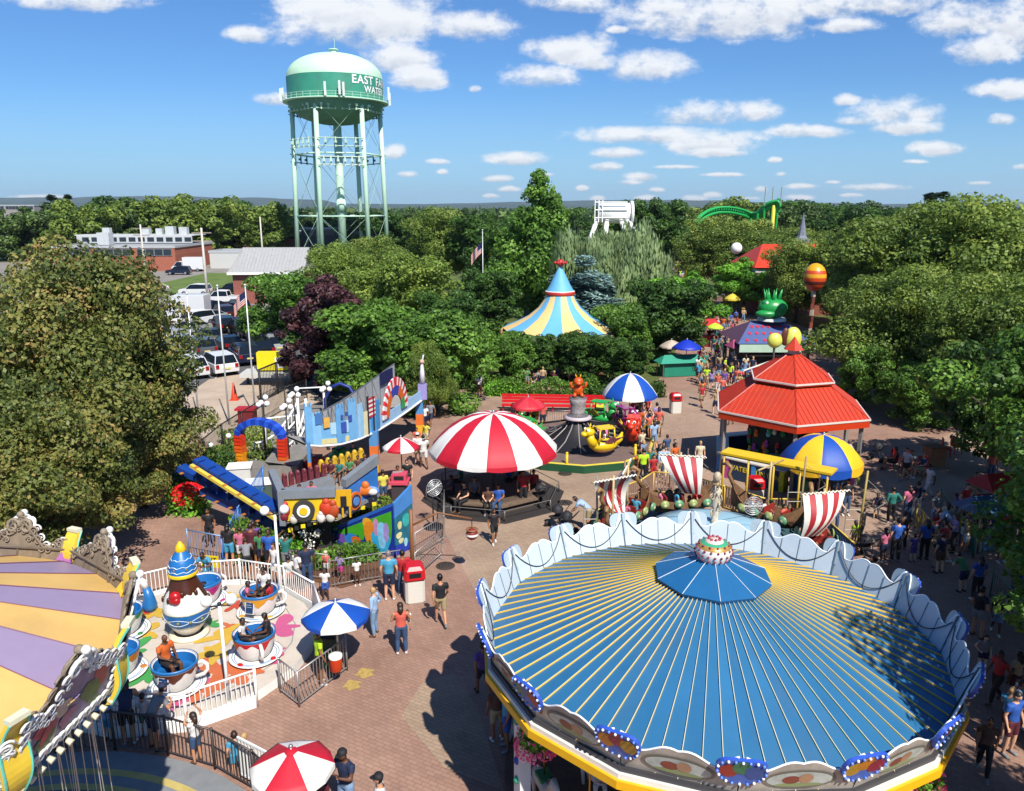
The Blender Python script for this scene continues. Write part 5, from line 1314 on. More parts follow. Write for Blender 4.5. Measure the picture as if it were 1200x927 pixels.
# gate between, seats, poles
mb = MB(); c = (L3(Bp)+L3(Cp))/2
mb.at(c+Vector((-.05, -.05, 1.1)), rz=math.atan2(d.y, d.x)); mb.box((0, 0, .75), (.95, .07, .65)); 
for x in (-.4, -.13, .13, .4): mb.box((x, 0, .25), (.07, .06, .55))
mb.m(1); mb.box((.18, -.05, .62), (.22, .03, .42)); mb.build('yellow_gate', [mat('#c99a14', .5, noise=.1), DARK], bus)
for row, (pa, pb, ncol) in enumerate(((G(335, 585, 1.7), G(388, 570, 1.7), '#6a2a34'), (G(378, 562, 1.9), G(432, 545, 1.9), '#c9a028'))):
    pa, pb = L3(pa), L3(pb); dd = (pb-pa).normalized(); ang = math.atan2(dd.y, dd.x)
    mb = MB(); m_ = (pa+pb)/2; LL = (pb-pa).length
    mb.box(m_+Vector((0, 0, 1.5)), (LL, .55, .12), rz=ang); mb.box(m_+Vector((0, 0, 1.35)), (LL, .6, .35), rz=ang); mb.m(1)
    for k in range(7): q = pa.lerp(pb, (k+.5)/7); q = q+Vector((-dd.y, dd.x, 0))*.28; mb.box(q+Vector((0, 0, 1.75)), (LL/7-.1, .1, .5), rz=ang); mb.sph(q+Vector((0, 0, 2.02)), (.11, .07, .12), 8, 5)
    mb.build('seat_row', [GR, mat(ncol, .5, noise=.35, scale=5)], bus)
mb = MB(); 
for k in range(16): q = L3(A)+Vector((.25, -.1, 0)); a_ = L3(A).lerp(L3(Dp), k/16); mb.m(k % 2); mb.box(a_+Vector((.35, -.35, .88+.25*k/16)), (.16, .05, .14), rz=.3)
mb.build('chequered_edge', [mat('#d6c21a', .5), mat('#1e1d1c', .6)], bus)
mb = MB(); mb.box((1.0, 1.6, .2), (.9, .9, 1.6)); mb.build('base_machinery', mat('#2b2d2f', .7), bus)
# white machinery cabinets
for i, (px, py, s) in enumerate(((283, 572, .9), (308, 592, 1.1))):
    t = thing('machinery_cabinet', ['small white utility cabinet left of the rainbow arch foot', 'white topped green utility cabinet in front of the rainbow arch'][i], 'cabinet', G(px, py, 0), .2)
    mb = MB(); mb.box((0, 0, .55), (1.15*s, .8, 1.1)); mb.build('body', mat('#c2c5c2' if i == 0 else '#45584f', .5), t)
    mb = MB(); mb.box((0, 0, 1.13), (1.25*s, .9, .07)); mb.build('top', mat('#dedfdb', .45), t)
# ------------------------------------------------------------------ long blue arms of the swinging ride
def beam(label, a, b, w, h, stripe):
    a = Vector(a); b = Vector(b); t = thing('swing_ride_beam', label, 'ride arm', a, 0, 'blue arms of the swinging ride'); d = b-a; L_ = d.length
    q = d.to_track_quat('X', 'Z'); mb = MB(); mb.M = q.to_matrix().to_4x4()
    mb.box((L_/2, 0, 0), (L_, w, h)); mb.m(1)
    if stripe: mb.box((L_/2, -w/2-.14, -h*.1), (L_*.96, .16, .12)); mb.m(2); 
    for k in range(int(L_/.8)): mb.m(2); mb.box((.4+k*.8, -w/2-.14, -h*.1+.065), (.12, .17, .02))
    mb.build('beam', [mat('#103c88', .45, noise=.15, scale=2, dirt=.1), mat('#d2b848', .5), mat('#a86a2c', .5)], t)
    if stripe:
        mb = MB(); mb.M = q.to_matrix().to_4x4()
        for k in range(int(L_/.6)): mb.box((.3+k*.6, -w*.2, -h*.8), (.05, w*.6, .9)); 
        mb.build('bracing', mat('#0e3577', .5), t)
beam('long blue arm with yellow striped edge reaching up to the left', G(232, 540, 3.0), G(336, 605, 1.5), .55, .3, True)
beam('lower blue arm running down towards the green fence', G(240, 575, 1.6), G(335, 618, 1.0), .5, .3, False)
beam('short blue arm partly hidden by the left tree', G(212, 548, 2.4), G(262, 575, 1.7), .45, .26, False)
# red flowering shrub and pots
shrub('flower_bush', 'round bush covered with red flowers at the edge of the left tree', 'bush', G(222, 600, 0), 0, (1.5, 1.3, 1.2), 900, .12, 'bright', seed=4)
g = np.random.default_rng(3); P = g.normal(size=(700, 3)); P /= np.linalg.norm(P, axis=1, keepdims=True); P = P*[.7, .65, .5]+[0, 0, .8]
o = bpy.data.objects.new('blossoms', mesh_quads('blossoms', *quads(P, g.normal(size=(700, 3)), np.full(700, .13), g, g.random(700), 1.0), leaf_mat('red_petals', ['#9a1016', '#c41c22'], .2))); C.objects.link(o); o.parent = bpy.data.objects['flower_bush']
# ------------------------------------------------------------------ stairs railing, EXIT sign
SB = mat('#6f8fb4', .4, .3)
picket_pts = [G(248, 655), G(262, 612), G(300, 600)]
railing('stair_railing', 'pale blue railing slanting up beside the blue arms', [G(262, 662), G(282, 640)+Vector((0, 0, .6)), G(312, 607)+Vector((0, 0, 1.3))], 1.0, .14, mat('#3f78c0', .4), bar=.014)
railing('stair_railing', 'grey blue railing standing behind the yellow EXIT sign', [G(222, 652), G(262, 660)], 1.1, .13, SB, bar=.014)
t = thing('exit_sign', 'small yellow EXIT sign fixed on the grey railing', 'sign', G(246, 658, .78), -.15)
mb = MB(); mb.box((0, 0, 0), (.66, .03, .44)); mb.build('board', mat('#d9bd10', .5), t)
text_part('EXIT', .27, DARK, t, (0, -.022, .06), (PI/2, 0, 0), .004)
# ------------------------------------------------------------------ rainbow brick arch
a = G(284, 551); b = G(334, 556)
t = thing('rainbow_arch', 'arch built of coloured studded blocks, blue on top, orange and green legs', 'arch', (a+b)/2, math.atan2(b.y-a.y, b.x-a.x)); Wd = (b-a).length; HL = 1.75
cols = ['#1f7a34', '#5f9a2a', '#c9b41c', '#d98a1a', '#cf5a1c', '#c8341c']
for s in (-1, 1):
    mb = MB()
    for k in range(10):
        z = .02+k*.19; mb.m((0, 1, 2, 3, 4, 5, 5, 5, 5, 5)[k] if s > 0 else (2, 2, 3, 3, 3, 4, 4, 5, 5, 5)[k]); mb.box((s*Wd/2, 0, z+.09), (.42, .42, .175))
        for i in (-.12, 0, .12): mb.lathe([(.05, z), (.05, z+.001)], 6, c=(s*Wd/2+i, -.215, 0)); mb.box((s*Wd/2+i, -.22, z+.09), (.07, .03, .09))
    mb.build('arch_leg', [mat(c, .4) for c in cols], t)
mb = MB(); n = 15; rad = Wd/2
for k in range(n):
    a0 = PI*k/n; am = PI*(k+.5)/n; mb.m(k % 2); c = Vector((rad*cos(am), 0, 1.9+rad*.62*sin(am))); tg = math.atan2(.62*cos(am), -sin(am))
    mb.box(c, (rad*PI/n*.92, .42, .30), ry=-tg)
mb.build('arch_top', [mat('#1c3fa8', .4), mat('#2a56c8', .4)], t)
# winding grey walkway & white arched bridge railings -------------------------------------
t = thing('curved_walkway', 'grey raised walkway winding under the rainbow arch to the white bridge', 'walkway', G(318, 560))
O = G(318, 560); pts = [(268, 570), (290, 552), (312, 562), (330, 560), (345, 545), (338, 530), (350, 512), (366, 500)]
L_ = [G(*p) for p in pts]; mb = MB(); vv = []
for i, p in enumerate(L_):
    q = L_[min(i+1, len(L_)-1)]-L_[max(i-1, 0)]; q = Vector((-q.y, q.x, 0)).normalized()*.95; z = .25+.16*i
    vv.append((p-q-O+Vector((0, 0, z)), p+q-O+Vector((0, 0, z)), p-q-O, p+q-O))
for A_, B_ in zip(vv, vv[1:]):
    b = mb.vs([*A_, *B_]); mb.fs([(0, 1, 5, 4), (0, 4, 6, 2), (5, 1, 3, 7)], b)
fixn(mb.build('deck', mat('#77746f', .7, noise=.25, scale=3), t))
def arcrail(label, P0, P1, z0, z1, n=12):
    P0 = Vector(P0); P1 = Vector(P1); t = thing('bridge_railing', label, 'railing', P0, 0, 'white arched bridge railings'); d = P1-P0; mb = MB(); top = []; bot = []
    for i in range(n+1):
        u = i/n; q = d*u; top.append(q+Vector((0, 0, z0+(z1-z0)*u**1.8+.95-.25*sin(u*PI)))); bot.append(q+Vector((0, 0, z0+(z1-z0)*u**1.3+.05)))
    mb.tube(top, .06, 6); mb.tube(bot, .06, 6)
    for a_, b_ in zip(top[::1], bot[::1]): mb.tube([a_, b_], .03, 5)
    mb.tube([P1-P0, top[-1]+Vector((0, 0, .35))], .08, 6); mb.build('railing_frame', WHITE, t)
arcrail('white curved bridge railing on the far side of the walkway', G(300, 542), G(352, 520), .1, 1.5)
arcrail('white curved bridge railing on the near side by the castle panel', G(336, 548), G(362, 527), .2, 1.6, 8)
for i, (a_, b_, h) in enumerate(((G(314, 540), G(350, 535), 2.3), (G(352, 512), G(382, 510), 2.9))):
    t = thing('white_portal', ['white goalpost frame over the walkway behind the rainbow arch', 'white goalpost frame behind the castle panel'][i], 'frame', a_, 0)
    mb = MB(); d = b_-a_; mb.tube([(0, 0, 0), (0, 0, h), d+Vector((0, 0, h)), d], .085, 6); mb.build('frame', WHITE, t)
# ------------------------------------------------------------------ raised painted gallery
gp = [(358, 520), (375, 521), (398, 519), (420, 513), (440, 504), (458, 493), (477, 480), (497, 465)]
Ys = [33.8, 34.3, 35.0, 36.0, 37.5, 39.4, 41.6, 44.2]
GP = [D(px, py, y) for (px, py), y in zip(gp, Ys)]
O = Vector((GP[0].x, GP[0].y, 0)); t = gal = thing('painted_gallery', 'raised curving gallery with pale blue castle cutouts and a rainbow on its side', 'gallery', O)
def gpos(u):
    f = u*(len(GP)-1); i = min(int(f), len(GP)-2); return GP[i].lerp(GP[i+1], f-i)-O
def gdir(u): q = gpos(min(1, u+.02))-gpos(max(0, u-.02)); q.z = 0; return q.normalized()
mb = MB(); n = 40
for i in range(n):
    u0, u1 = i/n, (i+1)/n; A_, B_ = gpos(u0), gpos(u1); na = Vector((-gdir(u0).y, gdir(u0).x, 0)); nb = Vector((-gdir(u1).y, gdir(u1).x, 0))
    b = mb.vs([A_, B_, B_+nb*1.8, A_+na*1.8, A_-Vector((0, 0, .1)), B_-Vector((0, 0, .1)), B_+nb*1.8-Vector((0, 0, .1)), A_+na*1.8-Vector((0, 0, .1))]); mb.fs([(0, 1, 2, 3), (7, 6, 5, 4), (4, 5, 1, 0), (2, 6, 7, 3)], b)
mb.build('deck', mat('#8f8c88', .7, noise=.2), t)
mb = MB(); mb.tube([gpos(i/30)+Vector((0, 0, -.06))-Vector((-gdir(i/30).y, gdir(i/30).x, 0))*.06 for i in range(31)], .06, 6); mb.build('white_edge', WHITE, t)
def gpanel(name, u0, u1, z0, f, col, off=0, seg=14, metal=None):
    mb = MB(); rows = []
    for i in range(seg+1):
        u = u0+(u1-u0)*i/seg; nn = Vector((-gdir(u).y, gdir(u).x, 0)); p = gpos(u)-nn*(.05+off); h = f((i+.0)/seg)
        rows.append(mb.vs([p+Vector((0, 0, z0)), p+Vector((0, 0, h)), p+nn*.05+Vector((0, 0, h)), p+nn*.05+Vector((0, 0, z0))]))
    for a_, b_ in zip(rows, rows[1:]): mb.fs([(a_, b_, b_+1, a_+1), (a_+1, b_+1, b_+2, a_+2), (a_+2, b_+2, b_+3, a_+3)])
    mb.fs([(rows[0], rows[0]+1, rows[0]+2, rows[0]+3), (rows[-1]+3, rows[-1]+2, rows[-1]+1, rows[-1])])
    return mb.build(name, metal or mat(col, .5, noise=.1, scale=3), t)
SKB = '#6ba3cc'
gpanel('side_board', 0, .55, .0, lambda s: .95, SKB); gpanel('side_board', .55, 1, .0, lambda s: .62-.1*s, '#8fb6d6')
gpanel('mint_side_board', .22, .40, .45, lambda s: 1.02, '#9fc2d8', .03); gpanel('cream_band', .1, .36, .02, lambda s: .26, '#c9c08a', .035)
for (u0, u1, h, c) in ((.0, .07, 1.75, SKB), (.07, .15, 1.35, '#7fb2d6'), (.26, .32, 1.7, '#5d96c4'), (.35, .41, 1.85, '#6ba3cc'), (.42, .46, 1.5, '#8fbbd8'), (.53, .56, 1.35, '#3f82b8'), (.57, .60, 1.35, '#3f82b8'), (.47, .50, 1.0, '#d6d0a8')):
    o = gpanel('castle_tower', u0, u1, .0, lambda s, h=h: h, c, .05, 2)
    u = (u0+u1)/2; p = gpos(u); w = (gpos(u1)-gpos(u0)).length; mb = MB(); a_ = math.atan2(gdir(u).y, gdir(u).x); nn = Vector((-gdir(u).y, gdir(u).x, 0))
    for k in (-1, 0, 1): mb.box(p-nn*.075+gdir(u)*(k*w*.36)+Vector((0, 0, h+.09)), (w*.2, .06, .18), rz=a_)
    mb.build('battlement', mat(c, .5), o)
mb = MB(); 
for (u, z, s, mi) in ((.13, 1.25, .26, 0), (.19, 1.05, .24, 1), (.31, .75, .24, 2), (.36, 1.1, .15, 2), (.3, 1.25, .1, 3), (.335, 1.35, .1, 3)):
    nn = Vector((-gdir(u).y, gdir(u).x, 0)); c = gpos(u)-nn*.12+Vector((0, 0, z)); mb.m(mi); mb.box(c, (s*1.3, .05, s*2.0), rz=math.atan2(gdir(u).y, gdir(u).x))
mb.build('gallery_cutouts', [mat('#3f6fa8', .5), mat('#cf9f4c', .5, noise=.3), mat('#35509c', .5), mat('#3a4f8a', .5)], t)
# rainbow on the gallery
def arc_band(r0, r1, colf, name, u=.74, hh=1.0):
    mb = MB(); c = gpos(u); dd = gdir(u); nn = Vector((-dd.y, dd.x, 0)); n = 24; c = c-nn*.16+Vector((0, 0, .35))
    pr = []
    for i in range(n+1):
        a_ = PI*i/n; e = Vector((0, 0, 1))*sin(a_)*1.15-dd*cos(a_)
        pr.append(mb.vs([c+e*r0, c+e*r1, c+e*r1+nn*.08, c+e*r0+nn*.08]))
    for i, (a_, b_) in enumerate(zip(pr, pr[1:])): mb.m(colf(i/n)); mb.fs([(a_+j, b_+j, b_+(j+1) % 4, a_+(j+1) % 4) for j in range(4)])
    return fixn(mb.build(name, [mat('#c9601c', .45), mat('#1c3f9c', .45), mat('#2a8f4a', .45), mat('#c92a34', .5), mat('#d9d6d2', .5)], t))
arc_band(.85, 1.25, lambda s: 0 if s < .3 else 1 if s < .62 else 0 if s < .82 else 2, 'rainbow')
arc_band(1.26, 1.65, lambda s: 3 if int(s*26) % 2 else 4, 'stars_and_stripes_band')
# lattice back wall, banner and end figure
mb = MB(); rows = []
for i in range(25):
    u = .30+.70*i/24; nn = Vector((-gdir(u).y, gdir(u).x, 0)); p = gpos(u)+nn*1.8; rows.append((p, p+Vector((0, 0, 1.1+.8*(i/24)))))
for (a_, b_), (c_, d_) in zip(rows, rows[1:]):
    b = mb.vs([a_, c_, d_, b_]); mb.fs([(0, 1, 2, 3)], b)
mb.m(1)
for a_, b_ in rows[::2]: mb.tube([a_, b_], .03, 5)
mb.tube([b_ for a_, b_ in rows], .03, 5)
for i in range(0, 22, 2): mb.tube([rows[i][0], rows[i+2][1]], .018, 4); mb.tube([rows[i][1], rows[i+2][0]], .018, 4)
mb.build('back_screen', [mat('#9a9da0', .7, noise=.2, scale=6), mat('#6f7274', .5, .4)], t)
mb = MB(); p = gpos(.97); nn = Vector((-gdir(.97).y, gdir(.97).x, 0)); q0 = gpos(.86); mb.m(0); pnl(mb, gpos(.88)+nn*1.7, p+nn*1.7, 3.3, 4.0, .06, 0); mb.build('dark_blue_banner', mat('#141a4a', .6, noise=.2), t)
mb = MB(); c = gpos(.975)-nn*.1; mb.box(c+Vector((0, 0, .45)), (.5, .35, .9)); mb.m(1); mb.tube([c+Vector((0, 0, .9)), c+Vector((0, 0, 1.5)), c+Vector((0, 0, 2.1))], [.15, .14, .07], 10); mb.m(2); mb.sph(c+Vector((0, 0, 2.2)), .15, 10, 7); mb.m(1); mb.tube([c+Vector((0, 0, 2.1)), c+Vector((.1, 0, 2.6))], [.06, .04], 6); mb.build('corner_figure', [mat('#8f86b8', .5), mat('#c9c2cc', .5), mat('#c09a84', .6)], t)
for (u, h) in ((.5, 1.9), (.545, 1.8)):
    mb = MB(); nn = Vector((-gdir(u).y, gdir(u).x, 0)); c = gpos(u)-nn*.1; mb.box(c+Vector((0, 0, h/2)), (.09, .09, h)); mb.build('dark_post', DARK, t)
mb = MB(); c = gpos(.535); nn = Vector((-gdir(.535).y, gdir(.535).x, 0)); a_ = math.atan2(gdir(.53).y, gdir(.53).x)
for k in range(9): mb.m(k % 2); mb.box(c-nn*.1+Vector((0, 0, .85+.11*k)), (.6, .03, .11), rz=a_)
mb.build('striped_flag', [mat('#b3263a', .6), mat('#d6d3cf', .6)], t)
for i, (px, py0, py1, Y) in enumerate(((437, 506, 556, 37), (491, 472, 510, 43.6), (360, 520, 566, 33.2))):
    mb = MB(); p = D(px, py0, Y)-O; z1 = p.z; w = .42 if i < 2 else .14
    for k, (f0, f1) in enumerate(((0, .33), (.33, .66), (.66, 1))): mb.m(k); mb.box((p.x, p.y+.2, z1*(f0+f1)/2), (w, w, z1*(f1-f0)))
    mb.build('pillar', [mat('#d9a02a', .5), mat('#cf6a2c', .5), mat('#4f86b8', .5)], t)
# small arch and blue scaffold behind the gallery
t = thing('blue_hoop', 'dark blue hoop arch with an orange leg behind the castle panels', 'arch', G(402, 515))
mb = MB(); mb.tube([(-.9, 0, 0), (-.9, 0, 2.4), (-.5, 0, 3.1), (0, 0, 3.3), (.5, 0, 3.1), (.9, 0, 2.4), (.9, 0, 0)], .1, 6); mb.build('hoop', mat('#16307c', .5), t)
# clutter of the small kiddie cars beneath the gallery
for i, (px, py, c) in enumerate(((372, 540, '#a82a20'), (398, 530, '#1f8a3c'), (382, 552, '#c9b820'), (393, 560, '#1c5aa8'))):
    t = thing('kiddie_car', ['red little car under the castle panel', 'green little car under the castle panel', 'yellow little car by the gallery post', 'blue little car by the gallery post'][i], 'ride car', G(px, py+14), i, 'little cars under the gallery')
    mb = MB(); mb.smooth = True; mb.sph((0, 0, .45), (.75, .42, .3), 14, 8); mb.sph((.0, 0, .7), (.38, .36, .25), 12, 7); mb.build('body', mat(c, .4), t)
    mb = MB(); mb.box((0, 0, .82), (.5, .5, .18)); mb.build('seat', DARK, t)
    for x in (-.45, .45):
        for s in (-1, 1): mb = MB(); mb.at((x, s*.38, .2), rx=PI/2); mb.lathe([(.19, -.06), (.2, 0), (.19, .06), (0, .06)], 12); mb.build('wheel', DARK, t)
# ------------------------------------------------------------------ painted mural boards
a = G(381, 636); b = G(463, 652); c = G(484, 641)
O = a; t = mu = thing('mural_board', 'wedge shaped mural board with green dripping slime on dark blue', 'mural', a)
def board_frame(a, b):
    d = (b-a).normalized(); return d, Vector((d.y, -d.x, 0))
d, nn = board_frame(a, b); L_ = (b-a).length
if nn.y > 0: nn = -nn
mb = MB(); pnl(mb, Vector((0, 0, 0)), b-a, 0, .35, .08, 0, 0, 2.05); mb.build('board', mat('#142a86', .45, noise=.35, scale=2), t)
mb = MB(); pnl(mb, Vector((0, 0, 0)), b-a, .36, .5, .12, 0, 2.06, 2.18); mb.build('blue_edge', mat('#2457a8', .45), t)
def on(u, z, lift): return d*(L_*u)+Vector((0, 0, z))+nn*(.045+lift)
mb = MB(); N_ = 60; top = []; bot = []
for i in range(N_+1):
    u = .22+.76*i/N_; zt = (.33+1.7*u)*.93; drop = .30+.22*abs(sin(i*.42))**.5*(1 if int(i*.42/PI) % 2 else .35)*(.4+u)
    top.append(on(u, zt, .004)); bot.append(on(u, max(.12, zt-drop*zt*1.25), .004))
for i in range(N_): mb.poly([bot[i], bot[i+1], top[i+1], top[i]])
mb.build('green_slime', mat('#3f9a24', .45, noise=.15, scale=3), mu)
def splash(u, z, rx, rz, col, lift, nn_=18, wob=.12, name='painted_shape'):
    mb = MB(); c_ = on(u, z, lift); mb.poly([c_+d*(rx*cos(2*PI*i/nn_)*(1+wob*sin(3*2*PI*i/nn_)))+Vector((0, 0, rz*sin(2*PI*i/nn_)*(1+wob*cos(4*PI*i/nn_)))) for i in range(nn_)]); mb.build(name, mat(col, .45, noise=.25, scale=5), mu)
for q in ((.02, .2, .2, .16, '#c9861c'), (.09, .26, .2, .18, '#a3471c'), (.035, .23, .1, .08, '#d9b02a'), (.30, .36, .34, .22, '#6a4a9c'), (.40, .4, .30, .28, '#2a7ac0'), (.47, .38, .2, .2, '#c9601c'), (.36, .33, .15, .12, '#3fa8c8'), (.68, .75, .28, .62, '#d0801f'), (.64, 1.15, .2, .3, '#d9a02a'), (.82, .55, .42, .5, '#2f9ac4'), (.84, .8, .2, .62, '#7fb8d9'), (.76, 1.1, .12, .4, '#b884a8'), (.9, .95, .12, .45, '#9a86c0'), (.80, .38, .22, .3, '#5fc0d9')): splash(*q, .006+.003*q[0]*3+.002*rnd.random())
# second panel
t = mu = thing('mural_board', 'upright teal painted board with blue top joining the brown post', 'mural', b); d, nn = board_frame(b, c); L_ = (c-b).length
if nn.y > 0: nn = -nn
mb = MB(); pnl(mb, Vector((0, 0, 0)), c-b, 0, 1.55, .08, 0, 0, 1.85); mb.build('board', mat('#1c6a80', .45, noise=.5, scale=1.5), t)
mb = MB(); pnl(mb, Vector((0, 0, 0)), c-b, 1.56, 2.15, .10, 0, 1.86, 2.6); mb.build('blue_top', mat('#3f7ab8', .45), t)
mb = MB(); pnl(mb, Vector((0, 0, 0)), c-b, 0, .45, .09, 0, 0, .3); mb.build('blue_foot', mat('#17379c', .45), t)
for q in ((.25, 1.2, .12, .18, '#c9c48a'), (.2, .8, .16, .14, '#d4cf9a'), (.3, .55, .14, .12, '#c9c9a0'), (.55, .4, .1, .2, '#8fc0d0'), (.85, 1.0, .08, .7, '#c9b43c'), (.6, 1.3, .2, .3, '#2fa09a')): splash(*q, .012)
# ------------------------------------------------------------------ brown gate post, bar, buoy, fan, barriers
BRN = mat('#7a4f2c', .55, noise=.2)
p = G(484, 682); t = thing('measuring_gate', 'rusty brown post with a long bar carrying a hanging buoy', 'gate', p)
q = G(548, 617, 2.0)-p; mb = MB(); mb.tube([(0, 0, 0), (0, 0, 2.75)], .07, 8); mb.build('post', BRN, t)
q = Vector((2.0, .9, 2.2)); mb = MB(); mb.tube([(0, 0, 2.15), (.9, .35, 2.5), (2.1, .5, 2.2)], .035, 6); mb.build('bar', BRN, t)
mb = MB(); mb.tube([(2.1, .5, 2.2), (2.1, .5, 1.85)], .015, 5); mb.m(1); mb.sph((2.1, .5, 1.62), (.22, .22, .22), 14, 9); mb.m(2); mb.lathe([(.223, 1.58), (.223, 1.66)], 14, c=(2.1, .5, 0)); mb.m(3); mb.tube([polar(.2, 2*PI*i/14, 1.80)+Vector((2.1, .5, 0)) for i in range(14)], .025, 5, closed=True); mb.build('buoy', [DARK, mat('#7a2a1c', .5), WHITE, mat('#8a5a2c', .5)], t)
def fan(label, p, rz, h=1.9):
    t = thing('pedestal_fan', label, 'fan', p, rz, 'pedestal fans'); mb = MB(); mb.lathe([(.42, 0), (.42, .06), (.05, .09), (0, .09)], 20); mb.tube([(0, 0, .05), (0, 0, h)], .03, 6); mb.build('stand', DARK, t)
    mb = MB(); c = Vector((0, -.1, h))
    for r in (.36, .28, .2, .12): mb.tube([c+Vector((r*cos(2*PI*i/24), -.06, r*sin(2*PI*i/24))) for i in range(24)], .01, 4, closed=True)
    for i in range(16): a_ = 2*PI*i/16; mb.tube([c+Vector((0, -.08, 0)), c+Vector((.36*cos(a_), -.06, .36*sin(a_))), c+Vector((.3*cos(a_), .12, .3*sin(a_)))], .006, 4)
    mb.sph(c+Vector((0, .12, 0)), (.12, .14, .12), 10, 6); mb.build('cage', mat('#b9bbbb', .4, .5), t)
    mb = MB()
    for i in range(3): a_ = i*2.09; mb.poly([c, c+Vector((.28*cos(a_), -.02, .28*sin(a_))), c+Vector((.28*cos(a_+.7), .03, .28*sin(a_+.7)))])
    mb.build('blades', mat('#9a9c9c', .4), t)
fan('tall pedestal fan with round black foot left of the striped canopy', G(508, 618), .6, 1.8)
fan('second pedestal fan at the left edge of the dark platform', G(518, 600)+Vector((.1, .9, 0)), .4, 2.2)
fan('white pedestal fan in front of the yellow canopy', G(877, 648), 0, 2.0)
def barricade(label, a, b, m=GRY, gp='grey crowd barriers'):
    t = thing('crowd_barrier', label, 'barrier', a, 0, gp); d = b-a; mb = MB(); Z = Vector((0, 0, 1))
    mb.tube([Z*.15, Z*1.05, d+Z*1.05, d+Z*.15], .022, 6, closed=True); n = max(2, int(d.length/.13))
    for k in range(1, n): mb.tube([d*k/n+Z*.15, d*k/n+Z*1.05], .008, 4)
    s = Vector((-d.y, d.x, 0)).normalized()*.3
    for u in (.12, .88): mb.tube([d*u-s, d*u+Z*.05, d*u+s], .018, 5)
    mb.build('barrier_frame', m, t)
bl = [((388, 690), (432, 682)), ((432, 682), (470, 676)), ((340, 676), (386, 682)), ((487, 655), (520, 634)), ((487, 680), (518, 652)), ((520, 634), (521, 600))]
for i, (a_, b_) in enumerate(bl): barricade(['grey barrier behind the three small children', 'grey barrier just left of the man in light blue', 'grey barrier beside the queue and shrubs', 'grey barrier inside the corner right of the brown post', 'grey barrier in front of the fan, beside the brown post', 'grey barrier running back towards the fan'][i], G(*a_), G(*b_))
t = thing('pink_trash_can', 'pink lidded trash can on a dark base right of the platform ride', 'trash can', G(468, 585)); mb = MB(); mb.box((0, 0, .4), (.6, .6, .8)); mb.build('body', mat('#3b3438', .6), t)
mb = MB(); mb.box((0, 0, .88), (.95, .8, .12)); mb.box((.05, 0, 1.1), (.68, .6, .34)); mb.build('lid', mat('#c4485f', .4), t); mb = MB(); mb.box((.05, -.305, 1.12), (.44, .02, .18)); mb.build('opening', DARK, t)
# planting
for i, (px, py, dims, rz, kd, lab) in enumerate((
  (336, 638, (3.8, 1.6, 1.35), .35, 'green', 'flowering hedge with white roses in front of the platform ride'), (365, 634, (2.2, 1.0, .95), .4, 'green', 'hedge under the chequered edge of the platform ride'),
  (320, 650, (2.4, 1.2, .8), .2, 'bright', 'bright low shrub beside the queue railing'), (275, 545, (4.5, 2.2, 1.0), .5, 'olive', 'olive brown hedge left of the rainbow arch'), (330, 510, (6.5, 1.8, 1.0), .75, 'olive2', 'hedge strip between the white bridge and the black fence'),
  (430, 600, (2.0, .8, .5), .4, 'olive', 'dry low planting at the right end of the platform ride'), (385, 660, (3.5, .9, .5), .3, 'green', 'low planting on the mulch below the mural'), (640, 462, (7, 1.2, 1.1), 0, 'green', 'clipped green hedge behind the long red bench'), (590, 462, (2.5, 1.5, .9), 0, 'bright', 'bright hedge corner left of the long red bench'),
  (735, 465, (5, 1.3, 1.0), .1, 'dark', 'dark hedge behind the blue and white canopy'), (230, 560, (3.5, 2.5, 1.3), .4, 'dark', 'dark shrubs under the left trees beside the blue arms'))):
    shrub('shrub', lab, 'shrub', G(px, py), rz, dims, int(900*dims[0]), .11, kd, None, i)
sheet('mulch_bed', [G(*p) for p in ((330, 630), (455, 655), (480, 668), (400, 690), (340, 675))], .03, SOIL)
g = np.random.default_rng(9)
for i, (px, py) in enumerate(((357, 626), (372, 625), (345, 615), (333, 634), (362, 640))):
    P = g.normal(size=(60, 3))*.10; o = bpy.data.objects.new('white_rose', mesh_quads('white_rose', *quads(P, g.normal(size=(60, 3)), np.full(60, .09), g, g.random(60), 1.0), mat('#d6d4cc', .6, noise=0))); C.objects.link(o); o.location = G(px, py, .9)
    tag(o, 'white rose blossom cluster on the hedge in front of the platform ride', 'flower', 'white roses on the hedge')
# ------------------------------------------------------------------ water tower
wt = D(395, 145, 200); TX = wt.x; TY = 200.0
tw = thing('water_tower', 'tall pale green water tower on six legs with dark green band and white letters', 'water tower', (TX, TY, 0), -math.atan2(TX, TY))
def zt(py): return D(395, py, TY).z
TGREEN = mat('#b9d9c2', .5, noise=.08, scale=.3, dirt=.10, name='tower_pale_green'); TDK = mat('#3a8f76', .45, noise=.12, scale=.5, dirt=.25, name='tower_band_green')
Rt = 11.4; zf = lambda py: D(395, py, TY-Rt).z; z0 = zf(113); z1 = zf(84); ztop = zt(63); zb = zt(147)
mb = MB(); mb.lathe([(Rt*cos(u*PI/2/10)**.9 if u < 10 else 0, z1+(ztop-z1)*sin(u*PI/2/10)) for u in range(11)], 56); mb.build('dome', mat('#b9dbbd', .5, noise=.08, scale=.3, dirt=.06), tw)
mb = MB(); mb.lathe([(Rt, z0), (Rt+.02, z1)], 56); mb.build('painted_band', TDK, tw)
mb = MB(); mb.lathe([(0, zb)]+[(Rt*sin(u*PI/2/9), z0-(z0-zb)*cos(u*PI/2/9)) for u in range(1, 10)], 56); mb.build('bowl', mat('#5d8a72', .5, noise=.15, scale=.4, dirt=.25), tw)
mb = MB(); mb.lathe([(Rt, z0-.25), (Rt+1.1, z0-.25), (Rt+1.1, z0+.05), (Rt, z0+.05)], 56); mb.m(0)
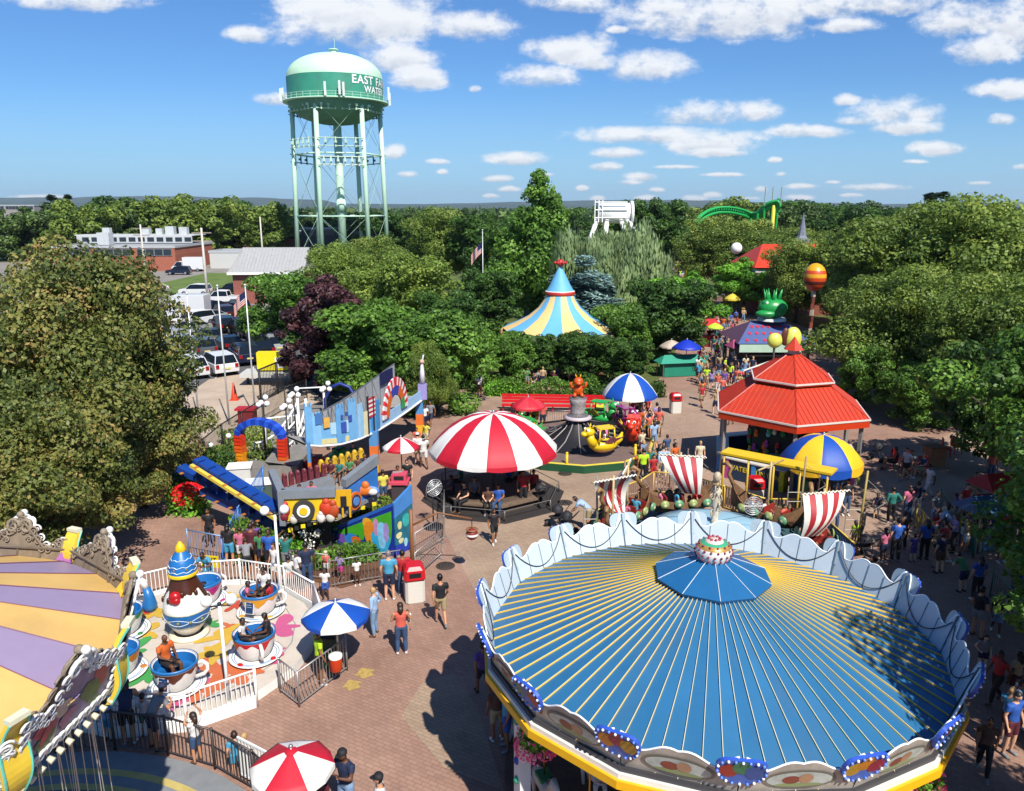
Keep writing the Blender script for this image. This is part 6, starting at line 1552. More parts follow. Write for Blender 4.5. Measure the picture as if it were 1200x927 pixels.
for k in range(40): a = 2*PI*k/40; mb.tube([polar(Rt+1.05, a, z0), polar(Rt+1.05, a, z0+1.1)], .05, 4)
for h in (.55, 1.1): mb.tube([polar(Rt+1.05, 2*PI*k/56, z0+h) for k in range(56)], .05, 4, closed=True)
mb.build('catwalk', TGREEN, tw)
mb = MB(); mb.tube([(0, 0, ztop-.3), (0, 0, ztop+.8)], .9, 10); mb.tube([(0, 0, ztop+.8), (0, 0, ztop+1.0)], 1.2, 10); mb.tube([(.3, 0, ztop+1), (.3, 0, ztop+3.4)], .06, 4); mb.build('roof_vent', TGREEN, tw)
legs = []
for k in range(6):
    a = k*PI/3+.06; A = polar(Rt-1.0, a, z0+.5); B = polar(Rt-.2, a, 0); legs.append((A, B)); mb = MB(); mb.tube([B, A], .56, 12); mb.build('leg', TGREEN, tw)
mb = MB(); mb.tube([(0, 0, 0), (0, 0, zb+1)], 1.0, 14); mb.tube([(0, 0, 12), (0, 0, 15)], 1.25, 12); mb.build('riser_pipe', TGREEN, tw)
def lp(k, z): A, B = legs[k % 6]; return B.lerp(A, z/A.z)
for zz in (zt(253), zt(182)):
    mb = MB()
    for k in range(6): mb.tube([lp(k, zz), lp(k+1, zz)], .2, 6)
    mb.build('ring_strut', TGREEN, tw)
lv = [0, zt(253), zt(182), z0]
for k in range(6):
    mb = MB()
    for a, b in zip(lv, lv[1:]): mb.tube([lp(k, a+.2), lp(k+1, b-.2)], .05, 4); mb.tube([lp(k, b-.2), lp(k+1, a+.2)], .05, 4)
    mb.build('cross_rod', mat('#8fae9c', .5), tw)
def antennas(z, faces, n, col, nm='antenna_rack', d=.9):
    for k in faces:
        mb = MB(); A, B = lp(k, z), lp(k+1, z); out = ((A+B)/2); out.z = 0; out.normalize(); A = A+out*d; B = B+out*d
        for dz in (-.9, .9): mb.tube([A+Vector((0, 0, dz)), B+Vector((0, 0, dz))], .13, 5)
        for i in range(n): p = A.lerp(B, (i+.8)/(n+.6)); mb.box(p+out*.2, (.34, .34, 2.3)); mb.box(p+out*.5, (.6, .4, .5))
        mb.build(nm, mat(col, .5), tw)
antennas(zt(128), (3, 4, 5), 6, '#b6cfb4'); antennas(zt(131), (0, 1, 2), 6, '#3f5a52')
antennas(zt(191), (4,), 6, '#b9c9b9'); antennas(zt(170), (4, 3), 4, '#a6c0ae'); antennas(zt(186), (0, 2), 3, '#4a6a60')
mb = MB()
for a, dz in ((-1.75, 0), (-1.5, .3), (-1.43, 0), (-.25, .5), (-.1, -.5), (2.9, .5), (3.1, 0)): p = polar(Rt+1.5, a, z0+1.5+dz); mb.box(p, (.5, .5, 3.0))
mb.build('panel_antenna', mat('#c9cfcb', .5), tw)
def wrap_text(s, size, a0, zc, step, m):
    cu = bpy.data.curves.new('lettering', 'FONT'); cu.body = s; cu.size = size; cu.space_character = step; cu.offset = size*.022; cu.align_y = 'CENTER'
    o = bpy.data.objects.new('tmp', cu); C.objects.link(o); dg = bpy.context.evaluated_depsgraph_get(); me = bpy.data.meshes.new_from_object(o.evaluated_get(dg)); bpy.data.objects.remove(o)
    bm = bmesh.new(); bm.from_mesh(me); bmesh.ops.triangulate(bm, faces=bm.faces); bmesh.ops.subdivide_edges(bm, edges=[e for e in bm.edges if e.calc_length() > .6], cuts=2); bm.to_mesh(me); bm.free()
    for v in me.vertices: x, y = v.co.x, v.co.y; a = a0+x/Rt; v.co = ((Rt+.10)*cos(a), (Rt+.10)*sin(a), zc+y)
    me.materials.clear(); me.materials.append(m); q = bpy.data.objects.new('lettering', me); C.objects.link(q); q.parent = tw
wrap_text('EAST FARMINGDALE', 2.5, -PI/2+R(19), zf(91), 1.12, WHITE); wrap_text('WATER DISTRICT', 2.0, -PI/2+R(35), zf(101.5), 1.12, WHITE)
# ------------------------------------------------------------------ buildings
def brick_mat(c1, c2, sc=1.0):
    m = bpy.data.materials.new('brick'); m.use_nodes = True; nt = m.node_tree; N = nt.nodes; L = nt.links; tc = N.new('ShaderNodeTexCoord'); bt = N.new('ShaderNodeTexBrick'); mp = N.new('ShaderNodeMapping'); mp.inputs['Rotation'].default_value = (PI/2, 0, 0)
    L.new(tc.outputs['Object'], mp.inputs[0]); L.new(mp.outputs[0], bt.inputs['Vector']); bt.inputs['Scale'].default_value = 2.2*sc; bt.inputs['Color1'].default_value = (*lin(c1), 1); bt.inputs['Color2'].default_value = (*lin(c2), 1); bt.inputs['Mortar'].default_value = (*lin('#8a7c70'), 1); bt.inputs['Mortar Size'].default_value = .012
    L.new(bt.outputs['Color'], N['Principled BSDF'].inputs['Base Color']); N['Principled BSDF'].inputs['Roughness'].default_value = .85; return m
BRK = brick_mat('#8f4a34', '#a5593f'); BRK2 = brick_mat('#7d3c34', '#8c483c')
ROOFG = mat('#8d9094', .8, noise=.2, scale=.15, dirt=.2, name='flat_roof'); GLS = mat('#2c343c', .2, noise=.2, scale=.6, name='dark_glass')
def block(name, label, x0, x1, y0, y1, h, wallm, cat='building', win=None, par=.5, rz=0, extras=None, wz=None):
    t = thing(name, label, cat, ((x0+x1)/2, y0, 0), rz); w = x1-x0; d = y1-y0
    mb = MB(); mb.box((0, d/2, h/2), (w, d, h)); mb.build('wall', wallm, t)
    mb = MB(); mb.box((0, d/2, h+.02), (w-.5, d-.5, .06)); mb.m(1)
    for (cx, cy, sx, sy) in ((0, .1, w+.2, .35), (0, d-.1, w+.2, .35), (-w/2, d/2, .35, d+.2), (w/2, d/2, .35, d+.2)): mb.box((cx, cy, h+.02), (sx, sy, par))
    mb.build('roof', [ROOFG, mat('#a9acae', .6)], t)
    if win:
        for i in range(win):
            ww = w/win*.86; mb = MB(); mb.box((-w/2+w*(i+.5)/win, -.06, (wz or h-1.1)), (ww, .12, 1.5)); f = mb.build('window', mat('#6d7074', .5), t)
            mb = MB()
            for j in range(4): mb.box((-w/2+w*(i+.5)/win-ww/2+ww*(j+.5)/4, -.13, (wz or h-1.1)), (ww/4-.25, .06, 1.2))
            mb.build('pane', GLS, f)
    return t
b1 = block('brick_warehouse', 'long low brick warehouse with a grey roof and dark window band', -96, -70.5, 165, 186, 5.0, BRK, win=3)
mb = MB(); mb.box((-2, 14, 6.0), (26, .3, 1.6)); mb.m(1)
for k in range(12): mb.box((-13+k*2.1, 13.8, 6.0), (1.5, .1, .9))
mb.m(0); mb.box((-2, 17.5, 6.9), (27, 7, .2)); mb.build('clerestory', [mat('#b5b8b8', .6), GLS], b1)
for i, (x, y, s) in enumerate(((-4, 5, 1.6), (0, 16, 1), (3, 16, .9), (5.5, 16, 1.2), (8.5, 16, 1.1), (-9, 16, 1))):
    mb = MB(); mb.box((x, y, 5.2+s*.8+(1.7 if y > 10 else 0)), (s*1.6, s*1.3, s*1.6)); mb.build('roof_unit', mat('#b9bdbe', .5, dirt=.2), b1)
block('factory_building', 'wide pale roofed factory behind the brick warehouse', -150, -70, 245, 280, 7.4, mat('#9c9a94', .7), win=8)
block('brick_factory', 'red brick factory with window band behind the water tower legs', -92, -60, 228, 242, 6.0, BRK, win=4)
block('dark_roof_hall', 'dark blue roofed hall seen between the water tower legs', -60, -40, 226, 242, 7.2, mat('#2b3340', .5), win=2)
block('white_shed', 'low white shed behind the utility poles', -66, -56, 172, 180, 3.6, mat('#b9bab6', .6))
for i, (x, y, w, h, c) in enumerate(((-180, 330, 30, 9, '#b5b2aa'), (-150, 420, 40, 10, '#9c8f84'), (-250, 400, 22, 14, '#8f8a86'), (-120, 380, 26, 9, '#c2c0b8'), (-95, 300, 14, 8, '#c4c2bc'), (-60, 330, 30, 7, '#b9b6b0'), (30, 380, 30, 9, '#aaa59c'), (130, 420, 40, 9, '#b0aca4'), (240, 460, 40, 10, '#a8a49e'), (-20, 300, 16, 8, '#bdbab2'))):
    block('distant_building', 'pale low building among the trees near the '+['left edge skyline', 'left skyline, wide brown one', 'far left skyline, narrow tall one', 'left skyline, light one', 'pine on the left skyline', 'foot of the water tower', 'middle skyline', 'skyline right of the coaster', 'right skyline', 'right foot of the water tower'][i], x-w/2, x+w/2, y, y+15, h, mat(c, .7), win=3)
# gable house
hp = G(333, 352); t = thing('brick_house', 'small red brick building with a grey metal gable roof', 'house', (-33.8, 108, 0), .05)
mb = MB(); mb.box((0, 4, 2.2), (9.3, 8, 4.4)); mb.build('wall', BRK2, t)
mb = MB(); b = mb.vs([(-5.2, -.6, 4.3), (5.2, -.6, 4.3), (5.2, 4, 7.5), (-4.0, 4, 7.5), (-5.2, 8.6, 4.3), (5.2, 8.6, 4.3)]); mb.fs([(0, 1, 2, 3), (3, 2, 5, 4), (0, 3, 4), (1, 5, 2)], b)
for k in range(22): x = -5.0+k*.47; mb.tube([(x, -.6, 4.33), (max(-4.0, x), 4, 7.53)], .03, 4)
mb.m(1); mb.box((0, -.62, 4.2), (10.4, .1, .3)); mb.build('roof', [mat('#9a9a9a', .55, noise=.12, dirt=.15), WHITE], t)
mb = MB(); mb.box((1.5, -.03, 2.6), (1.2, .1, 1.2)); mb.build('window', GLS, t)
# ------------------------------------------------------------------ utility poles, flagpoles, lamps
for i, (px, p0, p1, Y) in enumerate(((172, 334, 263, 121), (244, 357, 267, 98), (131, 300, 250, 190), (308, 300, 254, 150))):
    q = D(px, p0, Y); top = D(px, p1, Y).z; t = thing('utility_pole', ['pale utility pole in front of the brick warehouse', 'pale utility pole beside the street with crossarms', 'thin lamp pole behind the warehouse roof', 'thin pole left of the water tower'][i], 'utility pole', (q.x, Y, 0), 0, 'utility poles')
    mb = MB(); mb.tube([(0, 0, 0), (0, 0, top)], [.19, .13], 8); mb.build('pole', mat('#b9b4aa', .8), t)
    if i < 2:
        mb = MB()
        for z in (top-.6, top-1.6): mb.box((0, 0, z), (2.4, .12, .14))
        mb.build('crossarm', mat('#8a7f70', .8), t)
def flag_pole(label, px, pyb, pyt, Y, flag=None):
    q = D(px, pyb, Y); H_ = D(px, pyt, Y).z; t = thing('flagpole', label, 'flagpole', (q.x, Y, 0), 0, 'flagpoles'); mb = MB(); mb.tube([(0, 0, 0), (0, 0, H_)], [.06, .035], 8); mb.sph((0, 0, H_+.05), .08, 8, 5); mb.build('pole', mat('#c9cac8', .35, .2), t)
    if flag:
        s, z = flag; mb = MB(); n = 13
        for r_ in range(n):
            for c_ in range(10):
                u0, u1 = c_/10, (c_+1)/10; mb.m(2 if (c_ < 4 and r_ < 7) else (0 if r_ % 2 == 0 else 1))
                P = lambda u, v: (s*(u*.75)*cos(.5*u)*-1, s*(.16*sin(u*9)), z-s*.62*v-s*.75*u**1.2)
                mb.poly([P(u0, r_/n), P(u1, r_/n), P(u1, (r_+1)/n), P(u0, (r_+1)/n)])
        fixn(mb.build('drooping_flag', [mat('#a8202c', .7), mat('#d4d0c8', .7), mat('#1a2450', .7)], t))
flag_pole('bare flagpole nearest the left tree', 234, 500, 345, 47); flag_pole('flagpole in front of the white cars, beside the orange cone', 270, 510, 336, 46)
flag_pole('flagpole with a drooping stars and stripes flag beside the parked cars', 300, 495, 335, 47.5, (1.25, D(300, 340, 47.5).z))
flag_pole('white flagpole with a small flag among the trees left of the striped tent', 566, 335, 270, 80, (1.8, D(566, 283, 80).z))
G5 = [(0, 0), (2.09, 0), (4.19, 0), (1.0, .28)]
globes = [(313, 548, 473, 38), (350, 552, 463, 39), (386, 545, 456, 41), (340, 552, 477, 37), (328, 500, 485, 37)]
for i, (px, pyb, pyt, Y) in enumerate(globes[:4]):
    q = D(px, pyb, Y); h = D(px, pyt, Y).z; globe_lamp('street_lamp', ['dark lamp with a cluster of white globes left of the white portal', 'dark lamp with globe cluster beside the far white portal', 'dark lamp with globe cluster behind the castle cutouts', 'low globe cluster lamp at the left end of the castle panel'][i], (q.x, Y, 0), h-.1, G5, DARK, 'globe cluster lamps', .14, .24)
for i, (px, py, Y) in enumerate(((268, 513, 40), (247, 524, 39), (308, 495, 39))):
    q = D(px, py, Y); t = thing('bollard_lamp', ['single globe lamp on the black fence, right one', 'single globe lamp on the black fence beside the tree', 'single globe lamp above the rainbow arch'][i], 'lamp', (q.x, Y, 0), 0, 'single globe lamps'); mb = MB(); mb.tube([(0, 0, 0), (0, 0, q.z)], .04, 6); mb.build('post', DARK, t); mb = MB(); mb.sph((0, 0, q.z+.1), .15, 12, 8); mb.build('globe', mat('#dcdcd8', .3), t)
railing('iron_fence', 'black iron fence between the plaza planting and the parking forecourt', [G(px, py) for px, py in ((240, 548), (262, 528), (285, 512), (310, 495), (335, 480), (360, 470))], 1.5, .16, DARK, post=.045, bar=.012)
railing('iron_gate_fence', 'tall black barred gate under the white canopy', [G(306, 472), G(326, 462), G(345, 452)], 2.3, .2, DARK, post=.07, bar=.022)
q = G(345, 433); t = thing('gate_canopy', 'flat white topped gate canopy carrying a big yellow sign box', 'gate canopy', (q.x, 57.5, 0), .05)
h = D(330, 437, 57.5).z; mb = MB(); mb.box((0, 0, h), (4.6, 2.0, .3)); mb.build('canopy_roof', mat('#b9b9b4', .6), t)
mb = MB(); mb.box((0, 0, h+.95), (2.3, .7, 1.35)); s_ = mb.build('yellow_sign', mat('#d9c80e', .5), t); mb = MB(); mb.box((.55, -.36, h+.85), (.7, .02, .8)); mb.m(1); mb.sph((.55, -.37, h+.95), (.24, .02, .24), 12, 8); mb.build('sign_panel', [WHITE, DARK], s_)
for x in (-2, 2): mb = MB(); mb.box((x, 0, h/2), (.16, .16, h)); mb.build('post', DARK, t)
t = thing('traffic_cone', 'tall orange traffic cone on the pale forecourt', 'cone', G(275, 469)); mb = MB(); mb.box((0, 0, .03), (.6, .6, .06)); mb.lathe([(.24, .06), (.05, 1.25), (0, 1.26)], 16); mb.build('cone', mat('#c43a12', .5), t); mb = MB(); mb.lathe([(.165, .5), (.13, .7)], 16); mb.build('band', WHITE, t)
t = thing('red_cart', 'small red canopy box beside the black fence', 'cart', G(291, 497)); mb = MB(); mb.box((0, 0, .5), (1.0, .6, .8)); mb.build('body', mat('#7a1c20', .5), t); mb = MB(); mb.box((0, 0, 1.0), (1.3, .8, .12)); mb.build('top', mat('#a81c26', .5), t)
# ------------------------------------------------------------------ cars
def car_proto(kind):
    L_, Wd, H_ = {'suv': (4.7, 1.9, 1.72), 'sedan': (4.7, 1.82, 1.45), 'pickup': (5.6, 1.95, 1.85), 'truck': (6.6, 2.2, 2.9)}[kind]
    t = thing('parked_car', 'x', 'car', (0, 0, 0)); w = Wd/2
    prof = {'suv': [(-2.3, .35), (-2.35, .75), (-2.28, 1.05), (2.05, 1.0), (2.32, .8), (2.35, .4)], 'sedan': [(-2.3, .32), (-2.33, .7), (-2.2, .98), (2.0, .86), (2.32, .68), (2.35, .35)], 'pickup': [(-2.8, .45), (-2.8, 1.1), (-2.7, 1.15), (2.4, 1.12), (2.75, .95), (2.8, .5)], 'truck': [(-3.2, .5), (-3.2, .9), (-3.1, 1.0), (2.9, 1.2), (3.2, .95), (3.25, .5)]}[kind]
    cab = {'suv': [(-2.22, 1.04, .88), (-1.95, 1.66, .72), (-.2, 1.72, .72), (.55, 1.66, .70), (1.25, 1.02, .86)], 'sedan': [(-1.95, .96, .84), (-1.15, 1.38, .64), (-.1, 1.45, .64), (.35, 1.40, .62), (1.25, .92, .82)], 'pickup': [(-.9, 1.12, .9), (-.75, 1.80, .74), (.4, 1.85, .74), (.9, 1.8, .72), (1.55, 1.1, .88)], 'truck': [(1.1, 1.15, .95), (1.15, 2.0, .85), (1.9, 2.05, .85), (2.2, 2.0, .82), (2.85, 1.2, .92)]}[kind]
    mb = MB(); n = len(prof); sec = [(-1, w*.96), (-.9, w), (.9, w), (1, w*.96)]
    rows = [mb.vs([(x, s*wy, z if abs(s) < 1 else z) for x, z in prof]) for s, wy in ((-1, w), (1, w))]
    a, b = rows; mb.fs([(a+i, a+(i+1) % n, b+(i+1) % n, b+i) for i in range(n)]); mb.fs([[a+i for i in range(n-1, -1, -1)], [b+i for i in range(n)]])
    if kind == 'truck': mb.box((-1.1, 0, 1.95), (4.1, 2.2, 2.0))
    if kind == 'pickup': mb.box((-1.85, 0, 1.2), (1.8, 1.7, .02))
    ra = mb.vs([(x, -y, z) for x, z, y in cab]); rb_ = mb.vs([(x, y, z) for x, z, y in cab]); k = len(cab); mb.fs([(ra+i, ra+i+1, rb_+i+1, rb_+i) for i in (1, 2)])
    for (x, z, y), (x2, z2, y2) in zip(cab, cab[1:]):
        for s in (-1, 1): mb.tube([(x, s*y, z), (x2, s*y2, z2)], .05, 4)
    bd = mb.build('body', mat('#c9c9c9', .25, noise=0, name='car_paint'), t)
    bev = bd.modifiers.new('b', 'BEVEL'); bev.width = .05; bev.segments = 2; bev.limit_method = 'ANGLE'
    mb = MB(); q = [(x, z, y*1.0) for x, z, y in cab]
    ra = mb.vs([(x, -y*1.005, z-.01) for x, z, y in q]); rb_ = mb.vs([(x, y*1.005, z-.01) for x, z, y in q])
    mb.fs([[ra+i for i in range(k)], [rb_+i for i in range(k-1, -1, -1)], (ra, rb_, rb_+1, ra+1), (ra+k-2, rb_+k-2, rb_+k-1, ra+k-1)]); mb.build('window', mat('#10161c', .12, noise=0, name='car_glass'), t)
    for x in ((-1.45, 1.45) if kind != 'truck' else (-2.0, 2.0)):
        for s in (-1, 1):
            mb = MB(); mb.at((x, s*(w-.1), .35), rx=PI/2); mb.lathe([(0, -.12), (.36, -.12), (.37, 0), (.36, .12), (.24, .13)], 18); wh = mb.build('wheel', mat('#141414', .8, noise=0), t)
            mb = MB(); mb.at((x, s*(w-.1), .35), rx=PI/2); mb.lathe([(.23, -.135), (.22, -.14), (0, -.145)], 12); mb.lathe([(.23, .135), (.22, .14), (0, .145)], 12); mb.build('rim', mat('#9a9c9e', .35, .6, noise=0), wh)
    xf = prof[-2][0]; xr = prof[1][0]
    for s in (-1, 1):
        mb = MB(); mb.box((xf-.02, s*(w-.3), prof[-2][1]-.02), (.08, .38, .14)); mb.build('headlight', mat('#cfd3d6', .15, noise=0), t)
        mb = MB(); mb.box((xr+.0, s*(w-.2), prof[1][1]+.12), (.08, .26, .3)); mb.build('tail_light', mat('#8a1010', .3, noise=0), t)
    mb = MB(); mb.box((xr-.02, 0, prof[1][1]-.05), (.04, .5, .13)); mb.build('number_plate', mat('#c9b96a', .5, noise=0), t)
    return t
protos = {k: car_proto(k) for k in ('suv', 'sedan', 'pickup', 'truck')}
CARC = dict(white='#c9cacb', black='#0e0f12', navy='#141c34', silver='#8d9194', grey='#4a4e55', maroon='#3a1418', green='#1d2a22', blue='#1f3f7a')
CP = {k: mat(v, .22, noise=0, name='car_paint_'+k) for k, v in CARC.items()}
CPn = [m_ for m_ in bpy.data.materials if m_.name.startswith('car_paint') and m_.name not in [x.name for x in CP.values()]][0].name
cars = [(222, 440, 108, 'suv', 'white', 'white hatchback car nearest the left tree in the front row'), (256, 436, 108, 'suv', 'white', 'white hatchback beside the middle flagpole in the front row'), (287, 424, 100, 'suv', 'navy', 'dark navy car just right of the front white hatchbacks'), (303, 417, 102, 'suv', 'black', 'black car between the navy car and the silver hatchback'), (318, 412, 105, 'suv', 'silver', 'silver hatchback near the yellow sign box'), (329, 402, 110, 'suv', 'white', 'white car farthest right in the front row, by the purple tree'),
 (246, 401, 100, 'sedan', 'green', 'dark green black sedan in the second row'), (285, 393, 108, 'pickup', 'black', 'black pickup in the second row under the flag'), (243, 378, 240, 'sedan', 'silver', 'silver sedan facing the camera in the third row'), (262, 373, 105, 'suv', 'maroon', 'dark maroon car in the third row'), (280, 366, 105, 'suv', 'black', 'black car in the third row by the hedge'), (222, 392, 240, 'sedan', 'silver', 'silver sedan partly hidden by leaves left of the dark sedan'), (214, 374, 180, 'truck', 'white', 'white box truck beside the left tree'), (262, 356, 182, 'pickup', 'white', 'white pickup truck across the lot'), (227, 362, 240, 'sedan', 'blue', 'blue car in the back row by the truck'),
 (230, 346, 180, 'suv', 'white', 'white car on the street by the utility pole'), (272, 345, 182, 'suv', 'black', 'black car on the street by the brick house'), (180, 343, 178, 'sedan', 'white', 'white sedan on the street left of the warehouse corner'), (168, 343, 178, 'sedan', 'silver', 'silver car ahead of the white sedan on the street'),
 (212, 412, 105, 'suv', 'silver', 'silver car glimpsed through the left tree'), (196, 440, 105, 'sedan', 'white', 'white car glimpsed through the left tree, near row'), (186, 400, 105, 'suv', 'white', 'white car glimpsed through the left tree, middle row'), (165, 420, 105, 'sedan', 'grey', 'grey car glimpsed through the left tree'), (150, 390, 105, 'suv', 'white', 'white car glimpsed deep in the left tree'), (190, 372, 180, 'sedan', 'white', 'white car parked beyond the left tree top'), (236, 416, 105, 'suv', 'grey', 'grey car behind the front white hatchbacks'), (268, 410, 105, 'sedan', 'black', 'black sedan behind the navy car'), (300, 398, 105, 'suv', 'navy', 'navy car behind the silver hatchback'), (262, 388, 105, 'suv', 'black', 'black tall car between the dark sedan and the pickup'), (296, 382, 105, 'suv', 'maroon', 'maroon car by the hedge in the second row'), (228, 382, 240, 'suv', 'white', 'white car facing the camera in the third row'), (247, 366, 240, 'sedan', 'black', 'black sedan facing the camera in the third row'),
 (210, 322, 185, 'suv', 'navy', 'dark car in the yard by the brick warehouse'), (222, 318, 185, 'truck', 'white', 'white truck in the far yard')]
used = set()
for (px, py, hd, kind, col, lab) in cars:
    o = clone(protos[kind], G(px, py, .02), R(hd+(20 if 95 < hd < 115 else 0)), lab, 'cars and trucks in the parking lot and street', {CPn: CP[col]})
    if kind == 'truck': o['category'] = 'truck'
    if kind == 'pickup': o['category'] = 'pickup truck'
def kill(o):
    for c in kids(o): kill(c)
    bpy.data.objects.remove(o)
for p in protos.values(): kill(p)
# ------------------------------------------------------------------ striped tent carousel
tp = D(656, 360, 64); t = thing('tent_carousel', 'tall pointed tent of pale blue and cream stripes with a red ball on top', 'tent', (tp.x, 64, 0))
zz = lambda py: D(656, py, 64).z
def gores(prof, n, sub=3):
    mb = MB(); m = n*sub; rs = []
    for (r, z, sag) in prof: rs.append(mb.vs([(r*(1-sag*sin((j % sub)/sub*PI))*cos(2*PI*j/m), r*(1-sag*sin((j % sub)/sub*PI))*sin(2*PI*j/m), z) for j in range(m)]))
    for a, b in zip(rs, rs[1:]):
        for j in range(m): mb.cur = (j//sub) % 2; mb.fs([(b+j, b+(j+1) % m, a+(j+1) % m, a+j)], 0, True)
    return mb
CB = mat('#5fa3cc', .6, noise=.06, name='pale_blue_canvas'); CY = mat('#d9b878', .6, noise=.06, name='cream_canvas')
gores([(1.12, zz(345), 0), (1.3, zz(351), 0), (1.75, zz(360), .0), (2.6, zz(370), .01), (3.7, zz(378), .02), (4.75, zz(384), .03)], 16).build('striped_roof', [CY, CB], t)
mb = MB(); mb.lathe([(1.14, zz(341)), (.85, zz(334)), (.45, zz(322)), (.12, zz(313)), (0, zz(312))], 16); mb.build('spire', CB, t)
mb = MB(); mb.lathe([(1.18, zz(345.5)), (1.24, zz(344)), (1.22, zz(341)), (1.1, zz(340.5))], 24, mids=[0, 0, 1]); mb.build('ring_band', [mat('#b3362c', .5), WHITE], t)
mb = MB(); mb.sph((0, 0, zz(308)), (.32, .32, .3), 12, 8)
for k in range(6): mb.sph(polar(.42, k*1.05, zz(308)), .14, 8, 5)
mb.build('red_ball', mat('#a8281e', .5), t)
mb = MB(); mb.lathe([(4.7, zz(384)-.05), (4.75, zz(384)-.9)], 16, smooth=False); mb.m(1)
for k in range(16):
    a = 2*PI*(k+.5)/16; c = polar(4.85, a, zz(384)-.45)
    mb.sph(c, (.22, .22, .3), 8, 6); scroll(mb, c+Vector((0, 0, -.1)), Vector((-sin(a), cos(a), 0)), Vector((0, 0, 1)), .35, 1, .05, n=12); scroll(mb, c+Vector((0, 0, -.1)), Vector((-sin(a), cos(a), 0)), Vector((0, 0, 1)), .35, -1, .05, n=12)
mb.build('carved_rounding_board', [mat('#6f7f6a', .6, noise=.4, scale=2), mat('#a58458', .6, noise=.3)], t)
for k in range(8): mb = MB(); p = polar(4.5, 2*PI*k/8); mb.tube([p, p+Vector((0, 0, zz(384)-.5))], .09, 8); mb.build('column', mat('#c2b49a', .5), t)
mb = MB(); mb.lathe([(4.6, 0), (4.6, .3), (0, .3)], 24, smooth=False); mb.build('platform', mat('#6a4a32', .7), t)
# ------------------------------------------------------------------ balloon tower, frog roof, stalls
q = D(955, 325, 60); t = thing('balloon_tower', 'orange and yellow striped ball on a patterned column', 'tower', (q.x, 60, 0)); t.scale = (.78, .78, 1)
mb = MB(); K = 12; mb.lathe([(1.08*sin(PI*i/K), q.z-1.08*cos(PI*i/K)) for i in range(K+1)], 24, mids=[1, 1, 1, 1, 2, 1, 0, 1, 0, 0, 0, 0]); mb.build('ball', [mat('#d99a12', .4), mat('#c2451a', .4), mat('#5a1c14', .5)], t)
mb = MB(); n = 14
for i in range(n): mb.m(i % 3); mb.box((0, 0, (q.z-1)*(i+.5)/n), (.3, .3, (q.z-1)/n*.98), rz=i*.4)
mb.build('column', [mat('#5a2c1c', .6), mat('#b0a08c', .6), mat('#7a3a24', .6)], t)
YF = 61; xa = D(872, 402, YF).x; xb = D(946, 402, YF).x; ze = D(900, 402, YF).z; zr = D(900, 376, YF+2.6).z
t = thing('frog_stall', 'purple and blue hip roofed stall with red pattern and a green frog head', 'stall', ((xa+xb)/2, YF, 0)); hw = (xb-xa)/2
mb = MB(); b = mb.vs([(-hw-.6, -.4, ze), (hw+.6, -.4, ze), (hw-1.2, 2.6, zr), (-hw+1.2, 2.6, zr), (-hw-.6, 5.6, ze), (hw+.6, 5.6, ze)]); mb.fs([(0, 1, 2, 3), (3, 2, 5, 4)], b); mb.m(1); mb.fs([(0, 3, 4), (1, 5, 2)], b)
rf = mb.build('roof', [mat('#4a5a8a', .6, noise=.1), mat('#5a3c52', .6, noise=.15)], t)
mb = MB()
for i in range(7):
    for j in range(3):
        u = (i+.8)/8; v = (j+.5)/3.4; p = Vector((-hw-.6, -.4, ze)).lerp(Vector((hw+.6, -.4, ze)), u).lerp(Vector((-hw+1.2, 2.6, zr)).lerp(Vector((hw-1.2, 2.6, zr)), u), v)+Vector((0, -.03, .03)); ss = .17
        mb.poly([p+Vector((-ss, 0, 0)), p+Vector((0, -ss*1.2, -ss*.62)), p+Vector((ss, 0, 0)), p+Vector((0, ss*1.2, ss*.62))])
mb.build('red_pattern', mat('#b3283a', .5), rf)
mb = MB(); mb.box((0, -.5, ze-.35), (hw*2+1, .12, .6)); mb.build('sign_board', mat('#a9c2ae', .5), t)
mb = MB(); mb.box((0, 2.8, (ze-.6)/2), (hw*1.8, 4.4, ze-.7)); mb.m(1); mb.box((0, .5, 1.3), (hw*1.5, .2, .9)); mb.build('stall_wall', [mat('#5b4a4a', .7), DARK], t)
zf = zr+.15; mb = MB(); mb.smooth = True; mb.m(1); mb.lathe([(1.15, zf-.1), (1.1, zf+.1), (0, zf+.12)], 20, c=(.4, 2.6, 0)); mb.m(0)
mb.sph((.4, 2.5, zf+.9), (1.2, .9, .85), 18, 10); mb.sph((-.1, 2.1, zf+.5), (1.05, .6, .35), 16, 8); mb.sph((.75, 2.3, zf+1.3), .34, 12, 8); mb.sph((-.25, 2.3, zf+1.3), .34, 12, 8)
for k in range(7): a = 2*PI*k/7; mb.tube([Vector((.4, 2.7, zf+1.3))+polar(.45, a), Vector((.4, 2.7, zf+2.45))+polar(.75, a)], [.2, .02], 6)
mb.m(1)
for x in (.75, -.25): mb.sph((x, 2.03, zf+1.36), .14, 8, 6)
mb.build('green_frog', [mat('#1f8a3f', .35, noise=.12), mat('#c9cfc4', .5)], t)
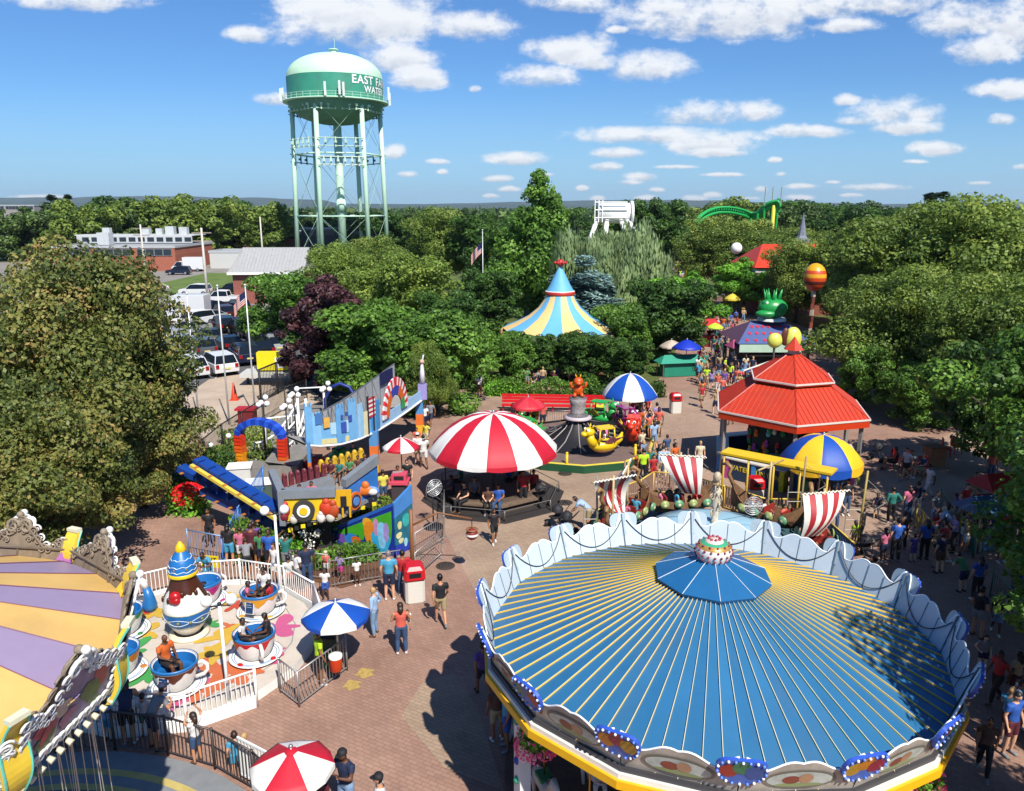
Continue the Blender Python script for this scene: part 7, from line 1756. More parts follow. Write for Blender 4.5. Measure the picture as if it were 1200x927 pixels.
for i, (px, py, Y, r, lab) in enumerate(((908, 399, 52, .52, 'pale yellow ball on a post left of the orange cupola'), (929, 397, 52, .6, 'pale yellow figure with a brown ear behind the orange cupola'))):
    q = D(px, py, Y); t = thing('yellow_figure', lab, 'figure', (q.x, Y, 0)); mb = MB(); mb.sph((0, 0, q.z), (r, r*.7, r*(1 if i == 0 else 1.35)), 16, 10); mb.build('head', mat('#c9cc5a', .4), t)
    mb = MB(); mb.tube([(0, 0, 0), (0, 0, q.z-.4)], .08, 6); mb.build('post', DARK, t)
    if i: mb = MB(); mb.sph((-.55, -.1, q.z+.15), (.28, .16, .62), 12, 8); mb.build('ear', mat('#5a2a18', .5), t)
def cart(name, label, px, py, Y, w, col, roofc, cat='cart', h=2.1):
    q = D(px, py, Y); t = thing(name, label, cat, (q.x, Y, 0), .2); mb = MB(); mb.box((0, 0, .55), (w, 1.0, 1.0)); mb.build('counter', mat(col, .5), t)
    mb = MB(); b = mb.vs([(-w*.65, -.8, h), (w*.65, -.8, h), (w*.65, .8, h), (-w*.65, .8, h), (-w*.45, 0, h+.55), (w*.45, 0, h+.55)]); mb.fs([(0, 1, 5, 4), (2, 3, 4, 5), (0, 4, 3), (1, 2, 5)], b); mb.build('canopy', mat(roofc, .6), t)
    for x in (-w*.55, w*.55):
        for y in (-.65, .65): mb = MB(); mb.tube([(x, y, 0), (x, y, h)], .035, 5); mb.build('post', STEEL, t)
    return t
cart('vendor_cart', 'vendor cart with a pink canopy right of the crowded avenue', 869, 425, 62, 1.9, '#1f3f7a', '#a84a6c')
cart('vendor_cart', 'teal green stand under the small blue umbrella', 796, 445, 60.5, 3.0, '#1c7a62', '#2a8a70', h=1.15)
cart('vendor_cart', 'blue roofed white cart at the left of the avenue crowd', 812, 402, 76, 1.8, '#c2c6c9', '#1f3fa8')
cart('vendor_cart', 'red topped cart in the middle of the avenue crowd', 828, 405, 74, 1.6, '#9a1c20', '#b01c22')
umbrella('blue_umbrella', 'small deep blue umbrella above the teal stand', 'umbrella', D(803, 440, 60.5).xy.to_3d(), 6, 1.15, 2.3, 2.9, [mat('#1230a8', .5), mat('#1230a8', .5, noise=.12)], sub=2, val=.1)
umbrella('cream_umbrella', 'small cream umbrella left of the blue umbrella', 'umbrella', D(785, 442, 61.5).xy.to_3d(), 6, 1.0, 2.2, 2.7, [mat('#b5a795', .6), mat('#a89a88', .6)], sub=2, val=.1)
umbrella('lime_umbrella', 'small lime yellow umbrella in the avenue crowd', 'umbrella', D(836, 413, 73).xy.to_3d(), 6, .8, 2.0, 2.4, [mat('#a9c42c', .6), mat('#b5cc3c', .6)], sub=2, val=.1)
umbrella('red_umbrella', 'small red umbrella far down the avenue by the orange stall', 'umbrella', D(878, 354, 100).xy.to_3d(), 8, 1.9, 2.8, 3.6, [mat('#c2381c', .6), mat('#c9c0b5', .6)], sub=2, val=.2)
umbrella('pink_umbrella', 'small pink umbrella far down the avenue', 'umbrella', D(853, 358, 102).xy.to_3d(), 8, 1.0, 2.6, 3.2, [mat('#c22a7a', .6), mat('#b5267a', .6)], sub=2, val=.2)
umbrella('yellow_umbrella', 'small yellow umbrella far down the avenue beside the pink one', 'umbrella', D(857, 368, 95).xy.to_3d(), 8, 1.0, 2.2, 2.8, [mat('#c9b43c', .6), mat('#c9b43c', .6)], sub=2, val=.2)
t = thing('blue_ramp', 'blue and white slanted ramp with railings beside the game booth', 'ramp', G(878, 447)); mb = MB(); mb.box((0, 0, .8), (3.6, .08, .5), ry=-.35); mb.m(1); mb.box((0, -.06, 1.05), (3.6, .06, .1), ry=-.35); mb.m(2); mb.box((-1.0, -.3, .4), (1.2, .6, .8)); mb.build('ramp', [mat('#1c4a9c', .5), WHITE, mat('#b01c2a', .5)], t)
# ------------------------------------------------------------------ coaster, white ride, spire, orange roof
t = cs = thing('roller_coaster', 'green roller coaster track on yellow columns rising above the trees', 'roller coaster', (0, 0, 0))
pth = [D(px, py, Y) for px, py, Y in ((806, 290, 146), (811, 268, 148), (822, 252, 150), (838, 244, 152), (855, 243, 153), (870, 246, 154), (880, 250, 155), (889, 248, 152), (899, 239, 150), (910, 236, 149), (913, 244, 149))]
sm = []
for i in range(len(pth)-1):
    p0, p1, p2, p3 = pth[max(0, i-1)], pth[i], pth[i+1], pth[min(len(pth)-1, i+2)]
    for k in range(6):
        u = k/6; sm.append(.5*((2*p1)+(-p0+p2)*u+(2*p0-5*p1+4*p2-p3)*u*u+(-p0+3*p1-3*p2+p3)*u**3))
CG = mat('#1f9a4a', .4); mb = MB()
mb.tube([p+Vector((0, -.7, 0)) for p in sm[8:]], .22, 6); mb.tube([p+Vector((0, .7, 0)) for p in sm[8:]], .22, 6); mb.tube([p+Vector((0, 0, -.9)) for p in sm[8:]], .4, 6)
for p in sm[8:]: mb.tube([p+Vector((0, -.7, 0)), p+Vector((0, 0, -.9)), p+Vector((0, .7, 0))], .13, 4)
for k in range(6): a = D(872+k*8, 262-k*6, 150); mb.tube([a, a+Vector((0, 0, -7)), a+Vector((2, 0, -12))], .2, 5)
mb.build('track', CG, cs)
for (px, py, Y) in ((806, 286, 148), (812, 262, 149), (907, 240, 149), (893, 258, 150)):
    mb = MB(); p = D(px, py, Y); mb.tube([(p.x, Y, 0), p], .35, 6); mb.build('column', mat('#c2b83a', .5), cs)
mb = MB(); p = D(905, 236, 150)
for x in (-1.4, 0, 1.6): mb.tube([(p.x+x, 150, p.z-1), (p.x+x, 150, p.z+2.6)], .12, 4)
mb.build('crest_rods', mat('#9aa89a', .5), cs)
p = D(717, 250, 150); t = thing('white_ride_frame', 'big white machinery drum on splayed legs above the willow', 'ride', (p.x, 150, 0)); z_ = p.z; mb = MB(); mb.tube([(-2.6, 0, z_), (3.4, 0, z_)], 1.9, 16); mb.tube([(3.4, 0, z_), (3.9, 0, z_)], 2.3, 16); mb.build('drum', WHITE, t)
for x, dx in ((-2.8, -1.4), (2.6, 2.6), (-1.0, -.5), (1.5, 1.2)): mb = MB(); mb.tube([(x, -1, z_-1), (x+dx, -3, z_-4.5), (x+dx*1.5, -4, 0)], .45, 8); mb.build('leg', WHITE, t)
mb = MB()
for x in (-3.4, -2.7, -2.0): mb.tube([(x, -2, z_-1.6), (x, -2, z_+2.4)], .12, 5)
for z in (-.8, .6, 2.0): mb.tube([(-3.4, -2, z_+z), (2.6, -2, z_+z)], .12, 5)
mb.build('service_rail', WHITE, t)
p = D(941, 262, 108); t = thing('grey_spire', 'thin grey metal spire poking out of the olive trees', 'spire', (p.x, 108, 0)); zb_ = D(941, 276, 108).z; mb = MB(); mb.lathe([(1.4, 0), (1.3, zb_-.6), (.75, zb_-.3), (.6, zb_), (.0, D(941, 249, 108).z)], 8, smooth=False); mb.build('spire', mat('#7d848c', .45, .3, noise=.2), t)
p = D(985, 300, 92); block('orange_roof_hall', 'orange roofed hall glimpsed through the right trees', p.x-8.4, p.x+7.6, 96, 106, D(975, 300, 96).z-1.8, mat('#7a4030', .7)); t = bpy.data.objects['orange_roof_hall']
mb = MB(); hz = D(975, 300, 96).z-1.4; b = mb.vs([(-8.4, -.4, hz), (8.4, -.4, hz), (6, 5, hz+2.6), (-6, 5, hz+2.6), (-8.4, 10.4, hz), (8.4, 10.4, hz)]); mb.fs([(0, 1, 2, 3), (3, 2, 5, 4), (0, 3, 4), (1, 5, 2)], b); mb.build('orange_roof', mat('#c23a1c', .5, noise=.1), t)
p = D(863, 291, 110); t = thing('white_globe', 'white globe lamp among the middle right trees', 'globe lamp', (p.x, 110, 0)); mb = MB(); mb.sph((0, 0, p.z), .8, 12, 8); mb.build('globe', WHITE, t); mb = MB(); mb.tube([(0, 0, 0), (0, 0, p.z)], .1, 6); mb.build('post', DARK, t)
p = D(1001, 376, 60); t = thing('mushroom_figure', 'red and white mushroom figure in the right hand trees', 'figure', (p.x, 60, 0)); mb = MB(); mb.sph((0, 0, p.z), (.7, .7, .4), 14, 8); mb.build('cap', mat('#a82018', .5), t); mb = MB(); mb.tube([(0, 0, 0), (0, 0, p.z)], .22, 10); mb.build('stem', WHITE, t)
# ------------------------------------------------------------------ right side furniture
def chair(px, py, lab, rz):
    t = thing('red_chair', lab, 'chair', G(px, py), rz, 'red chairs under the right trees'); M_ = mat('#b3141c', .5); mb = MB(); mb.box((0, 0, .45), (.48, .46, .05)); mb.build('seat', M_, t); mb = MB(); mb.box((0, .22, .75), (.48, .05, .5)); mb.build('backrest', M_, t)
    for x in (-.2, .2):
        for y in (-.2, .2): mb = MB(); mb.tube([(x, y, 0), (x, y, .45)], .025, 5); mb.build('leg', M_, t)
for i, (px, py, l) in enumerate(((1082, 558, 'red chair in the sun beside the tan box'), (1066, 552, 'red chair in tree shade left of the sunlit chair'), (1050, 548, 'red chair in deep shade by the booth post'), (1108, 535, 'red chair behind the tan box'), (1120, 532, 'red chair right of the tan box'))): chair(px, py, l, .4*i)
t = thing('tan_bin', 'tan square bin beside the red chairs', 'bin', G(1093, 545), .2); mb = MB(); mb.box((0, 0, .5), (.9, .7, 1.0)); mb.build('body', mat('#8a5c3c', .6, noise=.2), t); mb = MB(); mb.box((0, 0, 1.03), (.95, .75, .06)); mb.build('lid', mat('#6f4a32', .6), t)
for i, pts in enumerate((((1072, 618), (1105, 662)), ((1100, 600), (1140, 655)), ((1160, 700), (1195, 740)))):
    railing('rope_railing', ['yellow railing beside the family in the right shade', 'green railing right of the green shirted woman', 'green and rust railing at the right edge'][i], [G(*p) for p in pts], 1.0, .16, mat(('#a08a3a', '#2f6a54', '#2f5a4a')[i], .5), post=.03, railm=mat(('#a08a3a', '#3f7a64', '#3f7a64')[i], .5))
for i, (px, py, c, lab) in enumerate(((1150, 640, '#1f4a6c', 'blue green game stand in the deep shade at right'), (1165, 610, '#9a1c1c', 'red stand under the foreground leaves'))):
    cart('game_stand', lab, px, py, G(px, py).y, 1.6, c, c, 'stand', h=1.6)
# nautical poles round the longboat ride
for i, (px, py, h, c, lab) in enumerate(((700, 645, 3.1, '#7d766a', 'thin wooden pole with a rope ladder left of the longboats'), (731, 620, 3.0, '#8a6a50', 'thin brown pole behind the shaded sails'), (803, 590, 2.6, '#5a4436', 'dark pole topped with a bone ornament left of the upright sail'), (935, 625, 3.3, '#8a7a5a', 'leaning wooden pole beside the yellow canopy'), (1003, 650, 3.4, '#9a8a4a', 'yellowish pole with a rope at the right of the longboats'))):
    t = thing('rigging_pole', lab, 'pole', G(px, py), 0, 'rigging poles of the longboat ride'); mb = MB(); mb.tube([(0, 0, 0), (.05*(i-2), 0, h)], .04, 6); mb.build('pole', mat(c, .6), t)
    mb = MB(); mb.tube([(.05*(i-2), 0, h*.9), (.5, .1, h*.8), (1.0, .1, h*.62)], .012, 4); mb.tube([(.0, 0, h*.5), (.5, .1, h*.52), (1.0, .1, h*.62)], .012, 4)
    for k in range(3): mb.tube([(-.02, 0, h*(.3+.12*k)), (-.55, 0, h*(.3+.12*k))], .02, 4)
    mb.tube([(-.55, 0, h*.25), (-.55, 0, h*.62)], .02, 4); mb.build('rigging', mat('#9a958a', .6), t)
# ------------------------------------------------------------------ people
def seg_mesh(bm_pts):
    """bm_pts: list of chains [(p, rx, ry)...] -> one mesh of tapered capsules"""
    mb = MB()
    for ch in bm_pts:
        n = 10
        pts = [Vector(p) for p, r in ch]; rr = [r for p, r in ch]
        # densify
        P = []; Q = []
        for (a, ra), (b, rb_) in zip(zip(pts, rr), zip(pts[1:], rr[1:])):
            for k in range(3): u = k/3; P.append(a.lerp(b, u)); Q.append([ra[i]+(rb_[i]-ra[i])*u for i in range(2)])
        P.append(pts[-1]); Q.append(list(rr[-1]))
        rings = []
        for i, p in enumerate(P):
            t = (P[min(i+1, len(P)-1)]-P[max(i-1, 0)]).normalized()
            u = Vector((1, 0, 0)); u = (u-t*u.dot(t)); u = u.normalized() if u.length > .2 else (Vector((0, 1, 0))-t*t.y).normalized(); w = t.cross(u)
            rings.append(mb.vs([p+u*cos(2*PI*j/n)*Q[i][0]+w*sin(2*PI*j/n)*Q[i][1] for j in range(n)]))
        for a, b in zip(rings, rings[1:]): mb.fs([(a+j, a+(j+1) % n, b+(j+1) % n, b+j) for j in range(n)])
        for i, e, s in ((0, P[0]-(P[1]-P[0]).normalized()*Q[0][0]*.7, 0), (-1, P[-1]+(P[-1]-P[-2]).normalized()*Q[-1][0]*.7, 1)):
            c = mb.vs([e]); r = rings[i]; mb.fs([(c, r+(j+1) % n, r+j) if s == 0 else (c, r+j, r+(j+1) % n) for j in range(n)])
    return mb
def pose(name, **k):
    """joint positions for a 1.75 m adult facing +Y"""
    J = dict(pel=(0, 0, .96), sp=(0, .0, 1.14), ch=(0, 0, 1.32), nk=(0, -.01, 1.47), hd=(0, .02, 1.63),
             shL=(-.18, 0, 1.41), shR=(.18, 0, 1.41), elL=(-.25, -.02, 1.13), elR=(.25, -.02, 1.13), wrL=(-.25, .08, .89), wrR=(.25, .08, .89), haL=(-.24, .12, .81), haR=(.24, .12, .81),
             hpL=(-.09, 0, .92), hpR=(.09, 0, .92), knL=(-.11, .03, .50), knR=(.11, .03, .50), anL=(-.12, -.02, .09), anR=(.12, -.02, .09), toL=(-.14, .14, .035), toR=(.14, .14, .035))
    J.update(k); return {a: Vector(b) for a, b in J.items()}
def shift(J, names, d):
    for n in names: J[n] = J[n]+Vector(d)
    return J
UP = ['pel', 'sp', 'ch', 'nk', 'hd', 'shL', 'shR', 'elL', 'elR', 'wrL', 'wrR', 'haL', 'haR', 'hpL', 'hpR']
POSES = {}
POSES['stand'] = pose('stand')
POSES['stand_hip'] = pose('h', elR=(.36, -.06, 1.16), wrR=(.20, .08, 1.0), haR=(.14, .13, .98), knR=(.14, .06, .50), anR=(.18, .02, .09), toR=(.22, .17, .035))
POSES['walk'] = pose('w', knL=(-.10, .20, .53), anL=(-.10, .24, .12), toL=(-.11, .40, .06), knR=(.10, -.03, .50), anR=(.10, -.30, .17), toR=(.11, -.20, .05), elL=(-.25, -.12, 1.14), wrL=(-.23, -.12, .90), haL=(-.22, -.1, .82), elR=(.25, .06, 1.13), wrR=(.22, .22, .95), haR=(.21, .28, .89), hd=(0, .05, 1.63))
POSES['walk2'] = pose('w2', knR=(.10, .16, .52), anR=(.10, .16, .10), toR=(.11, .32, .05), knL=(-.10, .0, .49), anL=(-.10, -.22, .12), toL=(-.11, -.08, .035), elR=(.25, -.12, 1.14), wrR=(.24, -.06, .90), haR=(.23, -.02, .82), elL=(-.24, .06, 1.14), wrL=(-.18, .26, 1.05), haL=(-.14, .32, 1.05))
POSES['phone'] = pose('p', elR=(.24, .10, 1.17), wrR=(.14, .28, 1.30), haR=(.11, .32, 1.38), elL=(-.24, .10, 1.17), wrL=(-.1, .28, 1.28), haL=(-.06, .32, 1.35), hd=(0, .06, 1.62))
POSES['wave'] = pose('v', elR=(.34, .05, 1.60), wrR=(.22, .10, 1.80), haR=(.18, .12, 1.88), elL=(-.30, .05, 1.55), wrL=(-.15, .12, 1.72), haL=(-.1, .14, 1.76))
J = pose('lean', elL=(-.28, .30, 1.10), wrL=(-.10, .48, 1.10), haL=(-.02, .50, 1.10), elR=(.28, .30, 1.10), wrR=(.10, .46, 1.12), haR=(.02, .48, 1.14), sp=(0, .08, 1.12), ch=(0, .18, 1.26), nk=(0, .27, 1.38), hd=(0, .34, 1.51), shL=(-.18, .24, 1.34), shR=(.18, .24, 1.34), pel=(0, -.03, .95), hpL=(-.09, -.02, .91), hpR=(.09, -.02, .91)); POSES['lean'] = J
POSES['push'] = pose('pu', elL=(-.24, .12, 1.14), wrL=(-.22, .38, 1.06), haL=(-.21, .46, 1.05), elR=(.24, .12, 1.14), wrR=(.22, .38, 1.06), haR=(.21, .46, 1.05), knL=(-.10, .12, .52), anL=(-.10, .12, .10), toL=(-.11, .28, .04), knR=(.10, -.03, .5), anR=(.1, -.26, .14), toR=(.11, -.13, .045))
J = pose('bend', sp=(0, .16, 1.08), ch=(0, .33, 1.18), nk=(0, .46, 1.22), hd=(0, .58, 1.30), shL=(-.18, .40, 1.2), shR=(.18, .40, 1.2), elL=(-.2, .5, .93), elR=(.2, .5, .93), wrL=(-.15, .66, .80), wrR=(.15, .66, .80), haL=(-.14, .72, .76), haR=(.14, .72, .76), pel=(0, -.02, .95), knL=(-.11, .04, .5), knR=(.11, .04, .5)); POSES['bend'] = J
J = pose('sit', pel=(0, 0, .55), sp=(0, -.02, .73), ch=(0, -.01, .91), nk=(0, 0, 1.06), hd=(0, .04, 1.21), shL=(-.18, 0, 1.0), shR=(.18, 0, 1.0), elL=(-.24, .05, .76), elR=(.24, .05, .76), wrL=(-.14, .28, .70), wrR=(.14, .28, .70), haL=(-.1, .36, .68), haR=(.1, .36, .68), hpL=(-.09, .02, .52), hpR=(.09, .02, .52), knL=(-.13, .45, .52), knR=(.13, .45, .52), anL=(-.13, .47, .10), anR=(.13, .47, .10), toL=(-.14, .63, .04), toR=(.14, .63, .04)); POSES['sit'] = J
POSES['carry'] = pose('ca', elR=(.28, .05, 1.15), wrR=(.12, .28, 1.16), haR=(.04, .33, 1.16), elL=(-.27, .04, 1.14), wrL=(-.12, .25, 1.08), haL=(-.05, .30, 1.08), hd=(0, .05, 1.62))
def person_mesh(J, child=False):
    hs = 1.25 if child else 1.0
    hd = J['hd']; up = (hd-J['nk']).normalized(); face = Vector((0, 1, 0)); 
    T = [
     [(J['pel']+Vector((0, 0, -.06)), (.155, .105)), (J['sp'], (.135, .095)), (J['ch'], (.165, .11)), (J['ch'].lerp(J['nk'], .7), (.12, .08)), (J['nk'], (.058, .058)), (J['nk'].lerp(hd, .5), (.052, .055))],
     [(hd-up*.075*hs+face*.015, (.055*hs, .062*hs)), (hd-up*.02*hs+face*.005, (.073*hs, .088*hs)), (hd+up*.04*hs-face*.005, (.076*hs, .094*hs)), (hd+up*.09*hs-face*.01, (.05*hs, .065*hs))],
     [(hd-up*.01+face*.085*hs, (.010, .010)), (hd-up*.03*hs+face*.105*hs, (.016, .014))]]
    for s in 'LR':
        sg = -1 if s == 'L' else 1
        T.append([(J['ch'].lerp(J['sh'+s], .6), (.07, .07)), (J['sh'+s], (.062, .062)), (J['sh'+s].lerp(J['el'+s], .5), (.05, .05)), (J['el'+s], (.04, .04)), (J['el'+s].lerp(J['wr'+s], .35), (.042, .04)), (J['wr'+s], (.026, .026)), (J['wr'+s].lerp(J['ha'+s], .6), (.034, .024)), (J['ha'+s], (.030, .022))])
        T.append([(J['pel'].lerp(J['hp'+s], .7), (.09, .09)), (J['hp'+s], (.088, .09)), (J['hp'+s].lerp(J['kn'+s], .5), (.075, .078)), (J['kn'+s], (.054, .055)), (J['kn'+s].lerp(J['an'+s], .35), (.054, .056)), (J['an'+s], (.036, .038))])
        T.append([(J['an'+s]+Vector((0, -.03, -.04)), (.038, .035)), (J['an'+s].lerp(J['to'+s], .5)+Vector((0, 0, -.015)), (.04, .035)), (J['to'+s], (.04, .024))])
        T.append([(hd+Vector((sg*.075*hs, 0, .01)), (.012, .02)), (hd+Vector((sg*.078*hs, 0, -.03)), (.010, .014))])
    mb = seg_mesh(T); o = mb.build('tmp', BARK); md = o.modifiers.new('r', 'REMESH'); md.mode = 'VOXEL'; md.voxel_size = .021
    sm = o.modifiers.new('s', 'SMOOTH'); sm.factor = .5; sm.iterations = 2
    dg = bpy.context.evaluated_depsgraph_get(); me = bpy.data.meshes.new_from_object(o.evaluated_get(dg)); bpy.data.objects.remove(o)
    return me
SKINS = [mat(c, .55, noise=.05, name='skin') for c in ('#c99a7c', '#b5805f', '#8a5a3c', '#5c3a26', '#d4a98c')]
def split_person(key, J, child=False):
    me = person_mesh(J, child); hs = 1.25 if child else 1.0
    co = np.empty(len(me.vertices)*3, np.float32); me.vertices.foreach_get('co', co); co = co.reshape(-1, 3)
    no = np.array([v.normal[:] for v in me.vertices])
    bones = [('torso', 'pel', 'sp'), ('torso', 'sp', 'ch'), ('torso', 'ch', 'nk'), ('head', 'nk', 'hd'), ('head', 'hd', 'hd')]
    for s in 'LR': bones += [('upper', 'sh'+s, 'el'+s), ('lower', 'el'+s, 'wr'+s), ('hand', 'wr'+s, 'ha'+s), ('thigh', 'hp'+s, 'kn'+s), ('shin', 'kn'+s, 'an'+s), ('foot', 'an'+s, 'to'+s), ('torso', 'ch', 'sh'+s)]
    best = np.full(len(co), 1e9); lab = np.zeros(len(co), int); tt = np.zeros(len(co))
    for i, (n, a, b) in enumerate(bones):
        A = np.array(J[a]); B = np.array(J[b]); d = B-A; L2 = max(1e-6, (d*d).sum()); t = np.clip(((co-A)@d)/L2, 0, 1); dist = np.linalg.norm(co-(A+t[:, None]*d), axis=1)
        if n in ('torso',): dist = dist-.06
        if n == 'head' and a == 'hd': dist = dist-.05
        if n == 'thigh': dist = dist-.03
        m = dist < best; best[m] = dist[m]; lab[m] = i; tt[m] = t[m]
    names = [b[0] for b in bones]; L_ = np.array([names[i] for i in lab], dtype=object)
    hd = np.array(J['hd']); nk = np.array(J['nk'])
    faces = [list(p.vertices) for p in me.polygons]
    def piece(name, sel, off):
        fs = [f for f in faces if all(sel[v] for v in f)]
        idx = sorted({v for f in fs for v in f}); mp = {v: i for i, v in enumerate(idx)}
        if not fs: return None
        V = co[idx]+no[idx]*off
        m2 = bpy.data.meshes.new(name); m2.from_pydata([tuple(map(float, v)) for v in V], [], [[mp[v] for v in f] for f in fs]); m2.materials.append(SKINS[0]); m2.polygons.foreach_set('use_smooth', [True]*len(fs)); m2.update(); return m2
    pel = J['pel'].z
    torso = (L_ == 'torso')
    zrel = co[:, 2]
    waist = np.array(J['pel'])+.07*(np.array(J['sp'])-np.array(J['pel']))/max(.01, np.linalg.norm(np.array(J['sp'])-np.array(J['pel'])))
    ax = np.array(J['sp'])-np.array(J['pel']); ax /= np.linalg.norm(ax); hgt = (co-np.array(J['pel']))@ax
    sleeve = ((L_ == 'upper') & (tt < .55)); nosl = ((L_ == 'upper') & (tt < .08))
    body_up = torso & (hgt > -.03); low = torso & (hgt <= .02)
    neckcut = np.linalg.norm(co-nk, axis=1) > .075
    parts = {}
    parts['shirt'] = piece('shirt', (body_up & neckcut) | sleeve, .016)
    parts['tank'] = piece('tank_top', (body_up & neckcut & (np.abs(co[:, 0]) < .17)), .014)
    parts['long'] = piece('shirt', (body_up & neckcut) | (L_ == 'upper') | ((L_ == 'lower') & (tt < .9)), .016)
    parts['shorts'] = piece('shorts', low | ((L_ == 'thigh') & (tt < .82)), .018)
    parts['trousers'] = piece('trousers', low | (L_ == 'thigh') | ((L_ == 'shin') & (tt < .92)), .016)
    parts['skirt'] = piece('skirt', low | ((L_ == 'thigh') & (tt < .6)), .035)
    parts['shoes'] = piece('shoes', (L_ == 'foot') | ((L_ == 'shin') & (tt > .96)), .010)
    hv = co-hd; inh = np.linalg.norm(hv, axis=1) < .155*hs
    parts['hair'] = piece('hair', inh & (((hv[:, 2] > .035*hs) & (hv[:, 1] < .085*hs)) | ((hv[:, 1] < .0) & (hv[:, 2] > -.07*hs))), .014)
    lo = inh & (((hv[:, 2] > .045*hs) & (hv[:, 1] < .075*hs)) | (hv[:, 1] < .005))
    mb = MB(); mb.sph((hd[0], hd[1]-.02, hd[2]+.03), (.094*hs, .108*hs, .10*hs), 14, 8); mb.tube([(hd[0], hd[1]-.08, hd[2]+.02), (hd[0], hd[1]-.10, hd[2]-.12), (hd[0], hd[1]-.10, hd[2]-.27)], [.09, .085, .05], 10)
    b0 = len(mb.v); mb.v = [v if (v[1] < hd[1]+.05 or v[2] > hd[2]+.045) else (v[0], hd[1]+.03, v[2]) for v in mb.v]
    o = mb.build('tmp', SKINS[0], smooth=True); parts['longhair'] = o.data; bpy.data.objects.remove(o)
    mb = MB(); mb.lathe([(.10*hs, .045*hs), (.098*hs, .085*hs), (.07*hs, .125*hs), (0, .14*hs)], 16, c=hd+np.array([0, -.01, 0])); 
    q = [(hd[0]+.075*hs*sin(a), hd[1]+.05+.115*hs*cos(a), hd[2]+.05*hs) for a in [(-PI/2+PI*i/8) for i in range(9)]]; b = mb.vs(q); mb.fs([list(range(b, b+9))])
    o = mb.build('tmp', SKINS[0]); parts['cap'] = o.data; bpy.data.objects.remove(o)
    # eyes and brows
    mb = MB(); 
    for s in (-1, 1): mb.sph((hd[0]+s*.03*hs, hd[1]+.083*hs, hd[2]+.012*hs), (.011, .008, .007), 6, 4)
    mb.box((hd[0], hd[1]+.086*hs, hd[2]-.058*hs), (.035, .006, .008)); o = mb.build('tmp', DARK); parts['eyes'] = o.data; bpy.data.objects.remove(o)
    # separate bent fingers joined into the body mesh
    bm = bmesh.new(); bm.from_mesh(me)
    for s in 'LR':
        w = J['wr'+s]; h = J['ha'+s]; d = (h-w).normalized(); sd_ = d.cross(Vector((0, 1, .2))).normalized()
        if sd_.length < .5: sd_ = Vector((1, 0, 0))
        nrm_ = d.cross(sd_).normalized(); fb = MB()
        for k, (o_, ln) in enumerate(((-.024, .062), (-.008, .072), (.008, .068), (.023, .052))):
            p = h+sd_*o_; fb.tube([p-d*.01, p+d*ln*.5, p+d*ln*.85+nrm_*ln*.28], [.0085, .0085, .006], 5)
        sg = 1 if s == 'L' else -1
        fb.tube([w.lerp(h, .5)+sd_*.03*sg, h+sd_*.05*sg-d*.005, h+sd_*.052*sg+d*.03], [.011, .010, .007], 5)
        bs = [bm.verts.new(v) for v in fb.v]
        for f in fb.f:
            try: bm.faces.new([bs[i] for i in f])
            except Exception: pass
    bm.to_mesh(me); bm.free(); me.materials.clear(); me.materials.append(SKINS[0]); me.polygons.foreach_set('use_smooth', [True]*len(me.polygons)); me.update()
    parts['body'] = me; return parts
PM = {k: split_person(k, J) for k, J in POSES.items()}
PMC = {k: split_person(k, POSES[k], True) for k in ('stand', 'walk', 'sit', 'lean', 'wave', 'stand_hip')}
CLO = dict(black='#15151a', white='#cfcdca', navy='#17223f', red='#a01c24', blue='#2350a0', cyan='#3f8fb0', grey='#77787c', maroon='#4f1824', green='#3f7a4a', teal='#1f6a62', pink='#b8607c', coral='#c4584a', yellow='#c9bd4a', neon='#a9cf1f', purple='#5a3f86', orange='#bf5a1f', tan='#a8906c', denim='#31496c', light_blue='#8fa9c8', brown='#54382a', khaki='#9a8a68', lilac='#8f7aae', magenta='#a82a72', cream='#c2b79c', light_denim='#6f8aa8')
CM = {k: mat(v, .75, noise=.12, scale=9, bump=.25, name='cloth_'+k) for k, v in CLO.items()}
HAIR = dict(black='#120e0c', brown='#2f1e14', blonde='#a8875a', grey='#77726a')
HM = {k: mat(v, .5, noise=.2, scale=20, name='hair_'+k) for k, v in HAIR.items()}
labels_seen = {}
SHOE = ['white', 'black', 'grey', 'brown']
def pput(mesh, parent, m, name):
    o = bpy.data.objects.new(name, mesh); C.objects.link(o); o.parent = parent
    o.material_slots[0].link = 'OBJECT'; o.material_slots[0].material = m; return o
def person(loc, face, ps, top, bot, label, hair='black', skin=None, child=False, h=None, topk='shirt', botk='shorts', longhair=False, cap=None, group=None, near=False):
    """face: heading in degrees, 0 = away from the camera (+Y), 90 = to the left"""
    src = (PMC if child and ps in PMC else PM)[ps]
    t = thing('person', label, 'person', loc, R(face), group); s = (h or (1.2 if child else rnd.uniform(1.62, 1.8)))/1.75; t.scale = (s*rnd.uniform(.96, 1.08), s*rnd.uniform(.96, 1.08), s)
    sk = SKINS[skin if skin is not None else rnd.randrange(5)]
    pput(src['body'], t, sk, 'body')
    if src.get(topk): pput(src[topk], t, CM[top], 'shirt' if topk != 'tank' else 'tank_top')
    if src.get(botk): pput(src[botk], t, CM[bot], botk)
    pput(src['shoes'], t, CM[rnd.choice(SHOE)], 'shoes')
    if hair != 'bald': pput(src['longhair' if longhair else 'hair'], t, HM[hair], 'hair')
    if cap: pput(src['cap'], t, CM[cap], 'cap')
    if near: pput(src['eyes'], t, DARK, 'eyes')
    return t
P_ = person
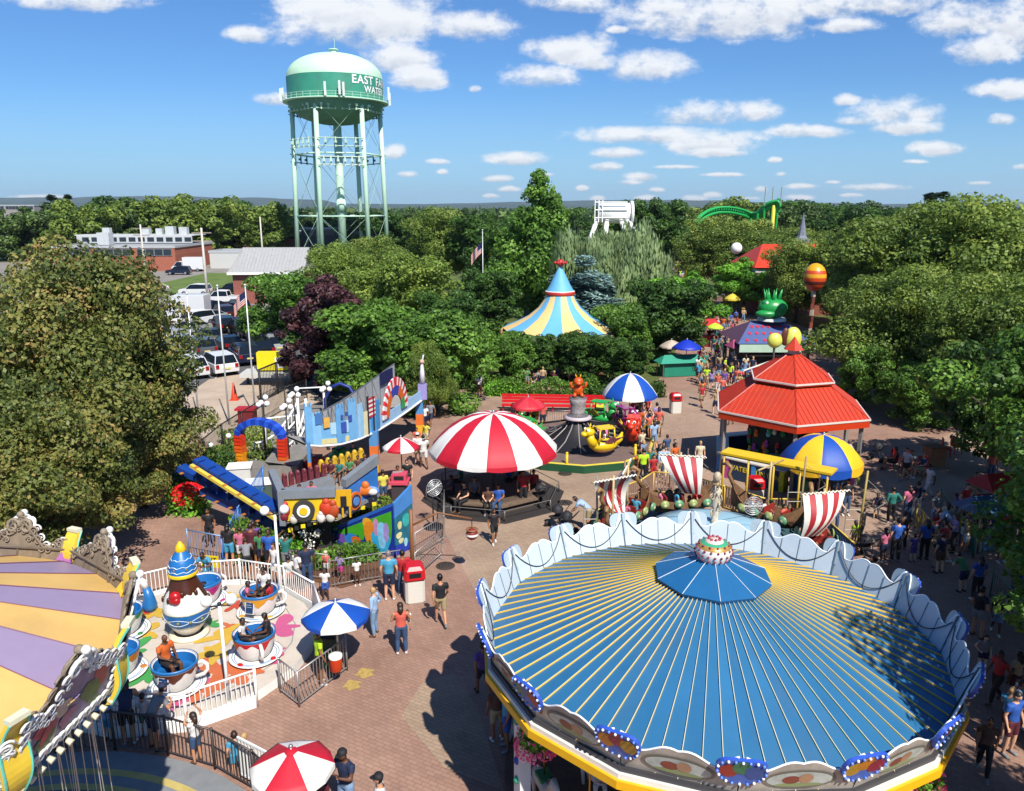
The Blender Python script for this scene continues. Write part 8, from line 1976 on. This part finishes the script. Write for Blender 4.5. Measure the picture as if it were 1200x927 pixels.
# --- foreground and middle figures, one by one
P_(G(517, 733), 15, 'walk', 'black', 'khaki', 'man in black shirt and tan shorts walking right of the big trash can', h=1.78, skin=1, near=True)
P_(G(471, 766), 10, 'carry', 'coral', 'denim', 'woman with long brown hair and jeans carrying a small child', 'brown', 1, h=1.68, topk='tank', botk='trousers', longhair=True, near=True)
P_(G(471, 766)+Vector((.16, .34, .72)), 190, 'sit', 'white', 'white', 'small child in white held by the woman in jeans', 'brown', 1, True, h=.72)
P_(G(440, 745), 75, 'stand_hip', 'light_blue', 'light_denim', 'blonde woman in pale blue shirt and light jeans by the blue umbrella', 'blonde', 0, h=1.66, topk='long', botk='trousers', near=True)
P_(G(457, 703), 5, 'stand', 'cyan', 'navy', 'big man in light blue shirt and navy shorts left of the trash can', 'grey', 0, h=1.82, near=True)
P_(G(473, 697), 20, 'stand_hip', 'red', 'denim', 'woman in bright red top standing behind the trash can', 'black', 2, h=1.66, botk='trousers')
P_(G(419, 686), 200, 'stand', 'white', 'brown', 'small girl in white dress nearest the man in light blue', 'black', 3, True, h=1.05, botk='skirt')
P_(G(399, 682), -30, 'walk', 'lilac', 'magenta', 'small girl in lilac top and magenta skirt by the barrier', 'black', 3, True, h=1.12, botk='skirt')
P_(G(382, 702), 180, 'stand', 'white', 'blue', 'small girl in white top and blue shorts in front of the barrier', 'black', 3, True, h=1.15)
P_(G(383, 676), 0, 'stand', 'coral', 'white', 'little child in coral with a pale hat behind the barrier', 'blonde', 0, True, h=1.0, cap='cream')
P_(G(361, 690), 20, 'stand', 'navy', 'denim', 'man in navy shirt and jeans at the right end of the queue', 'black', 3, h=1.78, botk='trousers')
Q = [(270, 655, 'phone', 'black', 'cyan', 1.68, 0, 'long haired woman in black top and patterned shorts at the left of the queue'), (284, 655, 'stand', 'pink', 'white', 1.55, 2, 'girl in pink top in the queue behind the teacups'), (297, 658, 'stand', 'maroon', 'black', 1.8, 0, 'tall man in maroon shirt in the queue'), (308, 660, 'stand_hip', 'green', 'navy', 1.6, 0, 'person in green shirt in the queue'), (318, 664, 'stand', 'blue', 'black', 1.75, 180, 'large man in royal blue shirt in the queue'), (324, 677, 'stand', 'white', 'white', 1.6, 150, 'woman in white tank top and white shorts in the queue'), (337, 665, 'wave', 'teal', 'grey', 1.62, 0, 'person in turquoise top in the queue by the lamp post'), (340, 684, 'stand', 'white', 'orange', 1.3, 20, 'child in white shirt and orange shorts in the queue'), (350, 684, 'stand_hip', 'white', 'grey', 1.55, -40, 'person in white top next to the man in navy'), (291, 668, 'lean', 'grey', 'black', 1.5, 20, 'grey shirted person leaning behind the teacup railing'), (300, 652, 'stand', 'purple', 'denim', 1.7, 10, 'person in purple at the back of the queue')]
for px, py, ps, a, b, h, f, lab in Q: P_(G(px, py+8), f, ps, a, b, lab, rnd.choice(['black', 'brown']), rnd.choice([1, 2, 3]), h < 1.4, h=h, topk='tank' if 'tank' in lab else 'shirt', longhair='long haired' in lab or 'woman' in lab)
P_(G(246, 690), 175, 'lean', 'cyan', 'cyan', 'woman in turquoise dress behind the egg by the EXIT sign', 'black', 3, h=1.65, botk='skirt')
P_(G(376, 802), -60, 'stand', 'neon', 'black', 'ride operator in neon yellow shirt and black shorts under the blue umbrella', 'black', 2, h=1.72, cap='black', near=True)
P_(G(579, 637), 195, 'walk2', 'black', 'black', 'boy in black walking in the open paving below the striped canopy', 'black', 2, h=1.5, near=True)
P_(G(584, 600)+Vector((0, 0, 0)), 170, 'sit', 'blue', 'denim', 'man in blue shirt sitting on the edge of the dark platform', 'black', 2, h=1.75, botk='trousers')
P_(G(613, 594), 190, 'stand', 'red', 'black', 'man in red shirt standing at the right corner of the platform', 'black', 2, h=1.75, botk='trousers')
for px, py, f, a, lab in ((545, 598, 140, 'black', 'person in black sitting at the left side of the platform'), (556, 590, 200, 'grey', 'person in grey sitting in canopy shade'), (530, 590, 100, 'navy', 'person in navy sitting at the far left of the platform'), (596, 572, 180, 'blue', 'person in blue sitting in deep canopy shade'), (610, 570, 150, 'maroon', 'person in maroon sitting in deep canopy shade'), (540, 575, 90, 'teal', 'person in teal sitting in deep canopy shade'), (572, 600, 180, 'brown', 'person in brown sitting on the platform beside the man in blue'), (625, 580, 190, 'red', 'person in dark red at the right of the platform')):
    P_(G(px, py, .0), f, 'sit', a, 'black', lab, botk='trousers')
P_(G(690, 622), 70, 'bend', 'light_blue', 'khaki', 'man in pale grey blue shirt bending over a stroller', 'black', 1, h=1.78)
P_(G(247, 640), 180, 'stand', 'black', 'black', 'person in dark clothes beside the grey blue stair railing', 'black', 2, h=1.6)
# bottom of the picture
P_(G(403, 881, 1.76)*1-Vector((0, 0, 1.76)), 150, 'phone', 'navy', 'light_denim', 'man in navy polo shirt and black cap holding a cup by the red umbrella', 'black', 3, h=1.86, cap='black', botk='trousers', near=True)
P_(G(444, 908, 1.72)-Vector((0, 0, 1.72)), 100, 'stand', 'white', 'grey', 'man with black cap, white shirt and a black backpack at the bottom edge', 'black', 1, h=1.75, cap='black', near=True)
P_(G(374, 912, 1.2)-Vector((0, 0, 1.2)), 170, 'stand', 'maroon', 'black', 'person with dark curly hair in shade under the red umbrella', 'black', 3, h=1.3, longhair=True)
for (px, py, f, ps, a, b, h, ch, lab) in ((152, 872, 15, 'lean', 'navy', 'black', 1.75, False, 'dark haired woman in navy tank top leaning on the bronze railing'), (182, 878, -40, 'lean', 'grey', 'navy', 1.78, False, 'man in grey shirt and cap leaning on the bronze railing'), (128, 868, 0, 'stand', 'light_blue', 'cyan', 1.2, True, 'little girl in pale blue at the left of the bronze railing'), (232, 893, 60, 'wave', 'white', 'denim', 1.35, True, 'girl in white top and denim shorts climbing the bronze railing'), (279, 910, 30, 'stand', 'cyan', 'cyan', 1.2, True, 'child in light blue behind the bronze railing near the red umbrella'), (290, 912, -30, 'stand', 'pink', 'white', 1.2, True, 'blonde child beside the red umbrella'), (172, 862, 10, 'stand', 'white', 'teal', 1.2, True, 'small child in white between the two adults at the railing')):
    P_(G(px, py), f, ps, a, b, lab, 'blonde' if 'blonde' in lab else 'brown', rnd.choice([0, 1]), ch, h=h, topk='tank' if 'tank' in lab else 'shirt', longhair='girl' in lab or 'woman' in lab, cap='navy' if 'cap' in lab else None, near=True)
P_(G(594, 878), 100, 'stand', 'cyan', 'blue', 'man in bright blue polo standing in shade at the carousel edge', 'black', 2, h=1.78, near=True)
P_(G(567, 818), 20, 'walk', 'purple', 'navy', 'person in purple walking in the carousel shadow', 'black', 2, h=1.7)
P_(G(583, 868), 20, 'stand', 'brown', 'khaki', 'person in brown beside the man in blue polo', 'black', 2, h=1.65)
# teacup riders
def rider(px, py, off, a, lab, ch=False, h=None, skin=None):
    c = G(px, py, TZ); o = polar(.36, R(off)); P_(c+o+Vector((0, 0, .22)), off+90, 'sit', a, 'black', lab, 'bald' if 'bald' in lab else 'black', skin, ch, h=h or (1.15 if ch else 1.6))
rider(208, 806, 150, 'orange', 'bald man in orange shirt riding in the nearest teacup', skin=3, h=1.7)
rider(300, 770, 170, 'white', 'child in white shirt riding in the red glazed teacup', True, 1.3, 3); rider(300, 770, 20, 'black', 'person in black riding in the red glazed teacup', False, 1.5, 3)
rider(306, 718, 190, 'pink', 'child in pink riding in the yellow glazed teacup', True, 1.2, 3); rider(306, 718, 80, 'white', 'woman in white shirt riding in the yellow glazed teacup', False, 1.62, 3); rider(306, 718, -10, 'red', 'child in red riding in the yellow glazed teacup', True, 1.2, 3)
# platform ride riders
for i, (px, py, a) in enumerate(((388, 548, 'maroon'), (398, 548, 'teal'), (410, 545, 'green'), (420, 543, 'brown'), (428, 541, 'navy'), (340, 580, 'red'), (352, 578, 'grey'), (366, 574, 'pink'))):
    P_(D(px, py+8, 29.5 if i > 4 else 31.2)-Vector((0, 0, .35)), 175, 'sit', a, 'black', 'rider in %s seated in the %s row of the platform ride' % (a, 'back' if i < 5 else 'left hand'), None or 'black', 2, i % 2 == 0, h=1.35)
# dragon and longboat riders
for ang_, a, lab in ((R(292), 'white', 'child in white riding the yellow dragon with pink wings'), (R(205), 'black', 'child riding the green dragon'), (R(345), 'orange', 'child riding the red and yellow car'), (R(150), 'navy', 'child riding the yellow dragon at the rear')):
    P_(DC+polar(3.05, ang_, 1.05), math.degrees(ang_)-180, 'sit', a, 'navy', lab, child=True, h=1.1)
k = 0
for ang_, nm in ((98, 'upright sail'), (-8, 'right sail'), (178, 'left shaded sail'), (140, 'rear shaded sail'), (42, 'no sail')):
    for j, dx in enumerate((-.7, .1, .8)):
        p = VC+polar(3.75, R(ang_))+Vector((cos(R(ang_)+PI/2), sin(R(ang_)+PI/2), 0))*dx+Vector((0, 0, .62)); col = ['red', 'cyan', 'pink', 'black', 'coral', 'white', 'brown', 'purple'][k % 8]; k += 1
        P_(p, ang_+180-90+90, 'sit', col, 'navy', 'rider in %s on the %s bench of the longboat with %s' % (col, ('rear', 'middle', 'front')[j], nm), h=1.4, longhair=j == 1)
# kiosk side, right side
P_(G(819, 553), 180, 'stand', 'cream', 'white', 'woman in cream standing in the game booth shadow', 'blonde', 0, h=1.65, botk='trousers')
P_(G(1060, 563), 100, 'walk', 'white', 'black', 'woman in white top and black skirt walking alone in the sun', 'brown', 0, h=1.68, botk='skirt', near=True)
P_(G(1043, 613), 0, 'stand_hip', 'teal', 'black', 'woman in teal green shirt and black trousers in the right hand group', 'black', 2, h=1.62, botk='trousers', topk='long')
for (px, py, f, ps, a, b, h, ch, lab) in ((1026, 604, -20, 'stand', 'navy', 'grey', 1.15, True, 'small boy in navy holding hands left of the teal shirted woman'), (1062, 606, 10, 'stand', 'pink', 'denim', 1.6, False, 'woman in pink plaid right of the teal shirted woman'), (1072, 602, -30, 'stand_hip', 'navy', 'white', 1.65, False, 'person in navy shirt at the yellow railing'), (1086, 582, 90, 'walk', 'white', 'white', 1.75, False, 'man in white shirt walking behind the family in shade'), (1048, 655, 0, 'stand', 'blue', 'black', 1.8, False, 'big man in royal blue shirt in the right hand shade'), (1034, 655, 20, 'stand', 'pink', 'navy', 1.4, False, 'girl in pale pink shirt at the right of the longboat rail'), (1069, 655, 0, 'stand', 'purple', 'purple', 1.15, True, 'small child in purple in the right hand shade'), (1082, 652, 0, 'stand', 'blue', 'black', 1.65, False, 'woman in blue shirt beside the child in purple'), (1115, 632, 60, 'bend', 'light_blue', 'navy', 1.7, False, 'man in light blue shirt bending at the green railing'), (1125, 634, 0, 'stand', 'neon', 'green', 1.3, True, 'child in neon green vest in the right hand shade'), (1136, 636, 10, 'stand', 'navy', 'denim', 1.7, False, 'man in dark blue shirt next to the neon green vest'), (1127, 690, 20, 'lean', 'green', 'navy', 1.5, False, 'person in bright green shirt leaning forward in shade'), (1143, 700, 0, 'stand', 'blue', 'black', 1.65, False, 'woman in mid blue right of the bright green shirt'),
   (1180, 880, 200, 'stand', 'blue', 'maroon', 1.75, False, 'man in dark blue shirt in the shaded bottom right corner'), (1165, 820, 100, 'walk', 'red', 'black', 1.6, False, 'person in red shirt at the shaded right edge'), (1192, 850, 180, 'stand', 'grey', 'navy', 1.6, False, 'person in grey at the shaded right edge'), (1150, 905, 150, 'walk', 'brown', 'black', 1.6, False, 'person in brown at the bottom right below the carousel rim'), (1172, 655, 180, 'stand', 'black', 'khaki', 1.7, False, 'person in black behind the red stand'), (1190, 690, 180, 'stand', 'white', 'denim', 1.7, False, 'person in white at the far right in the shade'), (1100, 668, 10, 'stand', 'navy', 'brown', 1.6, False, 'person in navy among the shaded group in the middle'), (1056, 640, 0, 'stand', 'brown', 'black', 1.6, False, 'person in brown between the big blue man and the railing'),
   (1008, 634, 60, 'stand', 'black', 'black', 1.6, False, 'person in black by the right end of the yellow canopy'), (990, 600, 180, 'stand', 'black', 'denim', 1.7, False, 'person in black under the yellow canopy end'), (1160, 560, 180, 'stand', 'coral', 'denim', 1.6, False, 'person in coral under the right trees'), (1140, 580, 180, 'sit', 'red', 'khaki', 1.7, False, 'person in red seated under the right trees')):
    P_(G(px, py+4), f, ps, a, b, lab, rnd.choice(['black', 'brown']), None, ch, h=h, longhair='woman' in lab or 'girl' in lab, botk='trousers' if b in ('denim', 'black', 'white') else 'shorts')
P_(G(1080, 560), 90, 'sit', 'denim', 'khaki', 'man in denim blue shirt sitting on the sunlit red chair', 'grey', 0, h=1.7); P_(G(1066, 556), 120, 'sit', 'grey', 'black', 'person in grey sitting on the shaded red chair', 'black', 2, h=1.7); P_(G(1048, 552), 60, 'sit', 'maroon', 'black', 'person in maroon sitting in deep shade by the booth', 'black', 2, h=1.7)
for i, (px, py, a, lab) in enumerate(((955, 578, 'black', 'black shirted player leaning at the water gun counter, left'), (968, 580, 'navy', 'navy shirted player leaning at the water gun counter, middle'), (982, 582, 'grey', 'grey shirted player leaning at the water gun counter, right'), (905, 500, 'green', 'game attendant in green inside the booth'))):
    P_(G(px, py) if i < 3 else KC+Vector((-1.2, -2.2, 0)), 5 if i < 3 else 180, 'lean' if i < 3 else 'stand', a, 'denim', lab)
# left of the canopy
for (px, py, f, ps, a, b, h, lab) in ((450, 588, 30, 'stand', 'yellow', 'denim', 1.68, 'man in pale yellow shirt and jeans beside the pink trash can'), (467, 580, 200, 'stand', 'grey', 'black', 1.6, 'person in grey under the small red and white umbrella'), (478, 572, 180, 'stand', 'black', 'black', 1.6, 'person in black under the small red and white umbrella'), (497, 545, 20, 'walk', 'white', 'white', 1.8, 'tall man in white beside the striped canopy'), (490, 540, 0, 'stand', 'white', 'khaki', 1.7, 'person in white cap left of the tall man in white'), (505, 498, 160, 'walk', 'grey', 'navy', 1.75, 'man in grey walking by the painted gallery pillar'), (498, 500, 200, 'walk2', 'white', 'navy', 1.6, 'woman in white by the painted gallery pillar'), (489, 528, 190, 'stand', 'coral', 'red', 1.5, 'person in coral at the foot of the gallery pillar'), (500, 520, 150, 'stand', 'yellow', 'cream', 1.5, 'person in cream yellow near the gallery pillar'), (440, 548, 180, 'stand', 'black', 'black', 1.6, 'person in black waiting under the gallery'), (415, 548, 180, 'stand', 'teal', 'black', 1.5, 'person in teal waiting under the gallery'), (562, 462, 30, 'stand', 'white', 'brown', 1.7, 'woman in white top on the shaded steps'), (601, 500, 180, 'stand', 'black', 'black', 1.7, 'person in black in front of the red bench, left'), (616, 500, 180, 'stand', 'maroon', 'black', 1.65, 'person in maroon in front of the red bench'), (636, 498, 10, 'stand', 'coral', 'navy', 1.6, 'person in coral in front of the red bench, near the hub')):
    P_(G(px, py+4), f, ps, a, b, lab, rnd.choice(['black', 'brown']), None, h=h, longhair='woman' in lab, cap='white' if 'cap' in lab else None)
# crowd builder with labels that single people out
USED = set()
def crowd(pts, where, seed, hr=(1.5, 1.82), poses=('stand', 'walk', 'walk2', 'stand_hip', 'phone', 'push'), kidp=.2, gname=None, fixed=None):
    r = random.Random(seed); tops = list(CLO); bots = ['black', 'navy', 'denim', 'khaki', 'white', 'grey', 'maroon', 'light_denim']
    for i, (px, py) in enumerate(pts):
        for _ in range(200):
            a = r.choice(tops); b = r.choice(bots); kid = r.random() < kidp; ps = r.choice(poses); ps2 = ps if (not kid or ps in PMC) else 'walk'
            lab = '%s in %s and %s %s %s' % ('child' if kid else 'person', a.replace('_', ' '), b.replace('_', ' '), {'stand': 'standing', 'walk': 'striding', 'walk2': 'strolling', 'stand_hip': 'waiting', 'phone': 'filming', 'push': 'reaching forward', 'wave': 'raising both arms', 'sit': 'sitting'}[ps2], where)
            if a != b and lab not in USED: break
        USED.add(lab)
        p = G(px, py); P_(p, r.uniform(0, 360) if r.random() < .3 else r.choice((0, 180))+r.uniform(-35, 35), ps2, a, b, lab, r.choice(['black', 'black', 'brown', 'blonde']), r.randrange(5), kid, h=r.uniform(1.0, 1.35) if kid else r.uniform(*hr), longhair=r.random() < .4, botk=r.choice(['shorts', 'shorts', 'trousers', 'skirt']), group=gname)
def scatter(poly, n, seed, mind=5):
    r = random.Random(seed); xs = [p[0] for p in poly]; ys = [p[1] for p in poly]; out = []
    def inside(x, y):
        c = False
        for i in range(len(poly)):
            (x1, y1), (x2, y2) = poly[i], poly[i-1]
            if (y1 > y) != (y2 > y) and x < (x2-x1)*(y-y1)/(y2-y1)+x1: c = not c
        return c
    for _ in range(n*60):
        x, y = r.uniform(min(xs), max(xs)), r.uniform(min(ys), max(ys))
        if inside(x, y) and all((x-u)**2+((y-v)*2)**2 > mind**2 for u, v in out): out.append((x, y))
        if len(out) >= n: break
    return out
P_(G(753, 566), 10, 'stand', 'neon', 'black', 'worker in neon yellow shirt in the dragon ride queue', 'black', 1, h=1.75, botk='trousers'); P_(G(760, 520), 30, 'wave', 'coral', 'black', 'man in coral shirt with raised arm at the back of the queue', 'black', 0, h=1.8, botk='trousers')
P_(G(776, 562), 10, 'walk', 'light_blue', 'cream', 'man in light blue shirt and cream trousers at the front of the queue', 'brown', 0, h=1.76, botk='trousers', topk='long'); P_(G(788, 572), 190, 'stand', 'navy', 'light_denim', 'child in navy shirt crouching near the man in light blue', 'black', 1, True, h=1.25)
P_(G(765, 565), 190, 'stand', 'red', 'red', 'boy in red in the dragon ride queue', 'black', 1, True, h=1.4)
crowd(scatter([(745, 500), (765, 510), (795, 540), (790, 560), (745, 568), (735, 520)], 20, 4, 8), 'in the dragon queue', 11)
crowd(scatter([(715, 490), (765, 490), (772, 515), (722, 512)], 9, 5, 8), 'by the blue canopy', 12)
crowd(scatter([(838, 400), (872, 400), (888, 470), (880, 480), (842, 470), (812, 450), (820, 415)], 74, 6, 4.8), 'in the dense avenue crowd', 13)
crowd([(822, 478), (845, 492), (856, 498), (838, 486), (822, 470), (860, 486)], 'at the avenue mouth', 14)
crowd(scatter([(840, 372), (872, 372), (872, 400), (812, 412), (818, 398)], 34, 7, 4.6), 'in the upper avenue crowd', 15)
crowd(scatter([(836, 350), (862, 350), (864, 372), (842, 372)], 12, 8, 4), 'at the far top of the avenue', 16)
crowd(scatter([(600, 447), (720, 443), (728, 452), (600, 456)], 20, 9, 5), 'behind the red bench', 17, poses=('sit', 'stand', 'sit', 'phone'))
crowd(scatter([(905, 432), (935, 430), (935, 440), (905, 445)], 6, 10, 5), 'by the frog stall', 18)
crowd(scatter([(1085, 600), (1150, 610), (1150, 660), (1095, 672)], 12, 12, 8), 'by the green railing', 19)
crowd(scatter([(1130, 700), (1195, 720), (1197, 900), (1165, 870)], 8, 13, 16), 'at the shaded edge', 21)
crowd([(965, 610), (975, 622), (1000, 640), (940, 600)], 'beside the longboats', 22)
# far stand of people on the slope between the trees
crowd([(778+(i*7) % 24, 312+(i*11) % 16) for i in range(26)], 'on the far slope', 23)
# belongings
def stroller(label, p, rz):
    t = thing('stroller', label, 'stroller', p, rz, 'strollers parked about the plaza'); mb = MB()
    for s in (-.22, .22): mb.tube([(s, -.45, 1.0), (s, -.1, .6), (s, .35, .15)], .018, 5); mb.tube([(s, -.1, .6), (s, -.32, .15)], .018, 5)
    mb.tube([(-.22, -.45, 1.0), (.22, -.45, 1.0)], .022, 6); mb.build('frame', mat('#3c3c40', .4, .5), t)
    mb = MB(); mb.box((0, .1, .48), (.38, .42, .05)); mb.box((0, -.1, .68), (.38, .05, .42), rx=.3); mb.lathe([(.24, .72), (.22, .9), (.1, 1.0), (0, 1.02)], 12, c=(0, .0, 0)); mb.build('seat_and_hood', mat('#1d1e24', .7), t)
    for s in (-.24, .24):
        for y in (.35, -.32): mb = MB(); mb.at((s, y, .13), ry=PI/2); mb.lathe([(0, -.02), (.13, -.02), (.13, .02), (0, .02)], 14); mb.build('wheel', DARK, t)
for px, py, rz, lab in ((664, 626, 1.2, 'black stroller held by the bending man'), (633, 592, .5, 'grey stroller right of the man in red by the platform'), (653, 618, 2.0, 'second black stroller left of the bending man'), (1027, 540, .8, 'stroller parked in shade by the booth corner'), (1012, 655, .3, 'white stroller at the right of the longboats')): stroller(lab, G(px, py), rz)
# ------------------------------------------------------------------ thin summer air
mb = MB(); mb.box((-200, 3200, 64.5), (9600, 7400, 131)); hz = mb.build('haze', mat('#ffffff', noise=0, name='air')); hz['kind'] = 'stuff'
vm = hz.data.materials[0]; n_ = vm.node_tree.nodes; n_.remove(n_['Principled BSDF']); pv = n_.new('ShaderNodeVolumePrincipled'); pv.inputs['Color'].default_value = (.80, .90, 1, 1); pv.inputs['Density'].default_value = 7e-5; pv.inputs['Anisotropy'].default_value = .3
vm.node_tree.links.new(pv.outputs[0], n_['Material Output'].inputs['Volume'])
